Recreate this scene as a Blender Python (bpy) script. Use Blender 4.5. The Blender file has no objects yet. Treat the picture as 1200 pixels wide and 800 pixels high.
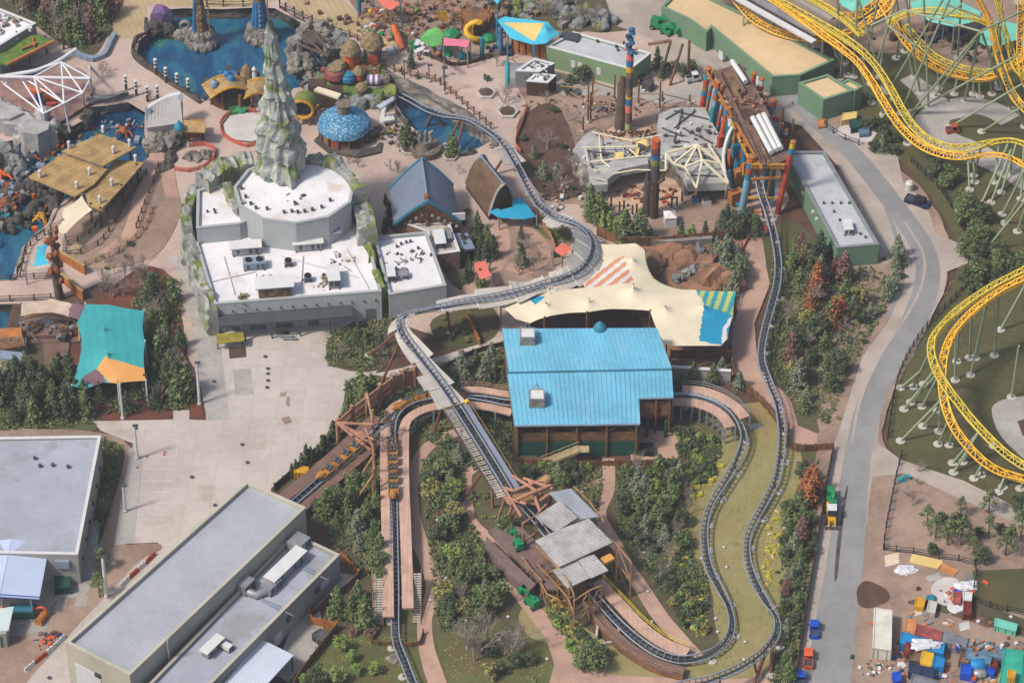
import bpy,bmesh,math,random
from mathutils import Vector,Matrix,noise
from mathutils.geometry import delaunay_2d_cdt,tessellate_polygon
RND=random.Random(11)
R=math.radians
sc=bpy.context.scene
COL=sc.collection
# camera
DEP=R(42.0);FPX=4400.0;DIST=677.0
CAM=Vector((0,-DIST*math.cos(DEP),DIST*math.sin(DEP)))
FW=Vector((0,math.cos(DEP),-math.sin(DEP)));UP=Vector((0,math.sin(DEP),math.cos(DEP)))
cd=bpy.data.cameras.new('camera');cam=bpy.data.objects.new('camera',cd);COL.objects.link(cam)
cam.location=CAM;cam.rotation_euler=(math.pi/2-DEP,0,0)
cd.sensor_width=36;cd.lens=FPX*36/1200;cd.clip_end=6000;cd.clip_start=1
sc.camera=cam
# world and sun
SUN_EL=R(52);SUN_AZ=R(-118)
w=bpy.data.worlds.new("World");sc.world=w;w.use_nodes=True
nt=w.node_tree;bg=nt.nodes['Background']
sky=nt.nodes.new('ShaderNodeTexSky');sky.sky_type='NISHITA';sky.sun_disc=False
sky.sun_elevation=SUN_EL;sky.sun_rotation=SUN_AZ;sky.air_density=1.0;sky.dust_density=3.0;sky.ozone_density=1.0
nt.links.new(sky.outputs[0],bg.inputs[0]);bg.inputs[1].default_value=0.085
sl=bpy.data.lights.new('sun','SUN');sun=bpy.data.objects.new('sun',sl);COL.objects.link(sun)
sl.energy=2.3;sl.angle=R(8);sl.color=(1.0,0.93,0.84)
d=Vector((math.sin(SUN_AZ)*math.cos(SUN_EL),math.cos(SUN_AZ)*math.cos(SUN_EL),math.sin(SUN_EL)))
sun.rotation_euler=d.to_track_quat('Z','Y').to_euler();sun.location=(0,0,200)
sc.view_settings.view_transform='Standard';sc.view_settings.look='None'
sc.view_settings.gamma=1;sc.view_settings.exposure=0.90;sc.view_settings.use_curve_mapping=False
# geometry of the view: survey points
def P(u,v,z=0.0):
 ray=FW+Vector(((u-600)/FPX,0,0))-UP*((v-400)/FPX)
 return CAM+ray*((z-CAM.z)/ray.z)
def W2P(p):
 q=p-CAM;dd=q.dot(FW)
 return 600+FPX*q.x/dd,400-FPX*q.dot(UP)/dd
def S(v):return 6.5*(v+3562)/3962.0
def PP(pts,z=0.0):return[P(a,b,z)for a,b in pts]
# materials
def lin(c):
 c=c/255.0
 return c/12.92 if c<=.04045 else((c+.055)/1.055)**2.4
Q_={}
K=0.62
def M(name,rgb=None,rough=.8,ns=.25,na=.12,c2=None,stripes=None,metal=0,bump=0,k=None,spot=None,joints=None):
 """procedural material: base colour, noise variation towards c2, optional seams/planks (angle, spacing, strength)"""
 if name in Q_:return Q_[name]
 if isinstance(rgb,int):rgb=(rgb,rgb,rgb)
 kk=K if k is None else k
 m=bpy.data.materials.new(name);m.use_nodes=True;Q_[name]=m
 t=m.node_tree;N=t.nodes.new;L=t.links.new
 bs=t.nodes['Principled BSDF'];bs.inputs['Roughness'].default_value=rough;bs.inputs['Metallic'].default_value=metal
 bs.inputs['Specular IOR Level'].default_value=.35
 c=[lin(x)*kk for x in rgb]
 cc=[lin(x)*kk for x in c2]if c2 else[min(1,x*(1-na*2.2))for x in c]
 ch=[min(.9,x*(1+na*.6))for x in c]if not c2 else c
 geo=N('ShaderNodeNewGeometry')
 n1=N('ShaderNodeTexNoise');n1.inputs['Scale'].default_value=ns;n1.inputs['Detail'].default_value=6;n1.inputs['Roughness'].default_value=.68
 L(geo.outputs['Position'],n1.inputs['Vector'])
 ramp=N('ShaderNodeValToRGB');ramp.color_ramp.elements[0].position=.38;ramp.color_ramp.elements[1].position=.62
 ramp.color_ramp.elements[0].color=(*cc,1);ramp.color_ramp.elements[1].color=(*ch,1)
 L(n1.outputs['Fac'],ramp.inputs[0]);out=ramp.outputs[0]
 n2=N('ShaderNodeTexNoise');n2.inputs['Scale'].default_value=ns*14;n2.inputs['Detail'].default_value=3
 L(geo.outputs['Position'],n2.inputs['Vector'])
 mr=N('ShaderNodeMapRange');mr.inputs['From Min'].default_value=.3;mr.inputs['From Max'].default_value=.7
 mr.inputs['To Min'].default_value=1-na*.9;mr.inputs['To Max'].default_value=1+na*.5
 L(n2.outputs['Fac'],mr.inputs['Value'])
 mx=N('ShaderNodeMix');mx.data_type='RGBA';mx.blend_type='MULTIPLY';mx.inputs[0].default_value=1
 L(out,mx.inputs[6]);L(mr.outputs[0],mx.inputs[7]);out=mx.outputs[2]
 if stripes:
  ang,sp,st=stripes[:3]
  mp=N('ShaderNodeMapping');mp.inputs['Rotation'].default_value=(0,0,R(-ang))
  L(geo.outputs['Position'],mp.inputs['Vector'])
  wv=N('ShaderNodeTexWave');wv.inputs['Scale'].default_value=.314/sp;wv.wave_profile='SIN'
  wv.bands_direction='X';wv.inputs['Distortion'].default_value=.3
  L(mp.outputs[0],wv.inputs['Vector'])
  m2=N('ShaderNodeMapRange');m2.inputs['From Min'].default_value=0;m2.inputs['From Max'].default_value=.35
  m2.inputs['To Min'].default_value=1-st;m2.inputs['To Max'].default_value=1
  L(wv.outputs['Fac'],m2.inputs['Value'])
  m3=N('ShaderNodeMix');m3.data_type='RGBA';m3.blend_type='MULTIPLY';m3.inputs[0].default_value=1
  L(out,m3.inputs[6]);L(m2.outputs[0],m3.inputs[7]);out=m3.outputs[2]
 if spot:
  scl,lo,col,amt=spot
  n3=N('ShaderNodeTexNoise');n3.inputs['Scale'].default_value=scl;n3.inputs['Detail'].default_value=5;n3.inputs['Roughness'].default_value=.6
  off=N('ShaderNodeVectorMath');off.inputs[1].default_value=(31.7,12.1,5.5);L(geo.outputs['Position'],off.inputs[0]);L(off.outputs[0],n3.inputs['Vector'])
  r3=N('ShaderNodeMapRange');r3.inputs['From Min'].default_value=lo;r3.inputs['From Max'].default_value=lo+.1;r3.inputs['To Max'].default_value=amt
  L(n3.outputs['Fac'],r3.inputs['Value'])
  m4=N('ShaderNodeMix');m4.data_type='RGBA';L(r3.outputs[0],m4.inputs[0]);L(out,m4.inputs[6])
  m4.inputs[7].default_value=(*[lin(x)*kk for x in col],1);out=m4.outputs[2]
 if joints:
  sp,ang,st=joints;mp=N('ShaderNodeMapping');mp.inputs['Rotation'].default_value=(0,0,R(ang));L(geo.outputs['Position'],mp.inputs[0])
  bk=N('ShaderNodeTexBrick');bk.offset=0;bk.inputs['Scale'].default_value=1;bk.inputs['Brick Width'].default_value=sp;bk.inputs['Row Height'].default_value=sp;bk.inputs['Mortar Size'].default_value=.07;bk.inputs['Mortar Smooth'].default_value=.3
  bk.inputs['Color1'].default_value=(1,1,1,1);bk.inputs['Color2'].default_value=(1-st*.35,1-st*.38,1-st*.4,1);bk.inputs['Mortar'].default_value=(1-st,1-st,1-st,1);L(mp.outputs[0],bk.inputs['Vector'])
  m5=N('ShaderNodeMix');m5.data_type='RGBA';m5.blend_type='MULTIPLY';m5.inputs[0].default_value=1;L(out,m5.inputs[6]);L(bk.outputs[0],m5.inputs[7]);out=m5.outputs[2]
 L(out,bs.inputs['Base Color'])
 if bump:
  bp=N('ShaderNodeBump');bp.inputs['Strength'].default_value=bump;bp.inputs['Distance'].default_value=.4
  L(n1.outputs['Fac'],bp.inputs['Height']);L(bp.outputs[0],bs.inputs['Normal'])
 return m
# mesh builder
class MB:
 def __init__(s):s.v=[];s.f=[];s.m=[];s.mats=[];s.sm=[]
 def mi(s,m):
  if m is None:return 0
  if m not in s.mats:s.mats.append(m)
  return s.mats.index(m)
 def face(s,pts,m=None,smooth=False):
  b=len(s.v);s.v+=[tuple(p)for p in pts];s.f.append(tuple(range(b,b+len(pts))));s.m.append(s.mi(m));s.sm.append(smooth)
 def raw(s,vs,fs,m=None,smooth=False):
  b=len(s.v);s.v+=[tuple(p)for p in vs];k=s.mi(m)
  for f in fs:s.f.append(tuple(b+i for i in f));s.m.append(k);s.sm.append(smooth)
 def prism(s,pts,z0,z1,m=None,mtop=None,bottom=False,top=True):
  """vertical walls under a polygon; pts may carry their own z for the top when z1 is None"""
  n=len(pts);tp=[Vector((p[0],p[1],p[2]if z1 is None else z1))for p in pts];bt=[Vector((p[0],p[1],z0))for p in pts]
  area=sum(tp[i].x*tp[(i+1)%n].y-tp[(i+1)%n].x*tp[i].y for i in range(n))
  if area<0:tp.reverse();bt.reverse()
  s.raw(bt+tp,[(i,(i+1)%n,n+(i+1)%n,n+i)for i in range(n)],m)
  if top:s.poly(tp,mtop or m)
  if bottom:s.poly(list(reversed(bt)),m)
 def poly(s,pts,m=None):
  if len(pts)<=4:s.face(pts,m);return
  tris=tessellate_polygon([[Vector(p)for p in pts]])
  fs=[]
  for t in tris:
   a,b,c=(Vector(pts[i])for i in t)
   fs.append(t if(b-a).cross(c-a).z>=0 else(t[0],t[2],t[1]))
  s.raw(pts,fs,m)
 def box(s,c,size,rz=0,m=None,rot=None):
  sx,sy,sz=[x/2 for x in size];mt=rot or Matrix.Rotation(rz,3,'Z');c=Vector(c)
  vs=[c+mt@Vector((x*sx,y*sy,z*sz))for x in(-1,1)for y in(-1,1)for z in(-1,1)]
  s.raw(vs,[(0,1,3,2),(4,6,7,5),(0,4,5,1),(2,3,7,6),(0,2,6,4),(1,5,7,3)],m)
 def beam(s,a,b,w,h=None,m=None):
  """square bar from a to b"""
  h=h or w;a=Vector(a);b=Vector(b);t=(b-a)
  if t.length<1e-6:return
  t.normalize();u=t.cross(Vector((0,0,1)))
  if u.length<.05:u=Vector((1,0,0))
  u.normalize();n=u.cross(t)
  vs=[p+u*(sx*w/2)+n*(sy*h/2)for p in(a,b)for sx,sy in((-1,-1),(1,-1),(1,1),(-1,1))]
  s.raw(vs,[(0,1,2,3),(7,6,5,4)]+[(i,i+4,(i+1)%4+4,(i+1)%4)for i in range(4)],m)
 def tube(s,pts,r,m=None,sides=6,caps=True,smooth=True):
  pts=[Vector(p)for p in pts];n=len(pts);vs=[];prev=None
  for i,p in enumerate(pts):
   t=(pts[min(i+1,n-1)]-pts[max(i-1,0)])
   t=t.normalized()if t.length>1e-9 else Vector((0,0,1))
   u=t.cross(Vector((0,0,1)))if prev is None else prev-t*prev.dot(t)
   if u.length<1e-3:u=t.cross(Vector((1,0,0)))
   u.normalize();prev=u;q=t.cross(u);rr=r[i]if isinstance(r,(list,tuple))else r
   for k in range(sides):
    a=2*math.pi*k/sides;vs.append(p+(u*math.cos(a)+q*math.sin(a))*rr)
  fs=[(i*sides+k,i*sides+(k+1)%sides,(i+1)*sides+(k+1)%sides,(i+1)*sides+k)for i in range(n-1)for k in range(sides)]
  s.raw(vs,fs,m,smooth)
  if caps:
   s.raw(vs[:sides],[tuple(range(sides))[::-1]],m);s.raw(vs[-sides:],[tuple(range(sides))],m)
 def lathe(s,c,prof,m=None,sides=16,smooth=True,a0=0,jit=0,ell=1,mats=None):
  """prof: (radius, z) pairs from the bottom up"""
  c=Vector(c);vs=[]
  for i,(r,z)in enumerate(prof):
   for k in range(sides):
    a=a0+2*math.pi*k/sides;j=1+RND.uniform(-jit,jit)if jit else 1
    vs.append(c+Vector((math.cos(a)*r*j,math.sin(a)*r*j*ell,z+(RND.uniform(-jit,jit)*r*.5 if jit else 0))))
  for i in range(len(prof)-1):
   s_m=mats[i]if mats else m
   s.raw(vs[i*sides:(i+2)*sides],[(k,(k+1)%sides,sides+(k+1)%sides,sides+k)for k in range(sides)],s_m,smooth)
  if prof[-1][0]>.01:s.raw(vs[-sides:],[tuple(range(sides))],mats[-1]if mats else m)
 def blob(s,c,r,m=None,sub=2,jit=.25,fr=1.3,smooth=False,seed=0):
  """rough rock-like lump; r = (rx, ry, rz)"""
  if isinstance(r,(int,float)):r=(r,r,r)
  vs,fs=ICO[sub];c=Vector(c);o=Vector((c.x*.37+seed,c.y*.53,seed*1.7))
  out=[]
  for v in vs:
   n=noise.noise(v*fr+o)+.5*noise.noise(v*fr*2.3+o)
   q=v*(1+jit*n*1.6);out.append(c+Vector((q.x*r[0],q.y*r[1],q.z*r[2])))
  s.raw(out,fs,m,smooth)
 def build(s,name,mat=None,parent=None,label=None,kind=None,cat=None,group=None):
  if not s.v:return None
  me=bpy.data.meshes.new(name)
  if mat is not None and not s.mats:s.mats=[mat]
  elif mat is not None and s.mats:pass
  org=Vector((0,0,0))
  if parent is not None:
   p=parent
   while p is not None:org=org+p.location;p=p.parent
  me.from_pydata([(x-org.x,y-org.y,z-org.z)for x,y,z in s.v],[],s.f)
  for m in s.mats:me.materials.append(m)
  me.polygons.foreach_set('material_index',s.m);me.polygons.foreach_set('use_smooth',s.sm);me.update()
  o=bpy.data.objects.new(name,me);COL.objects.link(o);o.parent=parent
  if label:o['label']=label
  if kind:o['kind']=kind
  if cat:o['category']=cat
  if group:o['group']=group
  return o
def _ico(sub):
 bm=bmesh.new();bmesh.ops.create_icosphere(bm,subdivisions=sub,radius=1)
 r=([v.co.copy()for v in bm.verts],[tuple(v.index for v in f.verts)for f in bm.faces]);bm.free();return r
ICO={1:_ico(1),2:_ico(2),3:_ico(3),4:_ico(4)}
def thing(name,label,cat,loc=(0,0,0),group=None):
 o=bpy.data.objects.new(name,None);COL.objects.link(o);o.location=loc;o.empty_display_size=.5
 o['label']=label;o['category']=cat
 if group:o['group']=group
 return o
def kids(o):return[c for c in ALLKIDS.get(o.name,[])]
ALLKIDS={}
def copy_tree(o,parent=None,depth=0):
 c=o.copy();COL.objects.link(c)
 if parent:c.parent=parent
 for ch in list(o.children):copy_tree(ch,c,depth+1)
 return c
def place(proto,used,loc,rz=0,scl=1.0,label=None,group=None,cat=None):
 """first call moves the prototype itself; later calls copy it and its parts"""
 o=proto if not used.get(proto.name)else copy_tree(proto)
 used[proto.name]=1;o.location=loc;o.rotation_euler=(0,0,rz)
 o.scale=(scl,scl,scl)if not isinstance(scl,tuple)else scl
 if label:o['label']=label
 if group:o['group']=group
 if cat:o['category']=cat
 return o
USED={}
ORD=['first','second','third','fourth','fifth','sixth','seventh','eighth','ninth','tenth','eleventh','twelfth','thirteenth','fourteenth','fifteenth','sixteenth','seventeenth','eighteenth','nineteenth','twentieth']
def nth(i,n,what='from the left'):
 if n==1:return ''
 if i==0:return 'first '+what
 if i==n-1:return 'last '+what
 if i<20:return ORD[i]+' '+what
 return ORD[min(19,n-1-i)]+' '+what.replace('left','right')
def crom(pts,step=1.0):
 """Catmull-Rom resample of 3D points"""
 pts=[Vector(p)for p in pts];out=[]
 n=len(pts)
 for i in range(n-1):
  p0=pts[max(i-1,0)];p1=pts[i];p2=pts[i+1];p3=pts[min(i+2,n-1)]
  k=max(1,int((p2-p1).length/step))
  for j in range(k):
   t=j/k
   out.append(.5*((2*p1)+(p2-p0)*t+(2*p0-5*p1+4*p2-p3)*t*t+(3*p1-p0-3*p2+p3)*t**3))
 out.append(pts[-1]);return out
def inset(pts,d):
 """inset a polygon (list of Vectors) by d in xy"""
 n=len(pts);a=sum(pts[i].x*pts[(i+1)%n].y-pts[(i+1)%n].x*pts[i].y for i in range(n));sgn=1 if a>0 else-1
 out=[]
 for i in range(n):
  p0,p1,p2=pts[i-1],pts[i],pts[(i+1)%n]
  e1=Vector((p1.x-p0.x,p1.y-p0.y)).normalized();e2=Vector((p2.x-p1.x,p2.y-p1.y)).normalized()
  n1=Vector((-e1.y,e1.x))*sgn;n2=Vector((-e2.y,e2.x))*sgn
  b=n1+n2;L=b.length_squared
  b=b*(2/L)if L>.15 else n1
  out.append(Vector((p1.x+b.x*d,p1.y+b.y*d,p1.z)))
 return out
def inpoly(x,y,poly):
 c=False;n=len(poly);j=n-1
 for i in range(n):
  if(poly[i][1]>y)!=(poly[j][1]>y)and x<(poly[j][0]-poly[i][0])*(y-poly[i][1])/(poly[j][1]-poly[i][1])+poly[i][0]:c=not c
  j=i
 return c
# materials used by the setting
M('concrete',(216,204,194),.9,.05,.07,spot=(.11,.56,(186,168,154),.6),joints=(4.5,3,.16))
M('concrete_grey',(194,188,180),.9,.08,.10,joints=(3,4,.10),spot=(.2,.58,(150,140,130),.5))
M('pink_paving',(214,190,176),.9,.09,.08,joints=(3.2,25,.08),spot=(.15,.6,(190,175,162),.6))
M('tan_boards',(205,182,140),.85,.1,.08,stripes=(20,1.2,.12))
M('red_path',(208,170,150),.9,.12,.10,spot=(.2,.57,(186,144,124),.5))
M('asphalt',(160,159,158),.9,.06,.08,spot=(.05,.54,(178,172,166),.5))
M('road_shoulder',(198,184,172),.9,.05,.08,joints=(5,8,.08),spot=(.1,.54,(170,155,140),.6))
M('mulch',(112,84,68),.95,.3,.25,c2=(88,66,55))
M('red_mulch',(132,76,58),.95,.2,.2,c2=(106,66,52))
M('dirt',(180,154,136),.95,.08,.15,c2=(150,126,110),spot=(.06,.55,(190,165,145),.6))
M('orange_dirt',(182,134,104),.95,.2,.2,c2=(128,98,78))
M('bed_soil',(108,96,72),.95,.15,.22,c2=(86,82,58),spot=(.1,.52,(98,102,64),.8))
M('lawn',(168,158,108),.95,.05,.12,c2=(152,144,90),spot=(.045,.54,(164,142,92),.8))
M('dark_lawn',(98,96,58),.95,.04,.12,c2=(84,82,52),spot=(.045,.55,(116,98,62),.7))
M('green_lawn',(112,118,66),.95,.1,.2,c2=(98,98,58),spot=(.08,.55,(118,98,66),.6))
M('sand',(222,188,158),.95,.2,.08)
M('pad_white',(225,218,212),.85,.15,.07)
M('rock_dark',(104,98,90),.95,.4,.25,c2=(72,68,64),bump=.6)
def water_mat():
 m=bpy.data.materials.new('pond_water');Q_['water']=m;m.use_nodes=True;t=m.node_tree;N=t.nodes.new;L=t.links.new
 bs=t.nodes['Principled BSDF'];bs.inputs['Roughness'].default_value=.12
 geo=N('ShaderNodeNewGeometry');mp=N('ShaderNodeMapping');mp.inputs['Scale'].default_value=(.12,.05,.1);mp.inputs['Rotation'].default_value=(0,0,R(-35));L(geo.outputs['Position'],mp.inputs[0])
 n=N('ShaderNodeTexNoise');n.inputs['Scale'].default_value=1;n.inputs['Detail'].default_value=7;n.inputs['Distortion'].default_value=1.4;n.inputs['Roughness'].default_value=.7;L(mp.outputs[0],n.inputs[0])
 r=N('ShaderNodeValToRGB');e=r.color_ramp.elements
 def c(a,b,d):return(lin(a)*.72,lin(b)*.72,lin(d)*.72,1)
 e[0].position=.34;e[0].color=c(22,62,92);e[1].position=.74;e[1].color=c(96,150,152)
 x=e.new(.46);x.color=c(30,82,120);x=e.new(.56);x.color=c(48,108,136);x=e.new(.62);x.color=c(44,112,98)
 L(n.outputs[0],r.inputs[0]);L(r.outputs[0],bs.inputs['Base Color'])
 w2=N('ShaderNodeTexNoise');w2.inputs['Scale'].default_value=1.6;w2.inputs['Detail'].default_value=3;L(geo.outputs['Position'],w2.inputs[0])
 bp=N('ShaderNodeBump');bp.inputs['Strength'].default_value=.25;bp.inputs['Distance'].default_value=.2;L(w2.outputs[0],bp.inputs['Height']);L(bp.outputs[0],bs.inputs['Normal'])
 return m
water_mat()
WZ=-2.6
POND_A=[(172,40),(176,24),(186,12),(215,10),(262,11),(300,9),(322,10),(340,20),(362,32),(392,44),(404,58),(412,72),(396,92),(372,98),(344,104),(318,108),(296,98),(262,104),(240,118),(222,108),(205,98),(190,86),(172,74),(160,62),(163,48)]
POND_B=[(452,92),(462,95),(480,101),(505,112),(530,128),(556,146),(576,165),(560,174),(535,178),(512,172),(494,160),(482,148),(470,132),(458,112)]
POND_C=[(102,126),(125,124),(150,120),(170,132),(169,155),(175,184),(158,196),(120,205),(88,225),(62,246),(56,262),(28,288),(16,328),(-30,328),(-30,168),(8,166),(40,158),(70,156),(100,140)]
POND_D=[(-30,357),(14,357),(4,402),(-30,408)]
PONDS=[PP(p)for p in(POND_A,POND_B,POND_C,POND_D)]
def jag(poly,amp,seg=2.0,seed=3):
 if amp<=0:return poly
 rr=random.Random(seed+len(poly));out=[];n=len(poly)
 for i in range(n):
  a,b=Vector(poly[i]),Vector(poly[(i+1)%n]);L=(b-a).length;k=max(1,int(L/seg))
  for j in range(k):
   q=a+(b-a)*(j/k)
   if j:q=q+Vector((rr.uniform(-amp,amp),rr.uniform(-amp,amp),0))
   out.append(q)
 return out
LZ=[0.0]
def sheet(name,px,mat,holes=(),amp=0.0,world=False,smooth=True,kind='structure',lift=None):
 poly=px if world else PP(px)
 if amp>.01 and not world and len(px)>5:
  n=len(poly);big=lambda q:abs(q.x)>105 or q.y>130 or q.y<-75
  rd=[]
  for i in range(n):
   a,b,c=poly[i-1],poly[i],poly[(i+1)%n]
   if big(b):rd.append(b)
   else:rd+=[b+(a-b)*.28,b+(a-b)*.1+(c-b)*.1,b+(c-b)*.28]
  poly=rd
 poly=jag(poly,amp,seed=len(name))
 if lift is None:LZ[0]+=.005;z=LZ[0]
 else:z=lift
 rings=[poly]+[h for h in holes]
 vs=[];ed=[]
 for rg in rings:
  b=len(vs);vs+=[Vector((p[0],p[1]))for p in rg];ed+=[(b+i,b+(i+1)%len(rg))for i in range(len(rg))]
 ov,oe,of,*_=delaunay_2d_cdt(vs,ed,[],0,1e-5)
 mb=MB();fs=[]
 for f in of:
  cx=sum(ov[i].x for i in f)/len(f);cy=sum(ov[i].y for i in f)/len(f)
  if inpoly(cx,cy,[(p[0],p[1])for p in poly])and not any(inpoly(cx,cy,[(p[0],p[1])for p in h])for h in holes):
   a,b2,c=ov[f[0]],ov[f[1]],ov[f[2]]
   fs.append(tuple(f)if(b2-a).cross(c-a)>0 else tuple(reversed(f)))
 mb.raw([(p.x,p.y,z)for p in ov],fs,Q_[mat])
 o=mb.build(name);o['kind']=kind;return o
def stroke(px,width,z=0):
 """closed outline around a polyline; width in metres (number or per-point list)"""
 pts=[P(*p[:2])for p in px];ws=width if isinstance(width,list)else[width]*len(pts)
 n=len(pts)
 cr=crom(pts,1.5);L=[];Rr=[];m=len(cr)
 for i,p in enumerate(cr):
  t=(cr[min(i+1,m-1)]-cr[max(i-1,0)]).normalized();u=Vector((-t.y,t.x,0));k=i/(m-1)*(n-1);a=int(min(k,n-2));wd=ws[a]+(ws[a+1]-ws[a])*(k-a)
  L.append(p+u*wd/2);Rr.append(p-u*wd/2)
 return L+Rr[::-1]
def pathsheet(name,px,width,mat,amp=.0,holes=()):return sheet(name,stroke(px,width),mat,holes=holes,world=True,amp=amp)
BIG=[Vector((-900,-520,0)),Vector((900,-520,0)),Vector((900,1400,0)),Vector((-900,1400,0))]
sheet('ground',BIG,'mulch',holes=PONDS,world=True,lift=0.0)
for i,pd in enumerate(PONDS):
 mb=MB();mb.poly([Vector((p.x,p.y,WZ))for p in inset(pd,-1.5)],Q_['water']);o=mb.build('water');o['kind']='structure'
HP=PONDS
# upper park plaza and its beds
sheet('plaza',[(-40,-40),(905,-60),(935,110),(905,170),(925,235),(880,300),(860,330),(860,410),(760,300),(700,300),(600,395),(560,410),(470,380),(456,345),(230,300),(228,345),(180,345),(120,330),(60,355),(-40,357)],'pink_paving',HP)
sheet('plaza',[(180,345),(228,345),(256,380),(268,490),(243,490),(232,440)],'pink_paving',HP)
sheet('bed',[(-40,-60),(133,-60),(135,20),(122,52),(112,66),(92,64),(80,55),(60,45),(30,20),(-40,5)],'bed_soil',HP,.3)
sheet('boardwalk',[(140,-30),(178,-30),(170,30),(163,46),(128,45),(134,20)],'tan_boards',HP)
sheet('boardwalk',[(172,-12),(330,-12),(330,-1),(300,8),(240,9),(190,7),(172,6)],'tan_boards',HP)
sheet('boardwalk',[(325,-20),(380,-20),(410,8),(455,38),(480,52),(470,62),(440,50),(400,36),(365,22),(335,5)],'tan_boards',HP)
sheet('bed',[(395,-40),(640,-40),(700,10),(660,70),(585,62),(560,66),(525,72),(500,64),(478,60),(455,44),(440,30),(410,8)],'dirt',HP,.3)
sheet('bed',[(640,-50),(700,-50),(760,20),(740,38),(650,38),(590,18),(560,5)],'bed_soil',HP,.3)
sheet('path',[(690,-60),(780,-50),(800,12),(845,60),(878,90),(840,120),(810,108),(770,70),(765,45),(720,30)],'road_shoulder',HP)
sheet('bed',[(600,95),(660,100),(735,105),(820,120),(860,160),(880,240),(900,262),(860,300),(800,292),(740,285),(700,272),(690,240),(640,238),(620,205),(605,180),(607,140),(618,120)],'dirt',HP,.3)
sheet('bed',[(606,140),(640,118),(660,130),(676,175),(690,230),(640,236),(612,200),(604,170)],'mulch',HP,.4)
sheet('path',[(640,95),(700,100),(820,108),(822,116),(780,122),(730,112),(660,112)],'concrete_grey',HP)
sheet('path',[(735,112),(818,98),(822,110),(775,122)],'concrete_grey',HP)
sheet('sand_circle',[(712,215),(735,206),(765,203),(790,210),(800,226),(795,243),(770,254),(740,254),(716,242),(708,228)],'sand',HP)
sheet('sand_circle',[(690,165),(720,148),(760,150),(780,160),(770,178),(720,178)],'sand',HP)
sheet('bed',[(604,240),(640,245),(675,262),(665,300),(640,325),(600,340),(565,330),(572,300),(590,275),(585,258)],'dirt',HP,.2)
sheet('bed',[(622,250),(655,258),(672,278),(660,288),(640,280),(628,268)],'green_lawn',HP,.2)
pathsheet('path',[(585,262),(590,285),(582,310),(575,340),(572,375),(560,400)],2.6,'red_path')
pathsheet('path',[(596,258),(625,275),(640,300),(618,318),(595,312)],2.0,'red_path')
sheet('bed',[(520,285),(545,262),(572,262),(580,290),(570,330),(545,345),(525,330),(515,300)],'bed_soil',HP,.25)
pathsheet('path',[(538,262),(560,275),(566,300),(556,330),(548,345)],3.0,'red_path')
sheet('bed',[(500,372),(560,360),(578,350),(568,345),(590,380),(575,400),(545,408),(512,405)],'dark_lawn',HP,.2)
sheet('bed',[(452,372),(466,366),(470,395),(462,420),(440,440),(410,436),(383,428),(380,402),(395,388),(425,370)],'bed_soil',HP,.25)
sheet('bed',[(-40,100),(60,150),(100,135),(105,80),(60,80),(-40,70)],'dirt',HP,.2)
sheet('bed',[(80,250),(120,240),(160,205),(185,190),(215,235),(205,270),(185,300),(150,312),(100,318),(70,300)],'dirt',HP,.3)
pathsheet('path',[(185,175),(176,205),(163,235),(150,275),(120,300)],2.4,'red_path',holes=HP)
pathsheet('path',[(200,150),(196,195),(202,232)],2.6,'red_path',holes=HP)
pathsheet('path',[(170,170),(140,215),(110,265),(80,300)],1.8,'tan_boards',holes=HP)
sheet('bed',[(112,352),(150,322),(172,310),(200,320),(212,360),(222,440),(243,491),(221,491),(221,480),(204,480),(202,491),(110,494),(100,470),(60,470),(40,440),(80,400)],'red_mulch',HP,.25)
sheet('bed',[(-40,400),(40,385),(90,440),(112,470),(122,512),(-40,512)],'bed_soil',(),.3)
sheet('path',[(0,405),(26,392),(34,440),(22,460),(0,450)],'pink_paving')
# service yard
sheet('service_yard',[(109,494),(203,492),(203,481),(222,481),(222,492),(243,493),(232,440),(226,380),(250,375),(450,350),(476,372),(462,402),(440,438),(470,432),(600,392),(602,404),(530,424),(470,446),(440,440),(405,448),(402,490),(362,540),(318,572),(310,640),(210,740),(90,800),(40,812),(20,800),(75,748),(130,690),(165,655),(190,642),(185,636),(136,638),(150,560),(156,520),(118,505)],'concrete')
sheet('bed',[(381,402),(395,388),(425,372),(452,370),(468,372),(473,396),(464,420),(440,437),(410,436),(384,428)],'bed_soil',(),.25)
sheet('service_road',[(195,300),(226,300),(228,345),(256,380),(269,492),(243,493),(234,440),(225,380),(212,330)],'concrete_grey')
mb=MB()
for(a,b)in(((226,342),(243,493)),((254,380),(269,490))):
 mb.beam(P(*a,.06),P(*b,.06),.25,.12,Q_['pad_white'])
o=mb.build('kerb');o['kind']='structure'
sheet('drain_patch',[(268,408),(288,407),(289,419),(269,421)],'mulch')
sheet('drain_patch',[(273,434),(294,432),(298,463),(276,465)],'concrete_grey')
sheet('wet_stain',[(328,461),(336,460),(335,465),(329,466)],'dirt',(),.1)
sheet('wet_stain',[(336,466),(340,465),(339,478),(335,474)],'dirt',(),.1)
sheet('wet_stain',[(329,491),(339,488),(342,495),(334,498)],'dirt',(),.1)
mb=MB()
for v,a,b in((550.7,167,207),(564.3,166,203),(577.3,163,201),(591,160,194),(604.5,158,202)):
 p,q=P(a,v),P(b,v);mb.box(((p.x+q.x)/2,p.y,LZ[0]+.009),(q.x-p.x,.26,.004),0,Q_['pad_white'])
for(a,b)in(((175,536),(207,536)),((207,536),(208,524))):
 p,q=P(*a),P(*b);mb.beam((p.x,p.y,LZ[0]+.009),(q.x,q.y,LZ[0]+.009),.26,.004,Q_['pad_white'])
o=mb.build('parking_markings');o['kind']='structure'
sheet('bed',[(118,505),(156,521),(150,560),(134,640),(188,636),(191,645),(165,655),(130,692),(75,750),(20,812),(-40,820),(-40,500)],'dirt',(),.25)
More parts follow.
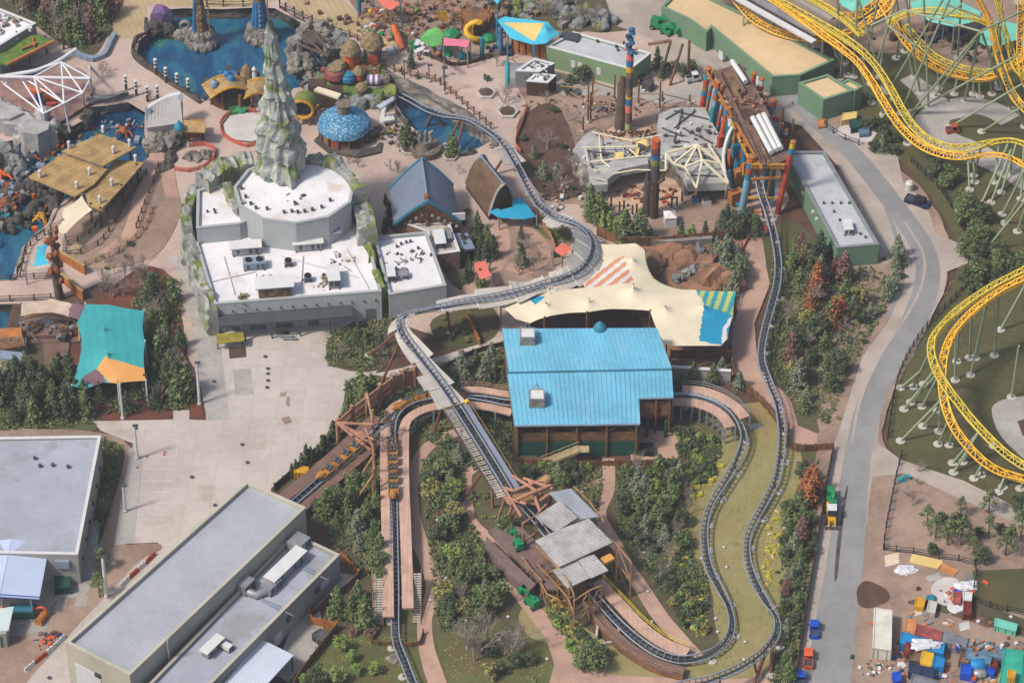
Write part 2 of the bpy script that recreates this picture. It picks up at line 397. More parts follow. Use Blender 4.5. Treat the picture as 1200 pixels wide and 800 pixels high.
sheet('bed',[(112,512),(148,522),(142,560),(128,600),(118,640),(100,640)],'bed_soil',(),.25)
sheet('sidewalk',[(152,524),(167,536),(157,636),(134,640),(144,575)],'concrete_grey')
sheet('driveway',[(88,640),(118,600),(112,660),(105,700),(60,702),(56,742),(20,746),(-40,746),(-40,700),(50,690)],'concrete_grey',(),.15)
sheet('slab',[(67,703),(80,702),(76,717),(64,716)],'concrete_grey')
sheet('slab',[(90,700),(104,698),(101,711),(87,711)],'concrete_grey')
# centre garden
sheet('garden',[(405,448),(440,440),(470,446),(530,424),(600,404),(600,545),(790,545),(790,480),(830,470),(875,480),(905,470),(955,500),(975,530),(958,600),(940,700),(928,815),(330,815),(360,760),(395,690),(400,640),(355,590),(318,572),(362,540),(402,490)],'bed_soil',(),.25)
sheet('grass',[(800,480),(876,474),(900,470),(935,520),(945,560),(936,610),(930,650),(918,700),(905,770),(895,815),(640,815),(635,770),(600,720),(640,700),(690,740),(740,770),(800,785),(845,760),(830,690),(800,620),(790,590),(835,545),(850,510),(832,492)],'lawn',(),.25)
sheet('grass',[(700,700),(760,690),(800,740),(830,772),(780,770),(730,740)],'dark_lawn',(),.25)
sheet('grass',[(385,745),(470,742),(492,748),(500,800),(505,815),(330,815),(350,790)],'green_lawn',(),.25)
sheet('grass',[(510,690),(545,700),(600,740),(655,760),(665,800),(640,815),(525,815),(512,770)],'green_lawn',(),.25)
sheet('grass',[(478,500),(530,470),(560,500),(575,530),(540,505),(500,520),(480,540)],'green_lawn',(),.25)
sheet('grass',[(360,590),(400,570),(446,560),(446,690),(425,650),(395,640),(380,600)],'green_lawn',(),.25)
sheet('bed',[(372,700),(380,745),(362,780),(350,765),(340,740)],'concrete_grey')
sheet('courtyard',[(340,740),(365,715),(378,700),(400,672),(415,675),(410,690),(375,712),(368,720),(380,742),(360,775),(338,800),(320,790)],'concrete_grey')
pathsheet('path',[(560,510),(535,508),(510,518),(490,540),(482,575),(486,620),(500,655),(508,690),(498,725),(500,760),(512,800),(520,820)],[2,2,2.2,2.4,2.6,3,2.8,2.6,2.4,2.6,3,3],'red_path')
pathsheet('path',[(566,545),(548,556),(547,585),(552,612),(572,632),(590,655),(604,690),(630,722),(650,745),(660,775),(668,815)],[1.5,2,2,2.2,2.4,2.4,2.2,3,3.5,3,4],'red_path')
sheet('path',[(652,770),(672,784),(720,792),(800,796),(860,796),(960,792),(960,815),(640,815)],'red_path')
pathsheet('path',[(713,538),(713,575),(704,605),(722,640),(735,665),(752,690),(775,725),(800,752),(822,772)],[2.2,2.2,1.8,2.2,2.4,2.6,2.8,2.6,1.5],'red_path')
pathsheet('path',[(710,562),(690,570),(675,580)],1.2,'red_path')
sheet('grass',[(752,666),(768,700),(800,730),(830,740),(838,700),(815,655),(780,660)],'bed_soil',(),.25)
sheet('patio',[(746,500),(795,510),(795,542),(740,545),(736,510)],'red_path')
sheet('slab',[(876,498),(890,497),(893,503),(879,505)],'concrete')
sheet('path',[(868,275),(905,282),(912,300),(900,340),(884,380),(888,430),(905,450),(925,465),(935,500),(975,515),(975,528),(930,520),(918,500),(905,480),(880,462),(858,440),(857,400),(865,360),(876,310)],'red_path')
sheet('bed',[(760,285),(870,275),(868,310),(860,350),(858,420),(790,440),(700,300)],'orange_dirt',(),.3)
sheet('bed',[(905,270),(930,255),(985,310),(1035,315),(1060,300),(1064,330),(1045,375),(1020,415),(1000,470),(985,520),(935,500),(925,465),(895,440),(890,400),(905,330)],'bed_soil',(),.3)
sheet('bed',[(1000,470),(1040,390),(1062,330),(1052,330),(1020,380),(985,420),(968,490),(975,515)],'red_mulch',(),.4)
sheet('bed',[(893,280),(926,276),(930,340),(926,365),(905,350)],'dark_lawn',(),.2)
# east side: service road, dirt verge, coaster field
sheet('coaster_field',[(1010,40),(900,-20),(820,-60),(1400,-60),(1400,640),(1200,612),(1060,545),(1038,520),(1042,470),(1080,400),(1120,330),(1125,290),(1078,210),(1030,170),(975,145),(1000,120)],'dark_lawn',(),.3)
sheet('field_brown',[(860,-60),(1180,-60),(1200,60),(1150,90),(1080,70),(1000,60),(930,30)],'dirt',(),.4)
sheet('field_grass',[(985,110),(1010,70),(1060,60),(1100,110),(1040,150)],'dark_lawn',(),.3)
sheet('verge',[(935,815),(1400,815),(1400,640),(1200,612),(1062,545),(1030,520),(1042,470),(1080,400),(1122,300),(1085,225),(1060,205),(1010,170),(950,140),(870,80),(800,0),(760,-60),(900,-60),(1000,130),(960,300),(960,520)],'dirt',(),.3)
sheet('field_grass',[(1140,670),(1400,660),(1400,760),(1200,720),(1140,712)],'dark_lawn',(),.3)
sheet('road',[(770,-60),(800,0),(838,40),(880,78),(925,115),(965,140),(985,165),(1010,160),(1052,185),(1058,215),(1085,240),(1096,275),(1136,292),(1134,310),(1110,320),(1106,345),(1085,385),(1055,430),(1032,480),(1028,520),(1055,540),(1130,565),(1200,600),(1250,620),(1250,640),(1200,618),(1130,588),(1060,556),(1022,560),(1012,640),(1004,720),(995,815),(932,815),(945,720),(960,620),(975,530),(985,500),(1010,420),(1040,380),(1060,335),(1060,300),(1035,312),(985,200),(940,150),(905,140),(862,96),(800,40),(740,-60)],'road_shoulder')
pathsheet('asphalt_lane',[(905,95),(945,135),(985,168),(1015,200),(1050,245),(1080,290),(1087,330),(1070,380),(1040,430),(1018,480),(1006,530),(998,590),(990,660),(978,740),(965,830)],[3.5,3.5,3.8,4,4.2,4.5,4.6,4.6,4.6,4.6,5,6,6.5,7,8],'asphalt')
pathsheet('road_wear',[(1060,262),(1082,300),(1080,335),(1062,372),(1030,420),(1008,470),(998,520)],.5,'road_shoulder',.1)
pathsheet('road_wear',[(1012,200),(1036,240),(1052,290),(1052,340),(1040,375)],.8,'asphalt',.15)
mb=MB()
def kerb(px,w=.3,h=.14,mat='pad_white'):
 c=crom([P(*q,h/2)for q in px],3)
 for a,b in zip(c,c[1:]):mb.beam(a,b,w,h,Q_[mat])
kerb([(934,800),(944,725),(960,640),(972,565),(978,520)]);kerb([(1030,514),(1034,480),(1052,440),(1060,425)])
o=mb.build('kerb');o['kind']='structure'
sheet('tar_strip',[(992,570),(994,571),(989,605),(985,640),(981,682),(977,682),(980,640),(986,600)],'rock_dark',(),.12)
sheet('path',[(1178,-20),(1230,-20),(1230,5),(1190,8)],'concrete_grey')
pathsheet('path',[(1062,92),(1080,106),(1095,122),(1108,132),(1130,126),(1150,127),(1170,134),(1184,143)],[3.5,4,4.5,6,6,5,5,5],'concrete_grey')
pathsheet('path',[(1108,128),(1092,143),(1093,158),(1110,170),(1140,180),(1180,200),(1230,226)],[5,7,7,6,5,6,6],'concrete_grey')
sheet('gravel_island',[(1160,482),(1168,472),(1190,466),(1240,466),(1240,560),(1205,545),(1170,512)],'concrete_grey',(),.1)
sheet('bed',[(1192,495),(1240,480),(1240,530),(1198,512)],'mulch',(),.1)
sheet('trench_bed',[(1135,700),(1200,728),(1260,745),(1260,765),(1180,742),(1100,718),(1050,705)],'bed_soil',(),.3)
sheet('dirt_pile_ground',[(1003,690),(1015,680),(1040,692),(1044,705),(1020,715),(1005,712)],'mulch',(),.3)
sheet('pad',[(978,160),(990,141),(1028,157),(1020,170)],'pad_white')
sheet('white_sand',[(1090,690),(1100,678),(1120,678),(1128,690),(1118,706),(1108,713),(1092,704)],'pad_white',(),.3)
sheet('round_pad',[(262,148),(270,138),(288,134),(305,137),(315,150),(310,163),(295,168),(275,166),(264,158)],'pad_white')
sheet('road_marking_patch',[(1084,678),(1100,672),(1104,680),(1088,684)],'concrete_grey')
def rock_strip(name,px,z0,z1,mat,label,seed=0,thick=1.2,cat='rock wall',kind=None,group=None):
 pts=crom([P(a,b)for a,b in px],.6 if z1>4 else 1.1);mb=MB();n=len(pts);rr=random.Random(seed)
 rows=9 if z1>4 else 5;grid=[]
 for i,p in enumerate(pts):
  t=(pts[min(i+1,n-1)]-pts[max(i-1,0)]).normalized();u=Vector((-t.y,t.x,0));col=[]
  for j in range(rows+1):
   f=j/rows;z=z0+(z1-z0)*f;o=(noise.noise(Vector((p.x*.35,p.y*.35,z*.6+seed)))*1.0+noise.noise(Vector((p.x*.9,p.y*.9,z+seed)))*.5)*.8
   col.append(Vector((p.x,p.y,z))-u*(thick*.6-f*.3+o))
  top=z1+noise.noise(Vector((p.x*.3,p.y*.3,seed)))*(.8 if z1<4 else 1.8)+(noise.noise(Vector((p.x*1.1,p.y*1.1,seed)))*(0 if z1<4 else 1.2))
  col[-1].z=top;o0=col[-1].copy()
  for k in range(1,5 if z1>4 else 2):f=k/(4 if z1>4 else 1);q=o0.lerp(p+u*thick*.6,f);q.z=top+noise.noise(Vector((q.x*.8,q.y*.8,seed+2)))*(1.1 if z1>4 else.2);col.append(q)
  col[-1].z=top-.3;col.append(Vector((p.x,p.y,z0))+u*thick*.75)
  grid.append(col)
 m=len(grid[0]);vs=[q for c in grid for q in c]
 fs=[(i*m+j,i*m+j+1,(i+1)*m+j+1,(i+1)*m+j)for i in range(n-1)for j in range(m-1)]+[tuple(range(m)),tuple((n-1)*m+k for k in reversed(range(m)))]
 mb.raw(vs,fs,Q_[mat])
 if z1>4 and mat!='moss':
  km=mb.mi(Q_['moss'])
  for i in range(n-1):
   for j in range(m-8,m-1):
    if noise.noise(vs[i*m+j]*.4+Vector((seed,0,0)))+noise.noise(vs[i*m+j]*1.3)*.4>(.2 if j>m-6 else.34):mb.m[i*(m-1)+j]=km
 return mb.build(name,label=label,cat=cat,group=group)
M('rock',(172,164,152),.95,.35,.25,c2=(104,98,92),bump=.6,spot=(.3,.56,(178,172,160),.8))
M('rock_grey',(168,170,166),.95,.3,.25,c2=(112,116,116),bump=.8,spot=(.25,.6,(96,112,60),.8))
rock_strip('rock_bank',[(446,84),(470,97),(500,110),(530,126),(556,143),(580,165),(578,172)],WZ,.9,'rock','craggy grey-brown rock bank along the back of the pond the steel track dips over',1)
rock_strip('rock_bank',[(578,173),(560,179),(535,182),(510,177),(492,165),(478,150),(466,132),(455,112),(448,92)],WZ,.2,'rock_dark','low dark rock rim on the near side of the pond under the steel track',2,.6)
rock_strip('rock_bank',[(102,122),(125,119),(151,115)],WZ,1.5,'rock_grey','grey sculpted rock wall at the back of the dark pool by the white truss',3)
rock_strip('rock_bank',[(236,121),(218,109),(200,98),(184,86),(168,76),(157,64),(160,46),(170,38),(172,22)],WZ,.6,'rock_dark','dark rocky bank curving round the left shore of the large blue pond',4,.8)
rock_strip('rock_bank',[(176,10),(215,8),(262,9),(300,7),(325,8)],WZ,-.1,'rock_dark','shadowy bank under the straight boardwalk behind the blue pond',5,.4)
rock_strip('rock_bank',[(326,8),(344,20),(366,31),(396,44),(412,62)],WZ,.2,'rock_dark','dark bank below the diagonal boardwalk right of the blue pond',6,.5)
rock_strip('rock_bank',[(176,190),(171,155),(173,131)],WZ,.1,'rock_dark','dark rim between the deep pool and the tall curved shell',7,.5)
rock_strip('rock_bank',[(17,328),(30,288),(58,262),(66,248),(90,228)],WZ,.3,'rock','low pale rim round the inlet below the cream shade sail',8,.6)
# buildings
M('white_roof',(250,248,250),.8,.12,.06,k=.66,joints=(5,2,.08),spot=(.16,.57,(222,206,190),.75))
M('wall_grey',(196,202,202),.8,.3,.04,stripes=(0,.9,.06))
M('wall_grey_side',(186,190,190),.8,.3,.04)
M('cap_white',(235,234,232),.6,.5,.04)
M('dark_band',(84,88,94),.6,.4,.08)
M('door_grey',(120,126,130),.5,.4,.05)
M('metal_grey',(176,178,182),.45,.4,.1,metal=.3)
M('metal_dark',(84,86,90),.5,.4,.1)
M('metal_blue_grey',(150,166,186),.5,.4,.08)
M('black',(40,40,42),.6,.4,.1)
M('white_paint',(238,238,236),.5,.4,.04)
M('moss',(150,158,78),.95,.5,.25,c2=(108,128,60),bump=.5)
M('dusty_brown',(150,118,92),.95,.6,.25)
def wire(part_list):pass
def flat_building(name,label,cat,px,h,wall,roof,cap='cap_white',par=.7,t=.45,z0=0,parent=None,loc=None):
 pts=PP(px,h);ctr=sum(pts,Vector())/len(pts)
 th=parent or thing(name,label,cat,(ctr.x,ctr.y,z0))
 ins=inset([Vector((p.x,p.y,h))for p in pts],t)
 mb=MB();mb.prism(pts,z0,h-.04,Q_[wall],top=False);n=len(pts)
 for i in range(n):
  a,b=ins[i],ins[(i+1)%n];q=[Vector((b.x,b.y,h-par)),Vector((a.x,a.y,h-par)),Vector((a.x,a.y,h-.04)),Vector((b.x,b.y,h-.04))]
  mb.face(q,Q_[wall])
 mb.build('wall',parent=th)
 mb=MB();mb.poly([Vector((p.x,p.y,h-par))for p in ins],Q_[roof]);mb.build('roof',parent=th)
 mb=MB();out2=inset([Vector((p.x,p.y,h))for p in pts],-.06);in2=inset([Vector((p.x,p.y,h))for p in pts],t+.04)
 for i in range(n):
  j=(i+1)%n;mb.face([out2[i],out2[j],in2[j],in2[i]],Q_[cap])
  for a,b,s in((out2[i],out2[j],1),(in2[j],in2[i],1)):
   mb.face([Vector((a.x,a.y,h-.18)),Vector((b.x,b.y,h-.18)),b,a],Q_[cap])
 mb.build('parapet_cap',parent=th)
 return th
def wallrect(mb,a,b,f0,f1,z0,z1,m,off=.06,thick=.1):
 """a slab on the wall between ground points a and b (Vectors), fractions f0..f1, heights z0..z1, standing off outwards"""
 a=Vector((a.x,a.y,0));b=Vector((b.x,b.y,0));t=(b-a);L=t.length;t.normalize();nrm=Vector((t.y,-t.x,0))
 c=a+t*L*(f0+f1)/2+nrm*(off-thick/2+.02);c.z=(z0+z1)/2
 mb.box(c,(L*(f1-f0),thick,z1-z0),math.atan2(t.y,t.x),m)
def rtu(label,px,z,size,rz=0,kind='unit',group='rooftop units',body='metal_grey',top='white_paint',name='rooftop_unit',legs=True):
 """rooftop air handler: body, pale sunshade lid, fans, duct"""
 c=P(px[0],px[1],z);th=thing(name,label,'rooftop unit',(c.x,c.y,z),group)
 mt=Matrix.Rotation(rz,3,'Z');sx,sy,sz=size
 def at(x,y,zz):return c+mt@Vector((x,y,zz))
 mb=MB();mb.box(at(0,0,sz*.5+.25),(sx*.9,sy*.8,sz),rz,Q_[body]);mb.build('casing',parent=th)
 for x in(-.4,.4):mb=MB();mb.box(at(sx*x,0,.12),(.2,sy*.9,.24),rz,Q_['metal_dark']);mb.build('skid',parent=th)
 if kind in('lid','lid_duct'):
  mb=MB();mb.box(at(0,0,sz+.38),(sx*1.06,sy,.16),rz,Q_[top]);mb.build('lid',parent=th)
 if kind in('fan','unit'):
  n=max(1,round(sx/1.8))
  for i in range(n):
   mb=MB();mb.lathe(at(-sx*.45+sx*.9*(i+.5)/n,0,sz+.25),[(.6,0),(.62,.3),(.5,.3),(.48,.08),(.01,.1)],Q_['black'],12);mb.build('fan',parent=th)
 if kind in('duct','lid_duct'):
  for x in(-.22,.05,.3):
   mb=MB();mb.tube([at(sx*x,sy*.35,sz*.6),at(sx*x,sy*.35+1.0,sz*.6),at(sx*x,sy*.35+1.3,sz*.3),at(sx*x,sy*.35+1.3,0)],.28,Q_['metal_grey'],8);mb.build('duct',parent=th)
 for x in(-.25,.15,.35):mb=MB();mb.box(at(sx*x,-sy*.4-.03,sz*.5+.25),(.5,.08,sz*.6),rz,Q_['metal_dark']);mb.build('louvre',parent=th)
 return th
def vents(label,pts,z,r=.22,h=.5,group='roof vents',mat='metal_dark',name='roof_vent'):
 for i,(a,b)in enumerate(pts):
  c=P(a,b,z);mb=MB();mb.lathe(c,[(r,0),(r,h),(r*1.5,h),(r*1.3,h+.18),(.02,h+.25)],Q_[mat],8)
  o=mb.build(name,label=label if len(pts)==1 else label,cat='roof vent',group=group)
# themed show building with a round drum and a rock spire
H1=7.0
b1=flat_building('show_building','big grey-walled building with bright white flat roofs, a round drum and rockwork sides','building',[(251,356),(447,341),(424,246),(330,246),(229,283)],H1,'wall_grey','white_roof',cap='wall_grey_side')
p0,p1=P(251,356,H1),P(447,341,H1)
mb=MB();t=(p1-p0).normalized();nr=Vector((t.y,-t.x,0));L=(p1-p0).length
mb.box((p0+p1)/2+nr*1.5-Vector((0,0,H1-4.1))-t*2.5,(L-6,3.1,.35),math.atan2(t.y,t.x),Q_['dark_band']);mb.build('canopy',parent=b1)
for f in(.02,.17,.33,.5,.68,.84):mb=MB();mb.box(p0+t*L*f+nr*2.8-Vector((0,0,H1-2.0)),(.25,.25,3.9),0,Q_['metal_dark']);mb.build('canopy_post',parent=b1)
for f0,f1,zz in((.06,.14,3),(.2,.3,3.4),(.36,.46,3.4),(.55,.62,2.6),(.9,.96,3)):
 mb=MB();wallrect(mb,p0,p1,f0,f1,0,zz,Q_['door_grey']);mb.build('door',parent=b1)
mb=MB()
for i in range(14):
 q=p0+t*L*(i+.5)/14;mb.box((q.x+nr.x*.12,q.y+nr.y*.12,5.0),(.25,.2,.35),0,Q_['metal_dark'])
mb.build('wall_light',parent=b1,kind='stuff')
flat_building('show_annex','white-roofed grey annex joined to the right side of the big white-roofed building','building',[(456,345),(523,334),(500,271),(437,277)],6.0,'wall_grey','white_roof',cap='wall_grey_side')
lw=flat_building('roof_block','raised square white-roofed block at the upper left of the big white roof','building',[(230,267),(281,262),(296,256),(262,214),(231,222)],10.2,'wall_grey','white_roof',cap='wall_grey_side',z0=H1-.65)
dr=[];cdr=P(345,222,13.0)
for k in range(11):a=math.pi*2*k/11+.2;dr.append(W2P(cdr+Vector((math.cos(a)*11.2,math.sin(a)*9.6,0))))
drum=flat_building('round_drum','round faceted grey drum with white roof around the foot of the rock spire','building',dr,13.0,'wall_grey','white_roof',cap='wall_grey_side',z0=H1-.65)
mb=MB();q=P(391,262,9.3);mb.box(q,(1.6,4.5,.5),.3,Q_['metal_blue_grey'],rot=Matrix.Rotation(.35,3,'Z')@Matrix.Rotation(.4,3,'X'));mb.build('duct',parent=drum)
M('spire_rock',(216,220,212),.95,.45,.25,c2=(150,156,150),bump=1,spot=(.2,.54,(124,150,62),.95))
def spire():
 prof=[(215,331,33),(200,331,31),(185,331,29),(168,330.5,27),(150,330,24.5),(143,330,20.5),(125,329.5,18.5),(112,329,17),(108,328.5,13.5),(95,328,13.5),(85,327.5,12.5),(80,327,9.8),(65,326,8.6),(52,325,6.5),(46,324,3.4),(38,323,.6)]
 base=P(331,200,12.3);rings=[]
 sp=6.15*.743;ph=6.15
 for v,u,r in prof:
  z=12.3+(203-v)/(sp*1.06)if v<210 else 12.0;rings.append((z,(u-331)/ph,r/ph))
 fine=[]
 for i in range(len(rings)-1):
  z0,x0,r0=rings[i];z1,x1,r1=rings[i+1];k=max(1,int(abs(z1-z0)/.6))
  for j in range(k):f=j/k;fine.append((z0+(z1-z0)*f,x0+(x1-x0)*f,r0+(r1-r0)*f))
 fine.append(rings[-1]);ns=40;vs=[]
 for z,x,r in fine:
  for k in range(ns):
   a=2*math.pi*k/ns;rid=abs(noise.noise(Vector((math.cos(a)*2.6,math.sin(a)*2.6,z*.10))))*.5+noise.noise(Vector((math.cos(a)*1.4,math.sin(a)*1.4,z*.3+5)))*.25+noise.noise(Vector((math.cos(a)*6,math.sin(a)*6,z*.5+9)))*.12
   led=((z*.23+noise.noise(Vector((math.cos(a)*1.2,math.sin(a)*1.2,3)))*.5)%1.0);rr=r*(1.1-rid*.9-led*.22)
   vs.append(Vector((base.x+x+math.cos(a)*rr,base.y+math.sin(a)*rr*.95,z)))
 fs=[(i*ns+k,i*ns+(k+1)%ns,(i+1)*ns+(k+1)%ns,(i+1)*ns+k)for i in range(len(fine)-1)for k in range(ns)]+[tuple(range((len(fine)-1)*ns,len(fine)*ns))]
 mb=MB();mb.raw(vs,fs,Q_['spire_rock']);return mb.build('rock_spire',label='tall pointed grey rock spire with moss streaks rising from the round white roof',cat='rock spire')
spire()
def rocks(name,label,px,z0,z1,size,mat,n,cat='rockwork',seed=1,moss=0,width=1.5,group=None,parent=None,sub=2):
 rr=random.Random(seed);c=crom([P(a,b)for a,b in px],.5);mb=MB();mid=c[len(c)//2]
 for i in range(n):
  p=c[int(i/(n-1)*(len(c)-1))]if n>1 else c[0];s=size*rr.uniform(.6,1.25);zz=rr.uniform(z0,z1)
  mm=Q_['moss']if rr.random()<moss else Q_[mat]
  mb.blob((p.x+rr.uniform(-width,width),p.y+rr.uniform(-width,width),zz),(s,s*rr.uniform(.7,1.2),s*rr.uniform(.7,1.4)),mm,sub,.3,1.2,seed=rr.uniform(0,50))
 return mb.build(name,label=label,cat=cat,group=group)if parent is None else mb.build(name,parent=parent)
def skirt(label,px,z1,seed,thick=2.2,mat='rock_pale',z0=0):return rock_strip('rockwork',px,z0,z1,mat,label,seed,thick,'rockwork')
M('rock_pale',(196,196,188),.95,.35,.2,c2=(146,148,142),bump=.8,spot=(.22,.53,(136,146,84),.85))
skirt('pale rock cladding streaked with moss down the left wall of the white-roofed building',[(222,298),(225,316),(232,338),(240,364),(250,394)],6.9,3,1.8)
skirt('mossy rock cladding round the back left corner of the square raised roof block',[(222,312),(221,288),(227,272),(240,264),(262,258)][::-1],10,4,1.8)
skirt('moss topped rockwork left of the spire above the plaza',[(240,268),(258,256),(278,247),(300,243)][::-1],12.6,5,3.2)
skirt('narrow rock seam between the square block and the round drum',[(268,272),(276,286),(288,300)],12.2,6,1.6,z0=6)
skirt('grey rock ridge behind the drum right of the spire',[(362,247),(384,250),(402,258),(417,272),(424,288)][::-1],13.3,7,2.2)
skirt('jumbled rock face down the right side of the round drum',[(424,280),(428,300),(432,318)],10,8,3.0)
skirt('green mossy rock seam between the main white roof and the annex',[(431,312),(438,340),(445,362),(449,370)],6.9,9,1.3,'moss')
RZ=math.atan2(t.y,t.x)
rtu('pale-lidded unit with ducts at the back left of the big white roof',(288,296),H1-.7,(5.6,2.4,1.6),RZ,'lid_duct')
rtu('pale-lidded unit with ducts at the foot of the round drum',(361,291),H1-.7,(5.4,2.4,1.6),RZ,'lid_duct')
rtu('largest white-lidded brown unit near the front edge of the big white roof',(322,343),H1-.7,(6.6,3.4,2.2),RZ,'lid_duct',body='dusty_brown')
rtu('tall white-lidded unit near the right front of the big white roof',(391,331),H1-.7,(2.2,4.6,2.0),RZ,'lid')
rtu('blue-grey chiller with three round fans on the big white roof',(298,313),H1-.7,(4.4,2.6,1.5),RZ,'fan',body='metal_blue_grey')
rtu('single blue-grey fan unit in the middle of the big white roof',(338,311),H1-.7,(1.5,1.4,.9),RZ,'fan',body='metal_blue_grey')
rtu('single fan unit right of the large brown unit on the white roof',(361,329),H1-.7,(1.5,1.4,.9),RZ,'fan',body='metal_blue_grey')
rtu('narrow white-lidded unit on the white annex roof',(458,325),5.3,(1.5,3.6,1.4),RZ,'lid')
rtu('low pipework unit beside the narrow lid on the annex roof',(471,325),5.3,(2.6,1.8,.8),RZ,'duct')
def clutter(name,label,px,z,spread,n,mats,size=.35,cat='roof clutter',seed=0,group=None):
 rr=random.Random(seed+n);mb=MB();c=P(px[0],px[1],z)
 for i in range(n):
  q=c+Vector((rr.gauss(0,spread[0]),rr.gauss(0,spread[1]),0));s=size*rr.uniform(.4,1.4);m=Q_[rr.choice(mats)]
  k=rr.random()
  if k<.5:mb.box(q+Vector((0,0,s*.4)),(s*rr.uniform(.6,2),s,s*.8),rr.uniform(0,3),m)
  elif k<.8:mb.beam(q+Vector((0,0,.2)),q+Vector((rr.uniform(-1.6,1.6),rr.uniform(-1.6,1.6),.2)),.12,m=m)
  else:mb.lathe(q,[(s*.5,0),(s*.5,s)],m,8)
 o=mb.build(name,label=label,cat=cat,group=group);o['kind']='stuff';return o
clutter('pipe_clutter','knot of pipes and boxes left of the tall white-lidded unit',(381,331),H1-.7,(.9,1.0),26,['metal_dark','dusty_brown','cap_white','moss'])
clutter('pipe_clutter','small brown mound of debris on the left front of the white roof',(286,352),H1-.7,(.7,1.0),26,['dusty_brown','moss','metal_dark'],.5)
clutter('pipe_clutter','pipes and boxes behind the tall lidded unit at right of the white roof',(398,307),H1-.7,(1.2,1.4),24,['metal_dark','dusty_brown','metal_grey'])
clutter('pipe_clutter','pipework in the centre of the annex roof',(475,305),5.3,(2.4,1.8),30,['metal_dark','dusty_brown','metal_grey','cap_white'],.4)
clutter('pipe_clutter','planks and bits left on the drum roof in front of the spire',(342,232),12.3,(1.0,.8),6,['dusty_brown'],.4)
clutter('pipe_clutter','pale pipework in the lower middle of the big white roof',(330,326),H1-.7,(1.9,.6),22,['metal_dark','cap_white','metal_blue_grey'])
mb=MB()
for a,b in(((247,330),(300,318)),((330,300),(420,325)),((300,340),(300,320)),((355,300),(352,345)),((262,300),(275,345)),((405,290),(432,338))):mb.beam(P(*a,H1-.5),P(*b,H1-.5),.12,m=Q_['cap_white'])
mb.build('roof_pipes',label='thin pale pipes running across the big white roof',cat='pipes')
vents('small dark vent at the rim of the round white drum roof',[(283,222),(288,232),(294,240),(313,246),(333,250),(342,249),(349,250),(357,249),(366,247),(377,244),(346,240),(387,236),(300,245),(281,214)],12.3,.22,.5,'vents on the drum roof')
vents('small dark vent on the white annex roof',[(465,290),(470,287),(476,285),(481,284),(490,292),(493,305),(505,300)],5.3,.18,.4,'vents on the annex roof')
vents('small dark vent on the square raised roof block',[(251,247),(252,250),(243,249)],9.5,.16,.35,'vents on the square block')
# blue barn
M('slate_blue',(128,142,162),.6,.15,.06,stripes=(0,.9,.08))
M('teal_trim',(58,142,168),.6,.4,.08);M('brown_timber',(150,108,70),.85,.6,.2);M('brick_brown',(156,122,98),.9,1.0,.2)
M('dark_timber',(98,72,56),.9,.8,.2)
def gable(name,label,cat,eL0,eL1,eR0,eR1,ze,r0,r1,zr,roofm,wallm,trim,th=None,curve=0.0,over=.6,z0=0):
 """eL0/eR0 back eave corners, eL1/eR1 front eave corners at ze; r0/r1 ridge ends at zr (pixels); curve bows the slopes"""
 A,B,C_,D_=P(*eL0,ze),P(*eL1,ze),P(*eR0,ze),P(*eR1,ze);E,F=P(*r0,zr),P(*r1,zr)
 c=(A+B+C_+D_)/4;th=th or thing(name,label,cat,(c.x,c.y,0));N_=8
 def prof(e,r,i):
  f=i/N_;q=e.lerp(r,f);q.z+=curve*math.sin(f*math.pi);return q
 mb=MB()
 for(e0,e1)in((A,B),(C_,D_)):
  g0=[prof(e0,E,i)for i in range(N_+1)];g1=[prof(e1,F,i)for i in range(N_+1)]
  for i in range(N_):
   q=[g0[i],g1[i],g1[i+1],g0[i+1]];nn=(q[1]-q[0]).cross(q[3]-q[0])
   if nn.z<0:q.reverse()
   mb.face(q,Q_[roofm]);mb.face([x-Vector((0,0,.18))for x in reversed(q)],Q_[roofm])
 mb.build('roof',parent=th)
 mb=MB()
 for e0,e1,rr_ in((A,C_,E),(B,D_,F)):
  k=.93;cc=(e0+e1)/2
  lo=[Vector((cc.x+(p.x-cc.x)*k,cc.y+(p.y-cc.y)*k+(c.y-cc.y)*.04,z0))for p in(e0,e1)]
  arc=[prof(e0,rr_,i)for i in range(N_+1)]+[prof(e1,rr_,i)for i in reversed(range(N_))]
  arc=[Vector((cc.x+(p.x-cc.x)*k,cc.y+(p.y-cc.y)*k+(c.y-cc.y)*.04,p.z-.25))for p in arc]
  mb.face([lo[0]]+arc+[lo[1]],Q_[wallm])
 for e0,e1 in((A,B),(C_,D_)):
  a=c+(e0-c)*.93;b=c+(e1-c)*.93;mb.face([Vector((a.x,a.y,z0)),Vector((b.x,b.y,z0)),Vector((b.x,b.y,ze)),Vector((a.x,a.y,ze))],Q_[wallm])
 mb.build('wall',parent=th)
 mb=MB()
 for e,r in((B,F),(D_,F),(A,E),(C_,E)):
  g=[prof(e,r,i)+Vector((0,0,.03))for i in range(N_+1)]
  for a,b in zip(g,g[1:]):mb.beam(a,b,.4,.45,Q_[trim])
 mb.beam(E+Vector((0,0,.15)),F+Vector((0,0,.15)),.3,.2,Q_['metal_blue_grey']);mb.build('fascia',parent=th)
 return th
bn=gable('barn','slate blue steep-roofed hall with teal carved gable beside the white annex','building',(457,221),(461,264),(531,217),(540,261),4.5,(494,186),(501,236),10.8,'slate_blue','brown_timber','teal_trim',curve=.35)
mb=MB();q=P(501,258,5);mb.lathe((q.x,q.y-.6,0),[(.45,0),(.4,10.5),(.6,10.9),(.5,11.6),(.1,11.9)],Q_['brown_timber'],8);mb.build('gable_post',parent=bn)
mb=MB();q=P(535,254,5.5);mb.box(q,(3.2,.3,1.6),.1,Q_['white_paint']);mb.build('side_dormer',parent=bn)
mb=MB()
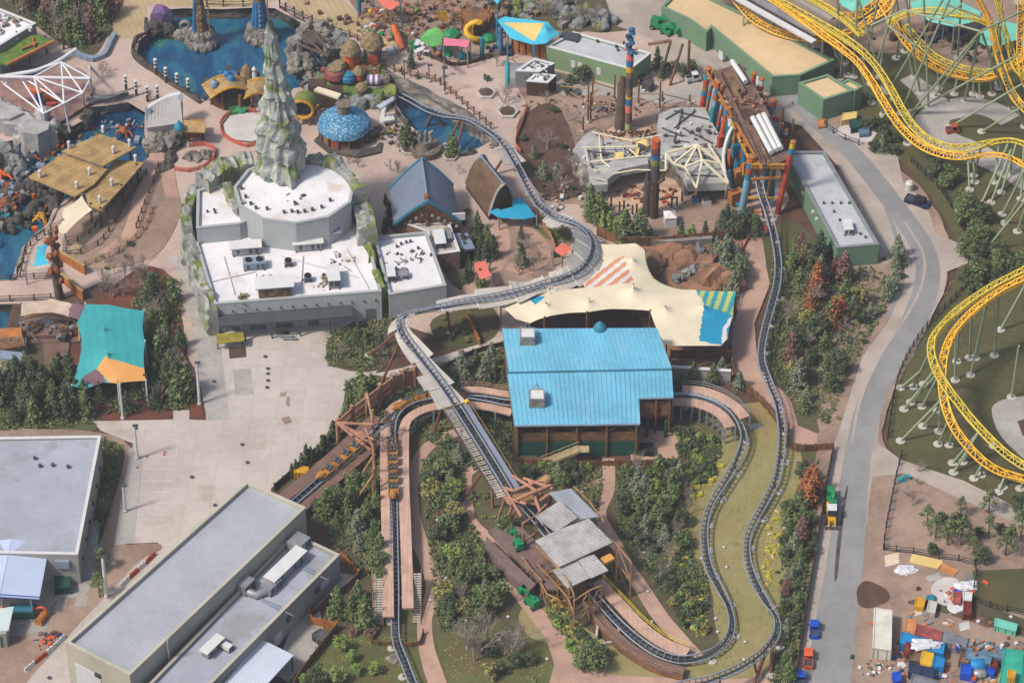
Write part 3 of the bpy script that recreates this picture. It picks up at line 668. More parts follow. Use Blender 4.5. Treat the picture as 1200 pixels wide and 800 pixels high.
for s in(-1,1):
 for i in range(5):q=P(501+s*(6+i*7),247+i*3.2,8.0-i*.9);mb.blob((q.x,q.y-.4,q.z-.8),.4,Q_['rock'],1,.2)
mb.build('gable_carving',parent=bn)
fe=flat_building('barn_porch','brown brick porch block with pale gravel roof in front of the blue-roofed hall','building',[(478,297),(540,297),(527,258),(475,262)],4.2,'brick_brown','pad',cap='cap_white')if False else None
M('gravel_roof',(214,202,192),.9,.6,.1)
fe=flat_building('barn_porch','brown brick porch block with pale gravel roof in front of the blue-roofed hall','building',[(510,298),(539,294),(526,259),(476,262),(500,271)],4.6,'brick_brown','gravel_roof',cap='cap_white',par=.4)
rtu('white-lidded unit on the gravel porch roof below the teal gable',(515,285),4.2,(2.0,4.0,1.2),.15,'lid')
rtu('open frame condenser on the gravel porch roof',(525,279),4.2,(1.6,3.0,.7),.15,'duct')
mb=MB();rr_=[P(531,273,3.4),P(548,273,2.9),P(557,291,2.6),P(541,293,3.2)];mb.prism([Vector(p)for p in rr_],2.4,None,Q_['metal_blue_grey'],bottom=True);o=mb.build('lean_to_roof',parent=fe)
mb=MB()
for q in rr_:mb.box((q.x,q.y,1.2),(.25,.25,2.4),0,Q_['dark_timber'])
mb.build('lean_to_post',parent=fe)
# brown pointed roof
M('brown_shingle',(132,106,82),.9,.5,.15,stripes=(90,.5,.12))
gable('gothic_hall','brown shingled pointed hall with curved roof right of the blue-roofed hall','building',(545,214),(573,252),(574,200),(604,236),1.6,(563,183),(590,216),10.2,'brown_shingle','dark_timber','gravel_roof',curve=1.5)
# sails: tensioned cloth, outline and peaks given with heights, coloured panels by patch
def sail(name,label,out,mat,peaks=(),patches=(),sag=.06,grid=.55,cat='shade sail',posts=True,loc=None,group=None,postmat='metal_grey',edge=None):
 ctrl=[P(u,v,z)for u,v,z in out];pk=[P(u,v,z)for u,v,z in peaks];n=len(ctrl)
 c=sum(ctrl,Vector())/n;ring=[]
 for i in range(n):
  a,b=ctrl[i],ctrl[(i+1)%n];L=(b-a).length;k=max(2,int(L/.8));mid=Vector((c.x,c.y,0));
  e=Vector((b.x-a.x,b.y-a.y,0));nrm=Vector((-e.y,e.x,0)).normalized()
  if nrm.dot(Vector((c.x-a.x,c.y-a.y,0)))<0:nrm=-nrm
  s=sag[i]if isinstance(sag,(list,tuple))else sag
  for j in range(k):
   f=j/k;q=a.lerp(b,f)+nrm*(L*s*4*f*(1-f))*1.0;q.z-=L*abs(s)*.35*4*f*(1-f);ring.append(q)
 allc=ring+pk;wts=[1]*len(ring)+[60]*len(pk)
 def zat(x,y):
  sw=sz=0
  for q,w_ in zip(allc,wts):
   d2=(q.x-x)**2+(q.y-y)**2+.05;w_=w_/(d2**1.25);sw+=w_;sz+=w_*q.z
  return sz/sw
 poly=[(p.x,p.y)for p in ring];vs=[Vector(p)for p in poly];ed=[(i,(i+1)%len(vs))for i in range(len(vs))]
 xs=[p[0]for p in poly];ys=[p[1]for p in poly];y=min(ys);rw=0
 while y<max(ys):
  x=min(xs)+(grid/2 if rw%2 else 0)
  while x<max(xs):
   if inpoly(x,y,poly)and min((x-q[0])**2+(y-q[1])**2 for q in poly)>(grid*.45)**2:vs.append(Vector((x,y)))
   x+=grid
  y+=grid*.87;rw+=1
 for q in pk:vs.append(Vector((q.x,q.y)))
 ov,oe,of,*_=delaunay_2d_cdt(vs,ed,[],0,1e-4)
 nr=len(ring);v3=[]
 for i,p in enumerate(ov):
  z=ring[i].z if i<nr else zat(p.x,p.y);v3.append(Vector((p.x,p.y,z)))
 nb=[set()for _ in v3]
 for f in of:
  for a in f:nb[a].update(f)
 fix=set(range(nr))
 for q in pk:fix.add(min(range(len(v3)),key=lambda i:(v3[i].x-q.x)**2+(v3[i].y-q.y)**2))
 for q in pk:v3[min(range(len(v3)),key=lambda i:(v3[i].x-q.x)**2+(v3[i].y-q.y)**2)].z=q.z
 zz=[q.z for q in v3];free=[i for i in range(len(v3))if i not in fix];nb=[[j for j in s_ if j!=i]for i,s_ in enumerate(nb)]
 for _ in range(120):
  for i in free:l_=nb[i];zz[i]+=1.6*(sum([zz[j]for j in l_])/len(l_)-zz[i])
 for i in free:v3[i].z=zz[i]
 th=thing(name,label,cat,(c.x,c.y,0),group);mb=MB()
 for f in of:
  cc=sum((v3[i]for i in f),Vector())/len(f)
  if not inpoly(cc.x,cc.y,poly):continue
  u,v=W2P(cc);m=Q_[mat]
  for pp,pm in patches:
   if callable(pp):
    if pp(u,v):m=Q_[pm]
   elif inpoly(u,v,pp):m=Q_[pm]
  q=[v3[i]for i in f]
  if(q[1]-q[0]).cross(q[2]-q[0]).z<0:q.reverse()
  mb.face(q,m)
 key={};vv=[];ff=[]
 for f in mb.f:
  g=[]
  for i in f:
   kx=tuple(round(x,4)for x in mb.v[i])
   if kx not in key:key[kx]=len(vv);vv.append(mb.v[i])
   g.append(key[kx])
  ff.append(tuple(g))
 mb.v,mb.f=vv,ff;mb.sm=[True]*len(ff);mb.build('canopy_cloth',parent=th)
 if edge:
  mb=MB();mb.tube(ring+[ring[0]],.09,Q_[edge],5,False);mb.build('edge_cable',parent=th)
 if posts:
  for i,q in enumerate(ctrl):
   if posts is True or i in posts:
    mb=MB();mb.tube([(q.x,q.y,0),(q.x,q.y,q.z+.3)],.14,Q_[postmat],8);mb.build('post',parent=th)
  for q in pk:
   mb=MB();mb.tube([(q.x,q.y,0),(q.x,q.y,q.z-.35)],.12,Q_[postmat],8);mb.build('mast',parent=th)
 return th
M('cream_cloth',(252,238,205),.8,.15,.05);M('orange_cloth',(236,160,122),.8,.2,.05);M('blue_cloth',(30,166,208),.7,.2,.06)
M('teal_cloth',(62,178,180),.75,.12,.07,stripes=(10,1.6,.08));M('yellow_cloth',(248,218,136),.8,.2,.05);M('cyan_cloth',(80,208,238),.7,.2,.05)
M('white_cloth',(245,240,235),.8,.2,.05);M('beige_cloth',(216,196,172),.85,.25,.12);M('purple_cloth',(126,96,106),.8,.2,.1)
M('amber_cloth',(244,176,96),.8,.2,.06);M('teal_stripe',(52,172,182),.8,.2,.05);M('lime_stripe',(206,214,130),.8,.2,.05)
M('pink_cloth',(252,138,160),.8,.2,.05);M('coral_cloth',(250,130,110),.8,.2,.05);M('green_cloth',(110,196,104),.8,.2,.08)
tri=[(731,300),(684,321),(686,337.5),(743,331)]
def ostripe(u,v):
 if not inpoly(u,v,tri):return False
 return((u*.62+v*.78)%9.0)<4.6
def gstripe(u,v):
 return inpoly(u,v,[(814,339),(865,340),(859,370),(826,357)])and((u+.35*v)%11)<5.5
sail('plaza_canopy','large cream tensile canopy with striped orange and blue corners behind the blue station roof',[(587,359,6),(601,348,6.5),(644,339,7),(684,337,7),(684,321,6.5),(706,306,6.5),(704,286,6.5),(745,285,7),(756,293,6.2),(766,326,6.5),(814,339.5,7),(863,341,6.5),(859,370,6.2),(853,396,6),(845,405,6),(781,405,7),(762,364,7.2),(716,362,7.5),(688,366,7.5),(638,372,7.5),(621,379,6.5),(604,374,7)],'cream_cloth',peaks=[(742,330,10.6),(741,300,8.6),(780,356,9.4),(825,354,8.8),(690,347,9.6),(640,352,9)],patches=[(tri,'white_cloth'),(ostripe,'orange_cloth'),([(616,346.5),(639,347),(627,357.5)],'blue_cloth'),([(588,356),(598,346),(616,346),(607,353)],'orange_cloth'),([(814,339),(865,340),(859,370),(826,357)],'lime_stripe'),(gstripe,'teal_stripe'),([(825,357),(866,372),(860,408),(819,399)],'blue_cloth'),([(858,371),(854,373),(847,385),(845,405),(852,398),(851,386),(860,374)],'white_cloth')],sag=[.0,.02,.02,0,.02,0,.02,0,.05,.09,.02,.02,.03,0,0,.03,.03,.04,.09,.09,.05,.04],grid=.4,posts=[0,2,3,5,7,8,9,11,13,15,16,18,19],postmat='brown_timber',cat='canopy')
sail('shade_sail','bright blue open-centred sail at the foot of the brown pointed hall',[(575,240,3),(585,246,3.6),(601,242,3.8),(600,233,4),(612,232,4),(620,243,3.6),(629,254,3),(613,257,3),(585,255.5,3),(574,249,3)],'blue_cloth',sag=.02,grid=.5,posts=[1,4,6,8])
sail('shade_sail','large teal sail with amber and purple corner patches left of the service road',[(100,356,7),(128,357,7),(169,364,6.5),(170,400,6.5),(171,446,6),(137,449,6),(120,448,5),(99,456,4),(84,452,4),(95,410,6),(90,378,6.5)],'teal_cloth',peaks=[(121,381,8.6),(125,410,8.4),(137,441,8.8)],patches=[([(123,418),(171,432),(175,450),(132,451),(120,440),(113,432)],'amber_cloth'),([(113,432),(121,440),(125,450),(112,452),(97,446),(98,440)],'purple_cloth')],sag=[.01,.02,.04,.03,.04,.02,.01,.01,.02,.05,.02],grid=.35,posts=[0,2,3,4,7,8],postmat='white_paint')
sail('shade_sail','weathered beige arched sail left of the large teal sail',[(25,356,6),(60,350,6.5),(92,356,7),(100,358,7),(92,374,6.5),(82,371,6),(62,366,6),(40,367,6),(24,371,5.5)],'beige_cloth',patches=[([(84,352),(104,352),(94,376),(80,373)],'purple_cloth')],sag=.02,grid=.6,posts=[0,2,4,8])
sail('shade_sail','cream shade sail below the tan plank roofs by the inlet',[(96,229,5),(108,246,5),(76,275,4.5),(65,270,4.5),(74,258,4.5),(72,245,5)],'cream_cloth',sag=[.04,.06,.02,.03,.02,.06],grid=.5,posts=[0,1,2,4])
sail('shade_sail','small blue sail with tan border above the inlet stairs',[(37,291,4.5),(60,282,4.5),(54,291,4),(53,300,4),(60,312,4),(30,318,3.5),(36,303,4)],'cyan_cloth',patches=[([(34,288),(44,288),(41,305),(38,314),(28,320),(28,300)],'beige_cloth'),([(28,322),(30,314),(62,309),(62,316)],'beige_cloth')],sag=.04,grid=.4,posts=[0,1,4,5])
sail('shade_sail','large cyan sail with a yellow triangle beside the green flat-roofed building',[(582,24,7),(591,19.5,7),(620,23,7),(642,26,7),(656,40,6),(640,51,6),(625,53,6),(600,46,6.2),(595,42,6)],'cyan_cloth',peaks=[(640,28,8.5),(626,50,7.0)],patches=[([(589,26.5),(638,27.5),(626,49)],'yellow_cloth')],sag=[0,.01,.01,.04,.03,.04,.03,.02,.04],grid=.28,posts=[0,2,4,6,8],postmat='blue_cloth')
sail('shade_sail','pink shade sail over the playground beside the orange post',[(519,43.5,5),(536,46,5),(551,47,5),(548,56,5),(535,54,5),(520,54,5)],'pink_cloth',sag=.03,grid=.4,posts=[0,2,3,5])
sail('shade_sail','coral pink sail at the top edge of the playground',[(437,-4,5),(455,-4,5),(469,4,5),(458,13,5),(449,8,5)],'coral_cloth',sag=.03,grid=.4,posts=[0,2,3])
sail('shade_sail','tiny cyan sail tip at the top edge behind the playground',[(572,-6,5),(590,-6,5),(583,6,5)],'cyan_cloth',sag=.03,grid=.4,posts=[0,1,2])
sail('shade_sail','orange square sail on the path left of the curved steel track',[(555,308,4),(569,305,4),(576,323,4),(562,328,4)],'coral_cloth',sag=.02,grid=.4,posts=[0,1,2,3])
sail('shade_sail','orange diamond sail inside the bend of the steel track',[(648,293,4),(659,284,4),(671,291,4),(659,301,4)],'coral_cloth',sag=.02,grid=.4,posts=[0,1,2,3])
# blue roofed station
M('station_blue',(124,206,236),.6,.12,.08,stripes=(0,.9,.05),spot=(.14,.55,(146,208,230),.8));M('wood_clad',(164,116,74),.85,.35,.25,c2=(104,78,60),stripes=(0,.7,.18));M('green_wall',(28,92,76),.7,.4,.08)
def poly_roof(mb,pts,m,th=.3):
 pts=[Vector(p)for p in pts];mb.prism([Vector(p)for p in pts],0,None,m,top=True)if False else None
 n=len(pts);a=sum(pts[i].x*pts[(i+1)%n].y-pts[(i+1)%n].x*pts[i].y for i in range(n))
 if a<0:pts.reverse()
 lo=[p-Vector((0,0,th))for p in pts];mb.poly(pts,m);mb.raw(pts+lo,[(n+i,n+(i+1)%n,(i+1)%n,i)for i in range(n)]+[tuple(range(2*n-1,n-1,-1))],m)
cst=P(690,520);st=thing('ride_station','bright blue metal-roofed timber ride station in the centre','building',(cst.x,cst.y,0))
mb=MB();poly_roof(mb,[P(588,385,11.2),P(770,384,11.2),P(787,431,10.2),P(596,435,10.2)],Q_['station_blue']);mb.build('roof',parent=st)
mb=MB();poly_roof(mb,[P(594,436,9.7),P(787,432,9.7),P(789,465,8.7),P(748,466,8.7),P(750,496,8),P(603,498,8)],Q_['station_blue']);mb.build('roof',parent=st)
mb=MB()
for e0,e1,r0,r1,n_ in((P(588,385,11.25),P(770,384,11.25),P(596,435,10.25),P(787,431,10.25),34),(P(594,436,9.75),P(748,433,9.75),P(603,498,8.05),P(750,496,8.05),28),(P(752,433,9.75),P(787,432,9.75),P(754,466,8.75),P(789,465,8.75),7)):
 for k in range(n_+1):mb.beam(e0.lerp(e1,k/n_),r0.lerp(r1,k/n_),.05,.03,Q_['station_blue'])
mb.build('standing_seams',parent=st,kind='stuff')
mb=MB();mb.beam(P(603,499,7.9),P(750,497,7.9),.3,.25,Q_['metal_blue_grey']);mb.beam(P(748,467,8.6),P(789,466,8.6),.3,.25,Q_['metal_blue_grey']);mb.beam(P(594,436,9.9),P(787,432,9.9),.35,.15,Q_['teal_trim']);mb.build('gutter',parent=st)
mb=MB()
A,B,C_,D_,E_,F_,G_=[Vector((q.x,q.y,0))for q in(P(606,495,8),P(746,494,8),P(745,464,8.7),P(785,463,8.7),P(768,388,11),P(592,389,11),P(598,440,9.5))]
def wl(a,b,z0,z1,m,t=.25):
 c=(a+b)/2;L=(b-a).length;mb.box((c.x,c.y,(z0+z1)/2),(L,t,z1-z0),math.atan2((b-a).y,(b-a).x),Q_[m])
wl(A,B,0.05,3.4,'green_wall');mb.build('lower_wall',parent=st);mb=MB()
wl(A,B,3.7,5.6,'wood_clad');wl(C_,D_,4.0,7.4,'wood_clad');wl(G_,F_,3.5,9.0,'wood_clad');wl(A,G_,3.7,7.6,'wood_clad');wl(D_,E_,3.6,7.0,'wood_clad');mb.build('timber_cladding',parent=st)
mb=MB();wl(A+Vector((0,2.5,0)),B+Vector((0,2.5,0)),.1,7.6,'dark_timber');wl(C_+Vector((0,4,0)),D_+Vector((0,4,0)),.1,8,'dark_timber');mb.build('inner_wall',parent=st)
mb=MB();mb.prism([Vector((q.x,q.y,0))for q in(A,B,C_,D_,E_,F_,G_)],3.4,3.68,Q_['brown_timber'],bottom=True);mb.build('floor',parent=st)
for i,(a,b,zt)in enumerate([(A,0,7.8),(A.lerp(B,.25),0,7.8),(A.lerp(B,.5),0,7.8),(A.lerp(B,.75),0,7.8),(B,0,7.8),(C_.lerp(D_,.1),0,8.5),(D_,0,8.5),(C_.lerp(D_,.6),0,8.5)]):
 mb=MB();mb.box((a.x,a.y-.35,zt/2),(.35,.35,zt),0,Q_['brown_timber']);mb.build('post',parent=st)
mb=MB()
for i in range(4):
 a=A.lerp(B,i/4);b=A.lerp(B,(i+1)/4);c=(a+b)/2
 for q0,q1 in((a,c),(b,c)):mb.beam((q0.x,q0.y-.3,5.9),(q1.x,q1.y-.3,7.7),.2,m=Q_['dark_timber'])
mb.build('brace',parent=st,kind=None)
mb=MB();a=P(634,537,.3);b=P(678,519,3.5);a.y-=1.4;b.y=a.y+.4
for s in(-.7,.7):mb.beam(a+Vector((0,s,0)),b+Vector((0,s,0)),.25,.5,Q_['tan_boards'])
for i in range(16):q=a.lerp(b,(i+.5)/16);mb.box(q,(.42,1.4,.08),0,Q_['tan_boards'])
for s in(-.7,.7):
 mb.beam(a+Vector((0,s,1.1)),b+Vector((0,s,1.1)),.08,m=Q_['tan_boards'])
 for i in range(5):q=a.lerp(b,i/4);mb.beam(q+Vector((0,s,0)),q+Vector((0,s,1.1)),.07,m=Q_['tan_boards'])
mb.box(b+Vector((.9,0,0)),(1.8,1.6,.12),0,Q_['tan_boards'])
mb.build('stairs',parent=st)
for i in range(2):
 q=P(758+i*22,513);mb=MB();mb.lathe((q.x,q.y,0),[(.35,0),(.3,.3),(.28,4.2)],Q_['green_wall'],8);mb.build('column',parent=st)
for lab,(u,v),z in(('square galvanised roof hatch with stone curb low on the blue station roof',(629,470),8.9),('open steel frame vent at the top left of the blue station roof',(618,398),11.0)):
 c=P(u,v,z);th=thing('roof_hatch',lab,'roof hatch',tuple(c));mb=MB();mb.box(c+Vector((0,0,.6)),(2.7,2.7,1.6),0,Q_['rock']);mb.build('curb',parent=th)
 mb=MB();mb.box(c+Vector((0,0,1.5)),(2.3,2.3,.2),0,Q_['cap_white'])
 for s in(-1,1):
  mb.box(c+Vector((s*1.25,0,1.55)),(.2,2.7,.35),0,Q_['metal_grey']);mb.box(c+Vector((0,s*1.25,1.55)),(2.3,.2,.35),0,Q_['metal_grey']);mb.beam(c+Vector((s*.6,1.3,1.5)),c+Vector((0,1.3,3.0)),.14,m=Q_['metal_blue_grey'])
 mb.build('frame',parent=th)
c=P(703,384,11.3);mb=MB();mb.lathe(c,[(1.3,-.3),(.9,.6),(.3,1.3),(.02,1.5)],Q_['teal_trim'],12);mb.build('cowl',parent=st)
# long grey building bottom left
M('seam_roof',(190,193,202),.5,.06,.06,stripes=(38.5,.7,.10),spot=(.06,.60,(152,158,172),.4));M('tan_wall',(206,200,182),.85,.12,.06);M('grey_roof_b',(184,190,202),.75,.08,.06,spot=(.13,.56,(160,160,162),.8));M('grey_wall_b',(176,174,168),.85,.1,.06)
HB=10.0
bl=flat_building('warehouse','long warehouse with pale seamed metal roof and tan walls at the lower left','building',[(77,752),(152,790),(358,594),(289,563)],HB,'tan_wall','seam_roof',cap='tan_wall',par=.8,t=.5)
q0,q1=P(77,752,HB),P(152,790,HB)
mb=MB();wallrect(mb,q0,q1,.12,.52,.1,6,Q_['cap_white'],.08);mb.build('roller_door',parent=bl)
mb=MB();wallrect(mb,q0,q1,.44,.52,5.6,6.4,Q_['metal_dark'],.3,.4);mb.build('wall_light',parent=bl)
mb=MB();a=P(152,790,HB);b=P(358,594,HB);t2=(b-a).normalized();q=a+t2*9;mb.tube([(q.x+.5,q.y-.5,2),(q.x+.5,q.y-.5,HB+.5),(q.x+.5,q.y-.3,HB+.8)],.18,Q_['metal_grey'],6);mb.build('pipe',parent=bl)
HC=6.5
bc=flat_building('warehouse_wing','lower flat-roofed grey wing along the right side of the long warehouse','building',[(172,812),(358,612),(340,626),(398,650),(232,812)],HC,'grey_wall_b','grey_roof_b',cap='tan_wall',par=.7)if False else flat_building('warehouse_wing','lower flat-roofed grey wing along the right side of the long warehouse','building',[(134,842),(345,624),(398,649),(206,842)],HC,'grey_wall_b','grey_roof_b',cap='tan_wall',par=.7)
a,b=P(206,842,HC),P(398,649,HC)
for f0,f1 in((.45,.47),(.66,.68),(.84,.86)):
 mb=MB();wallrect(mb,a,b,f0,f1,3.2,4.2,Q_['metal_dark'],.35,.5);mb.build('wall_light',parent=bc)
mb=MB();wallrect(mb,a,b,.58,.63,.1,2.6,Q_['cap_white'],.08);mb.build('door',parent=bc)
mb=MB();wallrect(mb,a,b,.88,.93,2.6,4.0,Q_['cap_white'],.06)
mb.build('window',parent=bc)
WR=R(38.5)*-1+math.pi/2-.0
d_=(P(358,594,HB)-P(152,790,HB));WR=math.atan2(d_.y,d_.x)
rtu('long white-lidded unit on the grey wing roof beside the warehouse',(335,670),HC-.7,(8.5,2.4,1.6),WR,'lid')
rtu('white-lidded unit near the front of the grey wing roof',(249,762),HC-.7,(4.4,1.8,1.2),WR,'lid')
rtu('silver duct box at the back corner of the grey wing roof',(350,641),HC-.7,(3.6,3.4,1.6),WR,'none',body='metal_grey')
rtu('silver duct box left of the long lid on the grey wing roof',(318,690),HC-.7,(3.6,2.6,1.4),WR,'none',body='metal_grey')
rtu('bulky silver air handler against the warehouse wall',(287,690),HC-.7,(3.0,3.0,1.8),WR,'none',body='metal_grey',name='air_handler')
def ductrun(label,pts,z,r=.45):
 mb=MB();mb.tube([P(u,v,z+r)for u,v in pts],r,Q_['metal_grey'],10);return mb.build('duct',label=label,cat='duct')
ductrun('fat silver duct elbow beside the bulky air handler',[(291,693),(300,697),(312,692)],HC-.7,.7)
mb=MB()
for s in(0,1):
 for i in range(4):
  c=P(345+i*6-s*40,661+i*2.5+s*42,HC-.4);mb.beam(c,c+Matrix.Rotation(WR-1.57,3,'Z')@Vector((3.6,0,0)),.12,m=Q_['metal_blue_grey'])
 a_,b_=P(341-s*40,657+s*42,HC-.4),P(368-s*40,668+s*42,HC-.4);mb.beam(a_,b_,.14,m=Q_['metal_blue_grey'])
mb.build('pipe_rack',label='blue-grey pipe racks beside the long lid on the grey wing roof',cat='pipes')
rtu('white unit with grey pipes beside the front lid on the grey wing',(266,760),HC-.7,(1.2,2.2,.8),WR,'none',body='cap_white')
M('white_seam',(226,236,250),.5,.2,.04,stripes=(38.5,.55,.16))
c=P(290,790);cn=thing('canopy_shed','ribbed white metal awning at the foot of the grey wing','awning',(c.x,c.y,0));mb=MB()
poly_roof(mb,[P(262,800,4.5),P(306,748,4.5),P(344,767,4),P(300,815,4)],Q_['white_seam'],.25);mb.build('roof',parent=cn)
for u,v in((300,815),(344,767),(322,791)):
 q=P(u,v,4);mb=MB();mb.box((q.x-.3,q.y,1.9),(.3,.3,3.8),0,Q_['metal_dark']);mb.build('post',parent=cn)
bg_=flat_building('flat_building','large grey flat-roofed building at the left edge','building',[(-60,513),(118,510),(91,649),(-60,646)],7.2,'grey_wall_b','grey_roof_b',cap='cap_white',par=.5)
q0,q1=P(91,649,7.2),P(118,510,7.2)
for f in(.1,.25,.4,.55,.7,.85):
 mb=MB();wallrect(mb,q0,q1,f,f+.015,3,3.6,Q_['metal_dark'],.3,.4);mb.build('wall_light',parent=bg_)
mb=MB();wallrect(mb,q0,q1,.3,.42,.1,3.0,Q_['door_grey']);mb.build('door',parent=bg_)
mb=MB();q0,q1=P(-60,646,7.2),P(91,649,7.2);wallrect(mb,q0,q1,.82,.93,4.2,5.8,Q_['metal_blue_grey'],.5,.7);mb.build('louvre',parent=bg_)
vents('dark stub vent on the left grey flat roof',[(47,547),(62,546),(80,548),(41,538)],6.7,.25,.4,'vents on the left grey roof')
c=P(25,705);cn=thing('awning','pale blue-white pitched awning at the left edge over the sweeper truck','awning',(c.x,c.y,0));mb=MB();M('pale_blue_roof',(206,220,246),.45,.2,.03)
poly_roof(mb,[P(14,631,7.0),P(58,637,6.2),P(46,701,5.2),P(0,698,6.0)],Q_['pale_blue_roof'],.2);poly_roof(mb,[P(13.7,631,7.0),P(-.6,698,6.0),P(-40,690,5.6),P(-30,636,6.2)],Q_['pale_blue_roof'],.2);mb.build('roof',parent=cn)
mb=MB();mb.beam(P(0,698,5.7),P(46,701,4.9),.2,.8,M('royal_blue',(46,84,190),.5));mb.build('fascia',parent=cn)
for u,v,z in((36,701,5),(2,700,5),(55,640,6),(12,640,6)):
 q=P(u,v,z);mb=MB();mb.tube([(q.x,q.y,0),(q.x,q.y,z-.3)],.16,Q_['metal_grey'],6);mb.build('post',parent=cn)
c=P(0,745);cn=thing('ribbed_kiosk','small kiosk with ribbed white roof at the lower left edge','kiosk',(c.x,c.y,0));mb=MB()
poly_roof(mb,[P(-30,717,4.2),P(16,710,4.2),P(10,738,3.6),P(-30,742,3.6)],M('green_white_roof',(222,236,236),.5,.2,.04,stripes=(80,.5,.14)),.2);mb.build('roof',parent=cn)
mb=MB();q=PP([(-30,746),(7,742),(13,715),(-30,720)],3.4);mb.prism(q,0,3.4,Q_['grey_wall_b']);mb.build('wall',parent=cn)
for f in(.45,.6,.8):
 mb=MB();wallrect(mb,q[0],q[1],f,f+.05,.1,2.8,Q_['metal_dark']);mb.build('door',parent=cn)
# green service buildings
M('sage_wall',(126,160,128),.85,.1,.05);M('sage_light',(150,176,134),.85,.1,.05);M('grey_flat',(206,210,214),.8,.15,.07,spot=(.2,.56,(170,174,178),.6));M('sand_roof',(238,208,162),.85,.1,.06,spot=(.1,.58,(216,180,134),.6));M('slate_wall',(150,156,156),.85,.2,.05)
g1=flat_building('green_building','sage green box building with grey roof behind the striped totem','building',[(640,54),(739,81),(763,62),(672,37)],5.0,'sage_light','grey_flat',cap='cap_white',par=.5)
q0,q1=P(640,54,5.0),P(739,81,5.0)
for f in(.3,.38,.6):
 mb=MB();wallrect(mb,q0,q1,f,f+.05,1.5,3.2,Q_['cap_white'],.05);mb.build('window',parent=g1)
vents('dark stub vent on the grey roof of the green box building',[(700,50),(722,56),(724,60),(664,44),(745,64),(731,52)],4.5,.2,.4,'vents on the green box building')
rtu('open roof well frame at the left end of the green box roof',(668,45),4.5,(4.0,2.6,.5),-.3,'none',body='metal_dark')
g2=flat_building('long_green_building','long sage green building with sand-coloured roof beside the upper road','building',[(775,8),(806,22),(828,38),(834,32),(905,90),(938,88),(978,70),(870,15),(800,-18)],5.2,'sage_wall','sand_roof',cap='sage_wall',par=.5)
flat_building('green_end_block','square green block with sand roof at the near end of the long green building','building',[(936,97),(965,117),(1000,106),(970,87)],5.6,'sage_wall','sand_roof',cap='sage_wall',par=.4)
flat_building('green_lean_block','small dark green lean block behind the square sand-roofed end block','building',[(984,98),(1002,107),(1011,101),(994,92)],5.4,'sage_wall','sand_roof',cap='sage_wall',par=.3)
g3=flat_building('east_green_building','sage green building with long grey roof left of the bending road','building',[(921,177),(981,290),(1030,286),(966,177)],5.2,'sage_wall','grey_flat',cap='metal_grey',par=.5)
rtu('white rooftop unit on the long grey roof by the bending road',(993,270),4.7,(1.9,3.6,1.2),.1,'none',body='cap_white')
vents('dark stub vent on the long grey roof by the bending road',[(977,249),(984,259),(1008,275),(1014,279),(995,239),(985,239),(975,239),(965,239)],4.7,.16,.35,'vents on the long grey roof')
q0,q1=P(921,177,5.2),P(981,290,5.2)
for f in(.35,.55,.62):
 mb=MB();wallrect(mb,q0,q1,f,f+.02,3,3.6,Q_['cap_white'],.3,.4);mb.build('wall_light',parent=g3)
mb=MB();wallrect(mb,q0,q1,.86,.95,.1,3.4,Q_['metal_dark']);mb.build('door',parent=g3)
q0,q1=P(828,38,5.2),P(905,90,5.2)
for f in(.2,.5,.75):
 mb=MB();wallrect(mb,q0,q1,f,f+.06,1,3,Q_['cap_white'],.05);mb.build('window',parent=g2)
sh=flat_building('arch_shop','small white-roofed shop with a teal arched front beside the plaza tree','building',[(604,83),(632,84),(650,74),(626,68)],4.2,'slate_wall','white_roof',par=.4)
c=P(596,90);mb=MB();
for i in range(10):
 a0,a1=math.pi*i/10,math.pi*(i+1)/10
 for x0,x1,m in((-3.2,0,'metal_grey'),):
  r_=3.0;o_=P(596,92)
  f=lambda x,a:o_+Vector((x+3,math.cos(a)*r_,math.sin(a)*r_))
  q=[f(x0,a0),f(x1,a0),f(x1,a1),f(x0,a1)];mb.face(q,Q_[m])
mb.build('vault_roof',parent=sh)
mb=MB();mb.tube([P(596,92)+Vector((-.3,math.cos(math.pi*i/12)*3.1,math.sin(math.pi*i/12)*3.1))for i in range(13)],.4,Q_['teal_stripe'],8);mb.build('arch',parent=sh)
flat_building('rear_shop','small white-roofed kitchen block right of the teal arched shop','building',[(617,95),(642,97),(652,88),(628,85)],3.6,'dark_timber','white_roof',par=.3)
clutter('pipe_clutter','tangle of roof pipes on the teal arched shop',(632,77),3.9,(1.6,.7),20,['metal_dark','cap_white','metal_grey'],.4)
clutter('pipe_clutter','tangle of roof pipes on the kitchen block',(636,91),3.4,(1.4,.5),16,['metal_dark','cap_white','metal_grey'],.35)
# coasters
M('steel_blue',(164,174,190),.45,.3,.06,metal=.2);M('steel_dark',(84,92,108),.5,.4,.1);M('timber_pink',(206,150,122),.85,.5,.14);M('deck_pink',(224,184,162),.85,.3,.1,stripes=(0,.8,.12))
M('rust_brown',(132,78,62),.6,.5,.1);M('timber_tan',(196,150,106),.85,.6,.16);M('panel_beige',(214,206,194),.7,.3,.07);M('footing',(214,208,196),.9,.5,.08)
M('deck_brown',(142,112,98),.9,.4,.12,stripes=(40,.8,.15));M('orange_steel',(252,190,46),.4,.3,.05,k=.85);M('yellow_steel',(222,196,62),.4,.3,.05,k=.8);M('sage_steel',(162,176,140),.55,.2,.05)
M('train_wood',(206,142,62),.6,.8,.2);M('train_seat',(92,110,120),.5,.8,.1);M('orange_steel_dark',(150,96,30),.6,.4,.1)
def frames(c):
 n=len(c);out=[]
 for i in range(n):
  t=(c[min(i+1,n-1)]-c[max(i-1,0)]).normalized();u=Vector((t.y,-t.x,0))
  if u.length<.05:u=Vector((1,0,0))
  u.normalize();out.append((c[i],t,u,u.cross(t)))
 return out
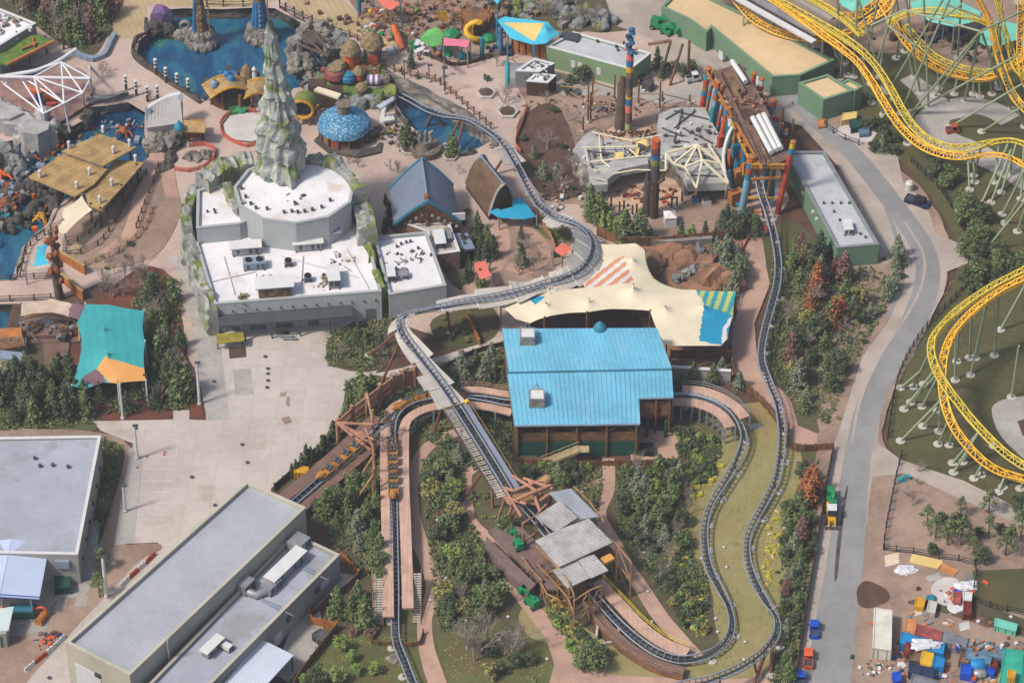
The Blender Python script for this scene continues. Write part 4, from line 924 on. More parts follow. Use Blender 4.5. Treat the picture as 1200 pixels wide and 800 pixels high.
def footing(mb,p,r=.8,h=.45):mb.lathe((p.x,p.y,0),[(r,0),(r,h),(r*.45,h+.02),(r*.42,h+.2)],Q_['footing'],12,smooth=False)
def track(name,label,pts,rail,spine,tie,gauge=1.25,rr=.15,sr=.2,drop=.55,step=1.0,cat='coaster track',sup=None,supmat=None,supevery=9,minz=1.2,bank=None,supr=.2,footr=.8,truss=False,skip=(),soff=0):
 c=crom([P(*q)for q in pts],step);fr=frames(c);mid=c[len(c)//2]
 th=thing(name,label,cat,(mid.x,mid.y,0))
 bk=[]
 for i,(p,t,u,w_)in enumerate(fr):
  j,k=max(i-5,0),min(i+5,len(fr)-1);cr=fr[j][1].cross(fr[k][1]).z;b=max(-.6,min(.6,-cr*.9))if bank is None else bank
  bk.append((p,t,(u*math.cos(b)+w_*math.sin(b)),(w_*math.cos(b)-u*math.sin(b))))
 fr=bk
 for s in(-1,1):
  mb=MB();mb.tube([p+u*s*gauge/2 for p,t,u,w_ in fr],rr,Q_[rail],5);mb.build('rail',parent=th)
 if truss:
  for s in(-1,1):
   mb=MB();mb.tube([p+u*s*gauge*.3-w_*drop for p,t,u,w_ in fr],sr,Q_[spine],5);mb.build('spine',parent=th)
 else:
  mb=MB();mb.tube([p-w_*drop for p,t,u,w_ in fr],sr,Q_[spine],6);mb.build('spine',parent=th)
 mb=MB()
 for i,(p,t,u,w_)in enumerate(fr):
  if truss:
   j=min(i+1,len(fr)-1);s=1 if i%2 else-1;q=fr[j]
   mb.beam(p+u*s*gauge/2,q[0]-q[2]*s*gauge/2,.11,m=Q_[tie])
   if i%2==0:mb.beam(p-u*gauge/2,p+u*gauge/2,.13,m=Q_[tie])
   mb.beam(p+u*gauge/2,q[0]+q[2]*gauge*.3-q[3]*drop,.1,m=Q_[tie]);mb.beam(p-u*gauge/2,q[0]-q[2]*gauge*.3-q[3]*drop,.1,m=Q_[tie])
  else:
   mb.beam(p-u*gauge/2,p+u*gauge/2,.14,.1,m=Q_[tie]);mb.beam(p-w_*drop,p+u*gauge*.4,.08,m=Q_[tie]);mb.beam(p-w_*drop,p-u*gauge*.4,.08,m=Q_[tie])
 mb.build('cross_ties',parent=th,kind='stuff')
 if supevery:
  n=len(fr);i=int(supevery/2)
  while i<n:
   p=fr[i][0];
   if p.z-drop>minz and not any(a<=W2P(p)[0]<=b and c_<=W2P(p)[1]<=d_ for a,c_,b,d_ in skip):
    g=p-fr[i][2]*soff;col=MB();col.tube([(g.x,g.y,.2),p-fr[i][3]*drop],supr,Q_[supmat],7);o=col.build('support_column',parent=th)
    mb=MB();footing(mb,g,footr);mb.build('footing',parent=o)
   elif p.z-drop>.3 and p.z-drop<=minz:
    g=p-fr[i][2]*soff;mb=MB();footing(mb,g,footr,.45);mb.beam((g.x,g.y,.5),p-fr[i][3]*drop,.3,m=Q_[supmat]);mb.build('footing',parent=th)
   i+=int(supevery)
 return th,fr
def legs(th,fr,lst,mat,r=.22,footr=.85):
 """inclined support legs: (foot u, foot v, top u, top v[, top z]); the top joins the nearest track point when no height is given"""
 for q in lst:
  f=P(q[0],q[1])
  if len(q)==5:tp=P(q[2],q[3],q[4])
  else:tp=min((p for p,*_ in fr),key=lambda p:(W2P(p)[0]-q[2])**2+(W2P(p)[1]-q[3])**2)-Vector((0,0,.5))
  mb=MB();mb.tube([Vector((f.x,f.y,.3)),tp],r,Q_[mat],7);o=mb.build('support_column',parent=th)
  mb=MB();footing(mb,f,footr);mb.build('footing',parent=o)
T1=[(462,108,.4),(480,117,.4),(500,128,.5),(520,135,1.5),(535,137,2.5),(552,141,4),(568,150,5),(585,163,5.5),(598,180,5.5),(611,203,5),(622,225,4.5),(632,240,4.5),(648,252,5),(668,259,6),(684,267,7),(695,282,8),(694,298,8.5),(683,314,8.5),(665,324,8.5),(640,331,8),(610,340,8),(580,347,8),(545,352,8),(510,359,8),(485,364,8.5),(471,370,9),(468,380,9.5),(475,395,9.8),(490,414,9.8),(505,433,9.6),(518,450,9.4),(533,472,9.3),(565,522,9.2),(597,575,9)]
th1,fr1=track('coaster_track','blue-grey steel track climbing from the pond round the canopy to the lift hill',T1,'steel_blue','steel_dark','steel_dark',sup=None,supmat='rust_brown',supevery=0)
legs(th1,fr1,[(432,418,472,385),(446,453,470,390),(487,432,476,398),(508,510,520,457),(536,540,543,488),(600,345,604,341),(660,340,652,330),(655,345,690,305),(612,365,612,340),(632,265,628,238),(528,392,526,357),(535,175,541,141),(523,172,540,140),(578,205,596,176),(540,590,573,535),(700,312,697,285)],'rust_brown',.26,.8)
def panels(th,fr,r0,r1,wl_,wr,zig=.9,per=5,drop=.75,mat='panel_beige'):
 """corrugated noise panels slung under the track, with pointed outer edges"""
 seg=[f for f in fr if r0(W2P(f[0]))]if callable(r0)else fr[r0:r1]
 mb=MB();n=len(seg)
 for i in range(0,n-1):
  a,b=seg[i],seg[i+1];k0=(i%per)/per;k1=((i+1)%per or per)/per
  e=lambda f,k,s,wd:f[0]+f[2]*s*(wd+zig*(k))-Vector((0,0,drop-.35*(k)))
  f0=i/n;w0=wl_(f0)if callable(wl_)else wl_;w1=wr(f0)if callable(wr)else wr
  for s,wd in((-1,w0),(1,w1)):
   q=[a[0]-Vector((0,0,drop)),b[0]-Vector((0,0,drop)),e(b,k1,s,wd),e(a,k0,s,wd)]
   if s==1:q.reverse()
   mb.face(q,Q_[mat]);mb.face([x-Vector((0,0,.12))for x in reversed(q)],Q_[mat])
  if i%per==0:
   mb.beam(e(a,0,-1,w0)+Vector((0,0,.1)),e(a,0,1,w1)+Vector((0,0,.1)),.22,.3,Q_['cap_white'])
   mb.beam(e(a,0,-1,w0)+Vector((0,0,.1)),e(a,1,-1,w0)+Vector((0,0,.1)),.15,.2,Q_['cap_white'])
 mb.build('noise_panel',parent=th)
def rng(fr,uv0,uv1):
 f=lambda uv:min(range(len(fr)),key=lambda i:(W2P(fr[i][0])[0]-uv[0])**2+(W2P(fr[i][0])[1]-uv[1])**2)
 return f(uv0),f(uv1)
i0,i1=rng(fr1,(592,172),(606,196));panels(th1,fr1,i0,i1,1.8,1.8,.5,4)
i0,i1=rng(fr1,(645,251),(640,331));panels(th1,fr1,i0,i1,lambda f:1.2+math.sin(f*3.14)*.8,lambda f:1.6+math.sin(min(1,f*1.1)*3.14)*2.6,.7,4)
i0,i1=rng(fr1,(640,331),(470,384));panels(th1,fr1,i0,i1,1.5,2.2,.8,6)
i0,i1=rng(fr1,(470,384),(534,474));panels(th1,fr1,i0,i1,lambda f:1.6,lambda f:1.2 if f<.5 else 2.6,.8,7)
i0,i1=rng(fr1,(534,474),(596,574));seg=fr1[i0:i1+1];mb=MB()
for i,(p,t,u,w_)in enumerate(seg):
 for k in range(2):
  q=p+t*k*.5;mb.beam(q+u*.9-w_*.1,q+u*2.5-w_*.1,.26,.06,Q_['panel_beige'])
for s in(.85,2.55,-.95):mb.beam(seg[0][0]+seg[0][2]*s-Vector((0,0,.15)),seg[-1][0]+seg[-1][2]*s-Vector((0,0,.15)),.2,.35,Q_['metal_dark'])
mb.beam(seg[0][0]-seg[0][2]*1.6-Vector((0,0,.15)),seg[-1][0]-seg[-1][2]*1.6-Vector((0,0,.15)),.9,.1,Q_['steel_blue'])
mb.build('catwalk',parent=th1)
mb=MB()
for s in(2.6,-2.1):
 mb.tube([seg[0][0]+seg[0][2]*s+Vector((0,0,1)),seg[-1][0]+seg[-1][2]*s+Vector((0,0,1))],.05,Q_['timber_tan'],4)
 for i in range(0,len(seg),2):p,t,u,w_=seg[i];mb.beam(p+u*s-Vector((0,0,.2)),p+u*s+Vector((0,0,1)),.07,m=Q_['timber_tan'])
mb.build('handrail',parent=th1)
mb=MB();p,t,u,w_=seg[0];mb.beam(p-u*1.6+Vector((0,0,.2)),p+u*2.4+Vector((0,0,.2)),.12,.3,Q_['timber_tan'])
mb.box(p-u*1.9+Vector((0,0,.2)),(.8,.7,.9),.6,Q_['yellow_steel']);mb.build('drive_unit',parent=th1)
T2=[(500,834,2.2),(486,805,2),(474,775,1.7),(465,752,1.6),(463,730,1.8),(463,690,2.6),(462,640,3),(461,580,3.2),(460,520,3.2),(460,503,3.3),(463,489,3.5),(472,478,3.8),(487,470,4),(508,465.5,4),(540,464,4),(570,467,4),(600,472,4),(660,474,4),(730,470,4),(780,462,4.2),(803,461,4.3),(822,464,4.3),(842,471,4.2),(858,482,4),(868,497,3.6),(872,513,3),(867,532,2.6),(858,550,2.2),(845,570,2),(832,592,1.8),(826,615,1.6),(826,640,1.5),(831,665,1.5),(843,688,1.5),(854,710,1.5),(858,732,1.5),(852,750,1.5),(838,762,1.5),(818,770,1.6),(795,772,1.6),(770,764,1.9),(745,747,2.1),(722,726,2.3),(700,701,2.6),(680,676,3),(655,645,4),(630,612,5.6),(610,590,7.6),(599,578,8.8)]
th2,fr2=track('coaster_track','blue-grey steel track running from the straight through the station and slalom to the timber tower',T2,'steel_blue','steel_dark','steel_dark',supmat='rust_brown',supevery=6,minz=1.9,footr=.75,supr=.17,soff=.9,skip=[(456,480,470,740),(600,380,800,480),(600,575,720,710)])
T3=[(888,205,9),(893,228,7.2),(900,248,5.2),(907,275,3.4),(912,305,2.6),(911,330,2.6),(905,355,3),(898,380,3.3),(893,405,3.5),(893,425,3.5),(901,447,3.5),(911,470,3.4),(916,500,3),(915,530,2.6),(910,560,2.3),(898,585,2),(885,608,1.8),(876,630,1.7),(876,655,1.7),(884,680,1.8),(898,705,2.2),(910,724,2.8),(910,742,3.2),(898,760,3.8),(880,774,4.4),(858,786,5),(830,796,5.4),(800,801,5.6),(760,812,5.6)]
th3,fr3=track('coaster_track','blue-grey steel track winding from the red-legged gantry down the right side of the lawn',T3,'steel_blue','steel_dark','steel_dark',supmat='rust_brown',supevery=7,minz=3.2,footr=.75,supr=.2,soff=.9)
legs(th3,fr3,[(903,792,906,752),(880,812,898,760)],'rust_brown',.3,.9)
T4=[(330,601,1.6),(345,588,1.7),(375,562,2.0),(405,536,2.3),(430,514,2.7),(445,500,3.1),(460,486,3.5)]
th4,fr4=track('storage_track','straight storage track with a parked train leading off beside the service yard',T4,'steel_blue','steel_dark','steel_dark',supevery=0)
T5=[(352,50,-1.6),(358,58,-1.8),(366,68,-2.0),(376,80,-2.0),(386,90,-2.0),(396,97,-2.0)]
th5,fr5=track('coaster_track','short run of half-sunken track leaving the rock cave in the blue pond',T5,'steel_blue','steel_dark','steel_dark',supevery=0)
def deck(name,label,pts,zt,width,off,mat='deck_pink',th=None,railing=0,thick=.25,posts=3,cat='deck',postmat='timber_pink',railmat='timber_pink',skirt=False):
 c=crom([P(u,v,zt)for u,v in pts],1.2);fr=frames(c);mid=c[len(c)//2]
 th=th or thing(name,label,cat,(mid.x,mid.y,0));mb=MB()
 L=[p+u*(off-width/2)for p,t,u,w_ in fr];Q=[p+u*(off+width/2)for p,t,u,w_ in fr];dz=Vector((0,0,thick))
 for i in range(len(fr)-1):
  mb.face([L[i],Q[i],Q[i+1],L[i+1]],Q_[mat]);mb.face([L[i+1]-dz,Q[i+1]-dz,Q[i]-dz,L[i]-dz],Q_[mat])
  mb.face([Q[i]-dz,Q[i+1]-dz,Q[i+1],Q[i]],Q_[mat]);mb.face([L[i+1]-dz,L[i]-dz,L[i],L[i+1]],Q_[mat])
 mb.build('walkway',parent=th)
 if posts and zt>.8:
  for i in range(0,len(fr),posts):
   for q in(L[i],Q[i]):
    mb=MB();mb.box((q.x,q.y,(zt-.25)/2),(.28,.28,zt-.25),0,Q_[postmat]);mb.build('post',parent=th)
 for side,E in(((1,Q),)if railing==1 else((-1,L),)if railing==-1 else((1,Q),(-1,L))if railing==2 else()):
  mb=MB()
  for h in(.55,1.1):mb.tube([q+Vector((0,0,h))for q in E],.06,Q_[railmat],4,False)
  for q in E[::2]:mb.beam(q,q+Vector((0,0,1.15)),.1,m=Q_[railmat])
  mb.build('railing',parent=th)
 if skirt:
  mb=MB()
  for i in range(len(fr)-1):
   q=Q[i]if skirt==1 else L[i];r=Q[i+1]if skirt==1 else L[i+1]
   mb.face([Vector((q.x,q.y,0)),Vector((r.x,r.y,0)),r-dz,q-dz],Q_['wood_clad'])
  mb.build('skirt',parent=th)
 return th
dl=deck('launch_platform','long pink timber walkway on the left side of the straight launch track',[(452,499),(452,560),(454,640),(455,722)],3.0,1.9,0,posts=5)
dr_=deck('launch_platform','long pink timber walkway on the right side of the straight launch track',[(473,504),(473,560),(476,640),(478,712)],3.0,1.9,0,posts=5)
def stair(label,top,bot,zt,w_=1.5,n=16,name='staircase'):
 a=P(*top,zt);b=P(*bot,.1);th=thing(name,label,'stairs',(b.x,b.y,0));t=(b-a);hd=Vector((t.x,t.y,0)).normalized();s=Vector((-hd.y,hd.x,0))
 mb=MB()
 for i in range(n):
  q=a.lerp(b,(i+.5)/n);mb.box(q,(t.length/n*.75,w_,.1),math.atan2(hd.y,hd.x),Q_['panel_beige'])
 mb.build('treads',parent=th,kind='stuff')
 for k in(-1,1):
  mb=MB();mb.beam(a+s*k*w_/2,b+s*k*w_/2,.14,.35,Q_['timber_tan']);mb.build('stringer',parent=th)
  mb=MB();mb.tube([a+s*k*w_/2+Vector((0,0,1)),b+s*k*w_/2+Vector((0,0,1))],.06,Q_['timber_tan'],4)
  for i in range(7):q=a.lerp(b,i/6)+s*k*w_/2;mb.beam(q,q+Vector((0,0,1)),.08,m=Q_['timber_tan'])
  mb.build('handrail',parent=th)
 return th
stair('slatted stair on the left of the launch straight',(443,671),(443,734),3.0,1.8,22);stair('slatted stair on the right of the launch straight',(489,671),(488,732),3.0,1.4,22)
deck('curved_platform','pink timber walkway curving inside the bend where the orange train waits',[(473,503),(477,492),(488,483),(506,476.5),(530,473.5),(556,474),(582,478),(600,483)],3.4,1.7,0,railing=0,postmat='steel_blue',posts=3)
deck('curved_platform','pink timber walkway on the outer side of the bend below the lift hill',[(540,456),(562,456),(580,459),(600,462)],3.8,1.5,0,railing=-1)
deck('curved_platform','short pink walkway piece beside the train nose',[(455,482),(464,474),(472,470)],3.4,1.5,0)
deck('exit_platform','tan timber walkway on the outer edge of the curve right of the station',[(800,455.5),(822,457),(845,465),(862,476),(873,489)],4.0,1.9,0,railing=-1,posts=3,railmat='metal_grey',postmat='metal_grey')
deck('exit_platform','tan timber walkway on the inner edge of the curve right of the station',[(788,470),(812,471),(832,477),(847,487),(856,500)],3.9,1.9,0,railing=0,posts=1,postmat='steel_blue')
deck('storage_platform','brown walkway on the right of the storage track',[(350,598),(375,577),(405,551),(433,527),(447,512)],1.9,1.7,0,'deck_brown',skirt=1,posts=4)
deck('storage_platform','brown walkway on the left of the storage track beside the yard fence',[(330,584),(360,560),(395,530),(425,503),(440,487)],1.9,2.3,0,'deck_brown',posts=4)
deck('ramp_platform','long brown boardwalk on the left of the track leaving the timber tower',[(690,707),(712,735),(740,760),(772,778),(802,786)],1.6,2.0,0,'deck_brown',railing=1,skirt=1,posts=0)
deck('ramp_platform','pinkish boardwalk with yellow rail on the right of the track leaving the timber tower',[(700,680),(725,706),(752,734),(780,754),(806,764)],1.7,2.2,0,'deck_pink',railing=-1,posts=0,railmat='yellow_steel')
mb=MB();a=P(700,742);
for q,s in(((700,740),(.35,5)),((724,748),(.35,5))):c=P(*q);mb.box((c.x,c.y,.7),(.4,4.2,1.4),-.1,Q_['concrete'])
c=P(712,757);mb.box((c.x,c.y,.5),(4,.4,1),0.3,Q_['concrete']);mb.build('culvert_wall',label='small concrete service bay under the long brown boardwalk',cat='retaining wall')
def train(label,fr,i0,n,rev=False):
 p0=fr[i0][0];th=thing('coaster_train',label,'coaster train',tuple(p0),'orange dragon-nosed trains');d=-1 if rev else 1
 for k in range(n):
  i=i0+d*int(k*1.8);p,t,u,w_=fr[max(0,min(len(fr)-1,i))];t=t*(-d);c=p+w_*.4
  rot=Matrix((u,t,w_)).transposed()
  mb=MB();mb.raw([c+rot@Vector(q)for q in((-.7,-.85,-.3),(.7,-.85,-.3),(.7,.85,-.3),(-.7,.85,-.3),(-.85,-.85,.35),(.85,-.85,.35),(.85,.85,.35),(-.85,.85,.35))],[(3,2,1,0),(0,1,5,4),(1,2,6,5),(2,3,7,6),(3,0,4,7),(4,5,6,7)],Q_['train_wood'])
  for s in(-1,1):mb.beam(c+rot@Vector((s*.85,-.8,.45)),c+rot@Vector((s*.85,.8,.45)),.16,.22,Q_['train_wood'])
  body=mb.build('car',parent=th)
  if k==0:
   mb=MB();mb.tube([c+rot@Vector((0,.5,.5)),c+rot@Vector((0,1.2,.6)),c+rot@Vector((0,1.6,.9)),c+rot@Vector((0,2.0,.75))],[.75,.7,.45,.18],Q_['train_wood'],8);mb.build('nose',parent=body)
  else:
   for s in(-1,1):
    mb=MB();q=c+rot@Vector((s*.38,0,.6));mb.box(q,(.5,.5,.5),rot=rot,m=Q_['train_seat']);q=c+rot@Vector((s*.38,-.3,.95));mb.box(q,(.5,.16,.8),rot=rot,m=Q_['train_seat']);mb.build('seat',parent=body)
 return th
i,_=rng(fr4,(380,559),(0,0));train('orange train parked on the diagonal storage track beside the yard',fr4,i,6,rev=False)
i,_=rng(fr2,(470,480),(0,0));train('orange train stopped on the bend below the lift hill',fr2,i,6)
i,_=rng(fr2,(461,580),(0,0));train('orange train on the straight between the two pink walkways',fr2,i,8)
# timber tower with corrugated roofs over the track
M('corrugated',(206,202,196),.55,.5,.12,stripes=(58,.62,.26),spot=(.2,.6,(188,170,140),.6));M('corrugated_blue',(178,184,194),.5,.4,.08,stripes=(58,.62,.22))
c=P(660,690);tw=thing('timber_tower','rough timber tower with overlapping corrugated roofs straddling the track','tower',(c.x,c.y,0))
for pts,z,m in(([(643,577),(669,572),(702,605),(675,609)],9.0,'corrugated_blue'),([(627,605),(656,586),(677,606),(651,623)],9.9,'corrugated'),([(627,633),(648,623),(690,607),(718,635),(655,664)],9.2,'corrugated'),([(648,668),(676,656),(692,676),(665,689)],7.9,'corrugated'),([(678,656),(696,649),(713,668),(692,677)],8.3,'corrugated')):
 mb=MB();q=[P(u,v,z+(.7 if i<len(pts)/2 else 0))for i,(u,v)in enumerate(pts)];poly_roof(mb,q,Q_[m],.15);mb.build('roof',parent=tw)
def lattice(th,px,zt,mat='timber_tan',wdt=.26,levels=2,post='post',lean=0,brace=True):
 """posts and cross braces along a line of ground pixels"""
 g=[P(*q)for q in px];ctr=sum(g,Vector())/len(g);T=[Vector((p.x,p.y,zt))for p in g]
 for i,p in enumerate(g):
  mb=MB();mb.beam(p+Vector((0,0,0)),T[i],wdt,m=Q_[mat]);mb.build(post,parent=th)
 for i in range(len(g)-1):
  mb=MB()
  for k in range(levels+1):f=k/levels;mb.beam(g[i].lerp(T[i],f),g[i+1].lerp(T[i+1],f),wdt*.8,m=Q_[mat])if k else None
  if brace:
   for k in range(levels):
    f0,f1=k/levels,(k+1)/levels;mb.beam(g[i].lerp(T[i],f0),g[i+1].lerp(T[i+1],f1),wdt*.6,m=Q_[mat])
  mb.build('bracing',parent=th)
lattice(tw,[(628,680),(640,692),(653,706),(666,722),(672,738)],8.3,levels=2)
lattice(tw,[(672,740),(690,728),(704,722)],7.4,levels=2);lattice(tw,[(738,700),(722,680),(712,672)],8.5,levels=2)
lattice(tw,[(612,672),(622,686),(634,698)],4.0,levels=1);lattice(tw,[(640,632),(628,645),(612,655)],8.5,levels=2,mat='timber_pink')
lattice(tw,[(672,610),(690,628),(706,650)],8.2,levels=2);lattice(tw,[(655,720),(640,712),(634,700)],3.5,levels=1)
mb=MB();q=[P(u,v,3.0)for u,v in((572,622),(588,612),(612,618),(656,660),(660,690),(640,690),(628,676))];mb.prism(q,2.5,3.0,M('deck_grey_brown',(142,120,112),.9,.4,.12,stripes=(48,.8,.14)),bottom=True);mb.build('platform',parent=tw)
mb=MB();q=[P(u,v,2.4)for u,v in((570,628),(628,684),(618,694),(568,640))];mb.prism(q,0,2.4,Q_['deck_grey_brown']);mb.build('lower_platform',parent=tw)
mb=MB();w0=[P(u,v)for u,v in((640,690),(655,700),(668,712),(690,700))]
for a,b in zip(w0,w0[1:]):c=(a+b)/2;e=b-a;mb.box((c.x,c.y,2.4),(e.length,.25,4.6),math.atan2(e.y,e.x),Q_['wood_clad'])
mb.build('timber_wall',parent=tw)
mb=MB();q=P(706,652,5.5);mb.box(q,(3.4,2.4,2.2),.6,Q_['wood_clad']);q2=P(712,655,7.2);mb.box(q2,(2,1.4,.6),.6,Q_['amber_cloth']);mb.build('gear_housing',parent=tw)
mb=MB();q=P(622,600,5.0);mb.lathe(q-Vector((0,0,1.8)),[(1.0,0),(1.15,.6),(1.15,2.4),(1.0,3)],Q_['metal_dark'],12);mb.build('winding_drum',parent=tw)
rr=random.Random(5);gt=thing('log_gateway','tangle of crossed timber logs where the lift hill enters the tower','timber frame',tuple(P(600,600)))
for(a,za,b,zb)in(((574,565),7.5,(602,575),9.5),((602,575),9.5,(632,563),10.0),((586,581),8.5,(617,590),9),((600,557),10.5,(634,578),9.5),((605,585),9.5,(645,568),10.5),((613,560),10,(648,572),10),((574,565),7.5,(600,592),8.5),((620,562),10,(634,602),8),((592,573),9.2,(611,605),8),((628,590),8,(648,575),9)):
 mb=MB();mb.tube([P(*a,za),P(*b,zb)],.3,Q_['timber_pink'],6);mb.build('log',parent=gt)
for f,tp,z in(((583,610),(592,583),8),((592,615),(602,588),8),((597,612),(606,593),7.5),((578,595),(576,567),7.2),((637,615),(640,580),8.5),((643,608),(646,576),8.5),((626,605),(628,572),8.5)):
 mb=MB();mb.tube([P(*f),P(*tp,z)],.26,Q_['timber_pink'],6);mb.build('leg',parent=gt)
mb=MB()
for i in range(12):a=P(598+i*2.6,585+i*.6,8.6-i*.1);mb.beam(a,a+Vector((2.0,2.4,.3)),.3,.15,Q_['timber_tan'])
mb.build('plank_floor',parent=gt)
mb=MB();q=P(635,567,8.5);mb.tube([q,q+Vector((1.2,1.0,.6))],[1.0,.8],Q_['timber_tan'],10);mb.build('barrel',parent=gt)
tr=thing('timber_trestle','tall pink timber trestle wall curving along the service yard','timber frame',tuple(P(450,470)))
top=[(395,494,5.2),(412,478,5),(429,465,5),(445,453,5),(460,442,5),(473,436,5),(486,432,5),(500,431,5)]
tv=[P(*q)for q in top]
for i,q in enumerate(tv):
 mb=MB();mb.tube([(q.x,q.y,0),(q.x,q.y,q.z+.7)],.32,Q_['timber_pink'],7);mb.build('post',parent=tr)
for a,b in zip(tv,tv[1:]):
 mb=MB()
 for h in(-.2,-1.9,-3.4):mb.beam(a+Vector((0,0,h)),b+Vector((0,0,h)),.25,.4,Q_['timber_pink'])
 for k in range(1,7):q=a.lerp(b,k/7);mb.beam(q-Vector((0,0,.2)),q-Vector((0,0,3.4)),.35,.12,Q_['timber_pink']if k%3 else Q_['timber_tan'])
 mb.build('panel',parent=tr)
fm=thing('log_mast','splayed timber mast frame braced over the storage track','timber frame',tuple(P(437,540)))
A_=P(394.5,495,5.6)
for(b,zb)in(((436,497),8.5),((436,520),6.0),((434,527),5.0),((413,511),6.0),((428,512),6.5)):
 mb=MB();mb.beam(A_,P(*b,zb),.32,m=Q_['timber_pink']);mb.build('brace',parent=fm)
for f,tp,z in(((437,591),(438,548),9),((441,591),(437,520),12),((414,590),(438,556),7.5),((418,565),(439,532),8.5),((429,497),(430,460),7.5),((436,535),(437,480),11),((431,459),(437,495),8.0)):
 mb=MB();a=P(*f)if f[1]!=459 else P(430,460,7.5);mb.tube([a,P(*tp,z)],.24,Q_['timber_tan'],6);mb.build('post',parent=fm)
for(a,za,b,zb)in(((437,497),9,(462,492),6),((437,505),9,(418,520),6),((438,515),9,(420,505),7),((437,525),8,(425,495),7)):
 mb=MB();mb.beam(P(*a,za),P(*b,zb),.26,m=Q_['timber_pink']);mb.build('crossbeam',parent=fm)
mb=MB();footing(mb,P(414,591),.7);footing(mb,P(438,592),.7);mb.build('footing',parent=fm)
# orange and yellow racing coasters on the right
OY=dict(gauge=1.35,rr=.14,sr=.13,drop=.7,step=.95,truss=True,supevery=0)
def otrack(label,pts,orange=True,**k):
 m='orange_steel' if orange else 'yellow_steel'
 a=dict(OY);a.update(k);return track('racing_coaster_track',label,pts,m,m,m,**a)
oA,fA=otrack('orange racing track sweeping down past the long green building to the right edge',[(770,-60,12),(840,-28,12),(900,-5,12),(940,22,12),(965,41,12),(988,57,11.5),(1006,72,10.5),(1021,93,9),(1035,118,7.5),(1050,142,6.5),(1066,160,6),(1084,173,5.5),(1106,181,5.5),(1130,183,5.5),(1160,179,5.5),(1185,183,6),(1215,200,7)])
oB,fB=otrack('yellow racing track running beside the orange one past the long green building',[(790,-60,12),(860,-24,12),(920,4,12),(960,26,12),(990,44,12),(1012,60,11),(1030,80,9.5),(1045,105,8),(1058,130,7),(1072,150,6.5),(1090,165,6),(1114,173,6),(1140,172,6.5),(1165,164,7.5),(1190,163,8),(1220,175,9)],False)
oC,fC=otrack('orange track looping down from the right edge and back above the round path',[(1225,315,20),(1195,328,18.5),(1165,344,17),(1135,368,15.5),(1115,392,14),(1106,418,13),(1104,447,11.5),(1108,475,9.5),(1118,500,7.5),(1134,522,5.5),(1152,540,4),(1172,552,3),(1200,560,2.6),(1240,572,3)])
oD,fD=otrack('yellow track curving over the orange loop above the right-hand field',[(1225,302,21),(1195,318,19),(1160,336,17.5),(1125,360,16),(1100,384,15),(1091,402,14),(1094,425,13),(1107,450,12),(1122,470,10.5),(1140,492,9),(1162,516,8),(1185,536,7),(1215,553,6.5),(1250,565,6)],False)
oE,fE=otrack('orange track dipping across behind the lattice of sage green supports',[(1020,-20,14),(1040,15,12),(1055,40,9),(1070,58,7),(1088,73,5),(1110,84,4),(1135,90,4),(1160,90,5),(1180,80,8),(1205,60,12)])
oF,fF=otrack('yellow track dipping across behind the lattice of sage green supports',[(1060,30,9),(1080,52,7),(1095,66,5.5),(1115,76,5),(1140,83,5),(1160,84,5),(1185,72,8)],False)
oG,fG=otrack('orange track plunging steeply at the upper right corner',[(1135,-20,26),(1150,2,22),(1161,25,18),(1167,50,14),(1172,70,11),(1180,95,8.5),(1192,118,7),(1215,140,6)])
oH,fH=otrack('near-vertical orange track at the far right edge of the top corner',[(1196,-30,28),(1197,10,22),(1196,45,16),(1197,75,11.5),(1206,105,8),(1230,130,6)])
oI,fI=otrack('low orange track bending behind the sand-roofed building',[(858,-5,9),(880,20,7),(905,35,6),(935,44,5.5),(962,45,5.5),(985,42,6)])
oJ,fJ=otrack('orange track climbing toward the top edge left of the teal roofs',[(975,42,7),(1000,35,8),(1020,22,10),(1040,8,13),(1055,-20,16)])
oK,fK=otrack('yellow track arching over the teal canopies at the top right',[(1040,25,13),(1065,14,16),(1090,12,18),(1120,16,18),(1150,22,17),(1168,35,15),(1170,60,11)],False)
oL,fL=otrack('yellow track falling between the orange ones in the top right corner',[(1165,-20,26),(1172,5,22),(1178,30,17),(1184,55,12),(1192,80,9),(1215,100,7)],False)
oM,fM=otrack('yellow launch track along the top of the straight station run',[(830,-60,12.5),(880,-36,12.5),(940,-8,12.5),(985,18,12.5),(1010,40,12)],False)
oN,fN=otrack('orange loop track at the top edge beside the station run',[(930,-30,16),(948,-8,13),(965,8,10),(985,18,8),(1005,18,7),(1030,0,8)])
mb=MB();a,b=P(820,-45,11),P(965,36,11)
for s,w_,m in((0,4.5,'metal_grey'),(4.2,1.4,'concrete_grey'),(-4.0,1.2,'cap_white')):mb.beam(a+Vector((s*.5,s*.9,0)),b+Vector((s*.5,s*.9,0)),w_,.4,Q_[m])
mb.build('service_deck',parent=oA)
legs(oA,fA,[(946,77,948,26),(962,81,965,42),(985,93,990,58),(992,90,976,48),(1021,122,1004,72),(1035,136,1022,95),(1063,170,1050,142),(1064,150,1042,118),(1113,200,1107,182),(1140,190,1134,183),(920,52,918,8),(905,48,906,4)],'sage_steel')
legs(oB,fB,[(1009,72,1000,52),(1047,118,1035,85),(1081,158,1062,135),(1185,208,1182,164),(1165,215,1170,165),(1150,240,1185,166),(1036,140,1046,108)],'sage_steel')
legs(oC,fC,[(1055,456,1095,400),(1067,473,1100,430),(1059,481,1108,418),(1080,478,1095,430),(1082,452,1087,408),(1100,507,1104,447),(1081,501,1108,470),(1099,522,1112,490),(1112,523,1118,500),(1141,562,1152,540),(1150,558,1152,541),(1170,578,1178,554),(1175,572,1179,555),(1195,574,1200,562),(1098,482,1104,450)],'sage_steel')
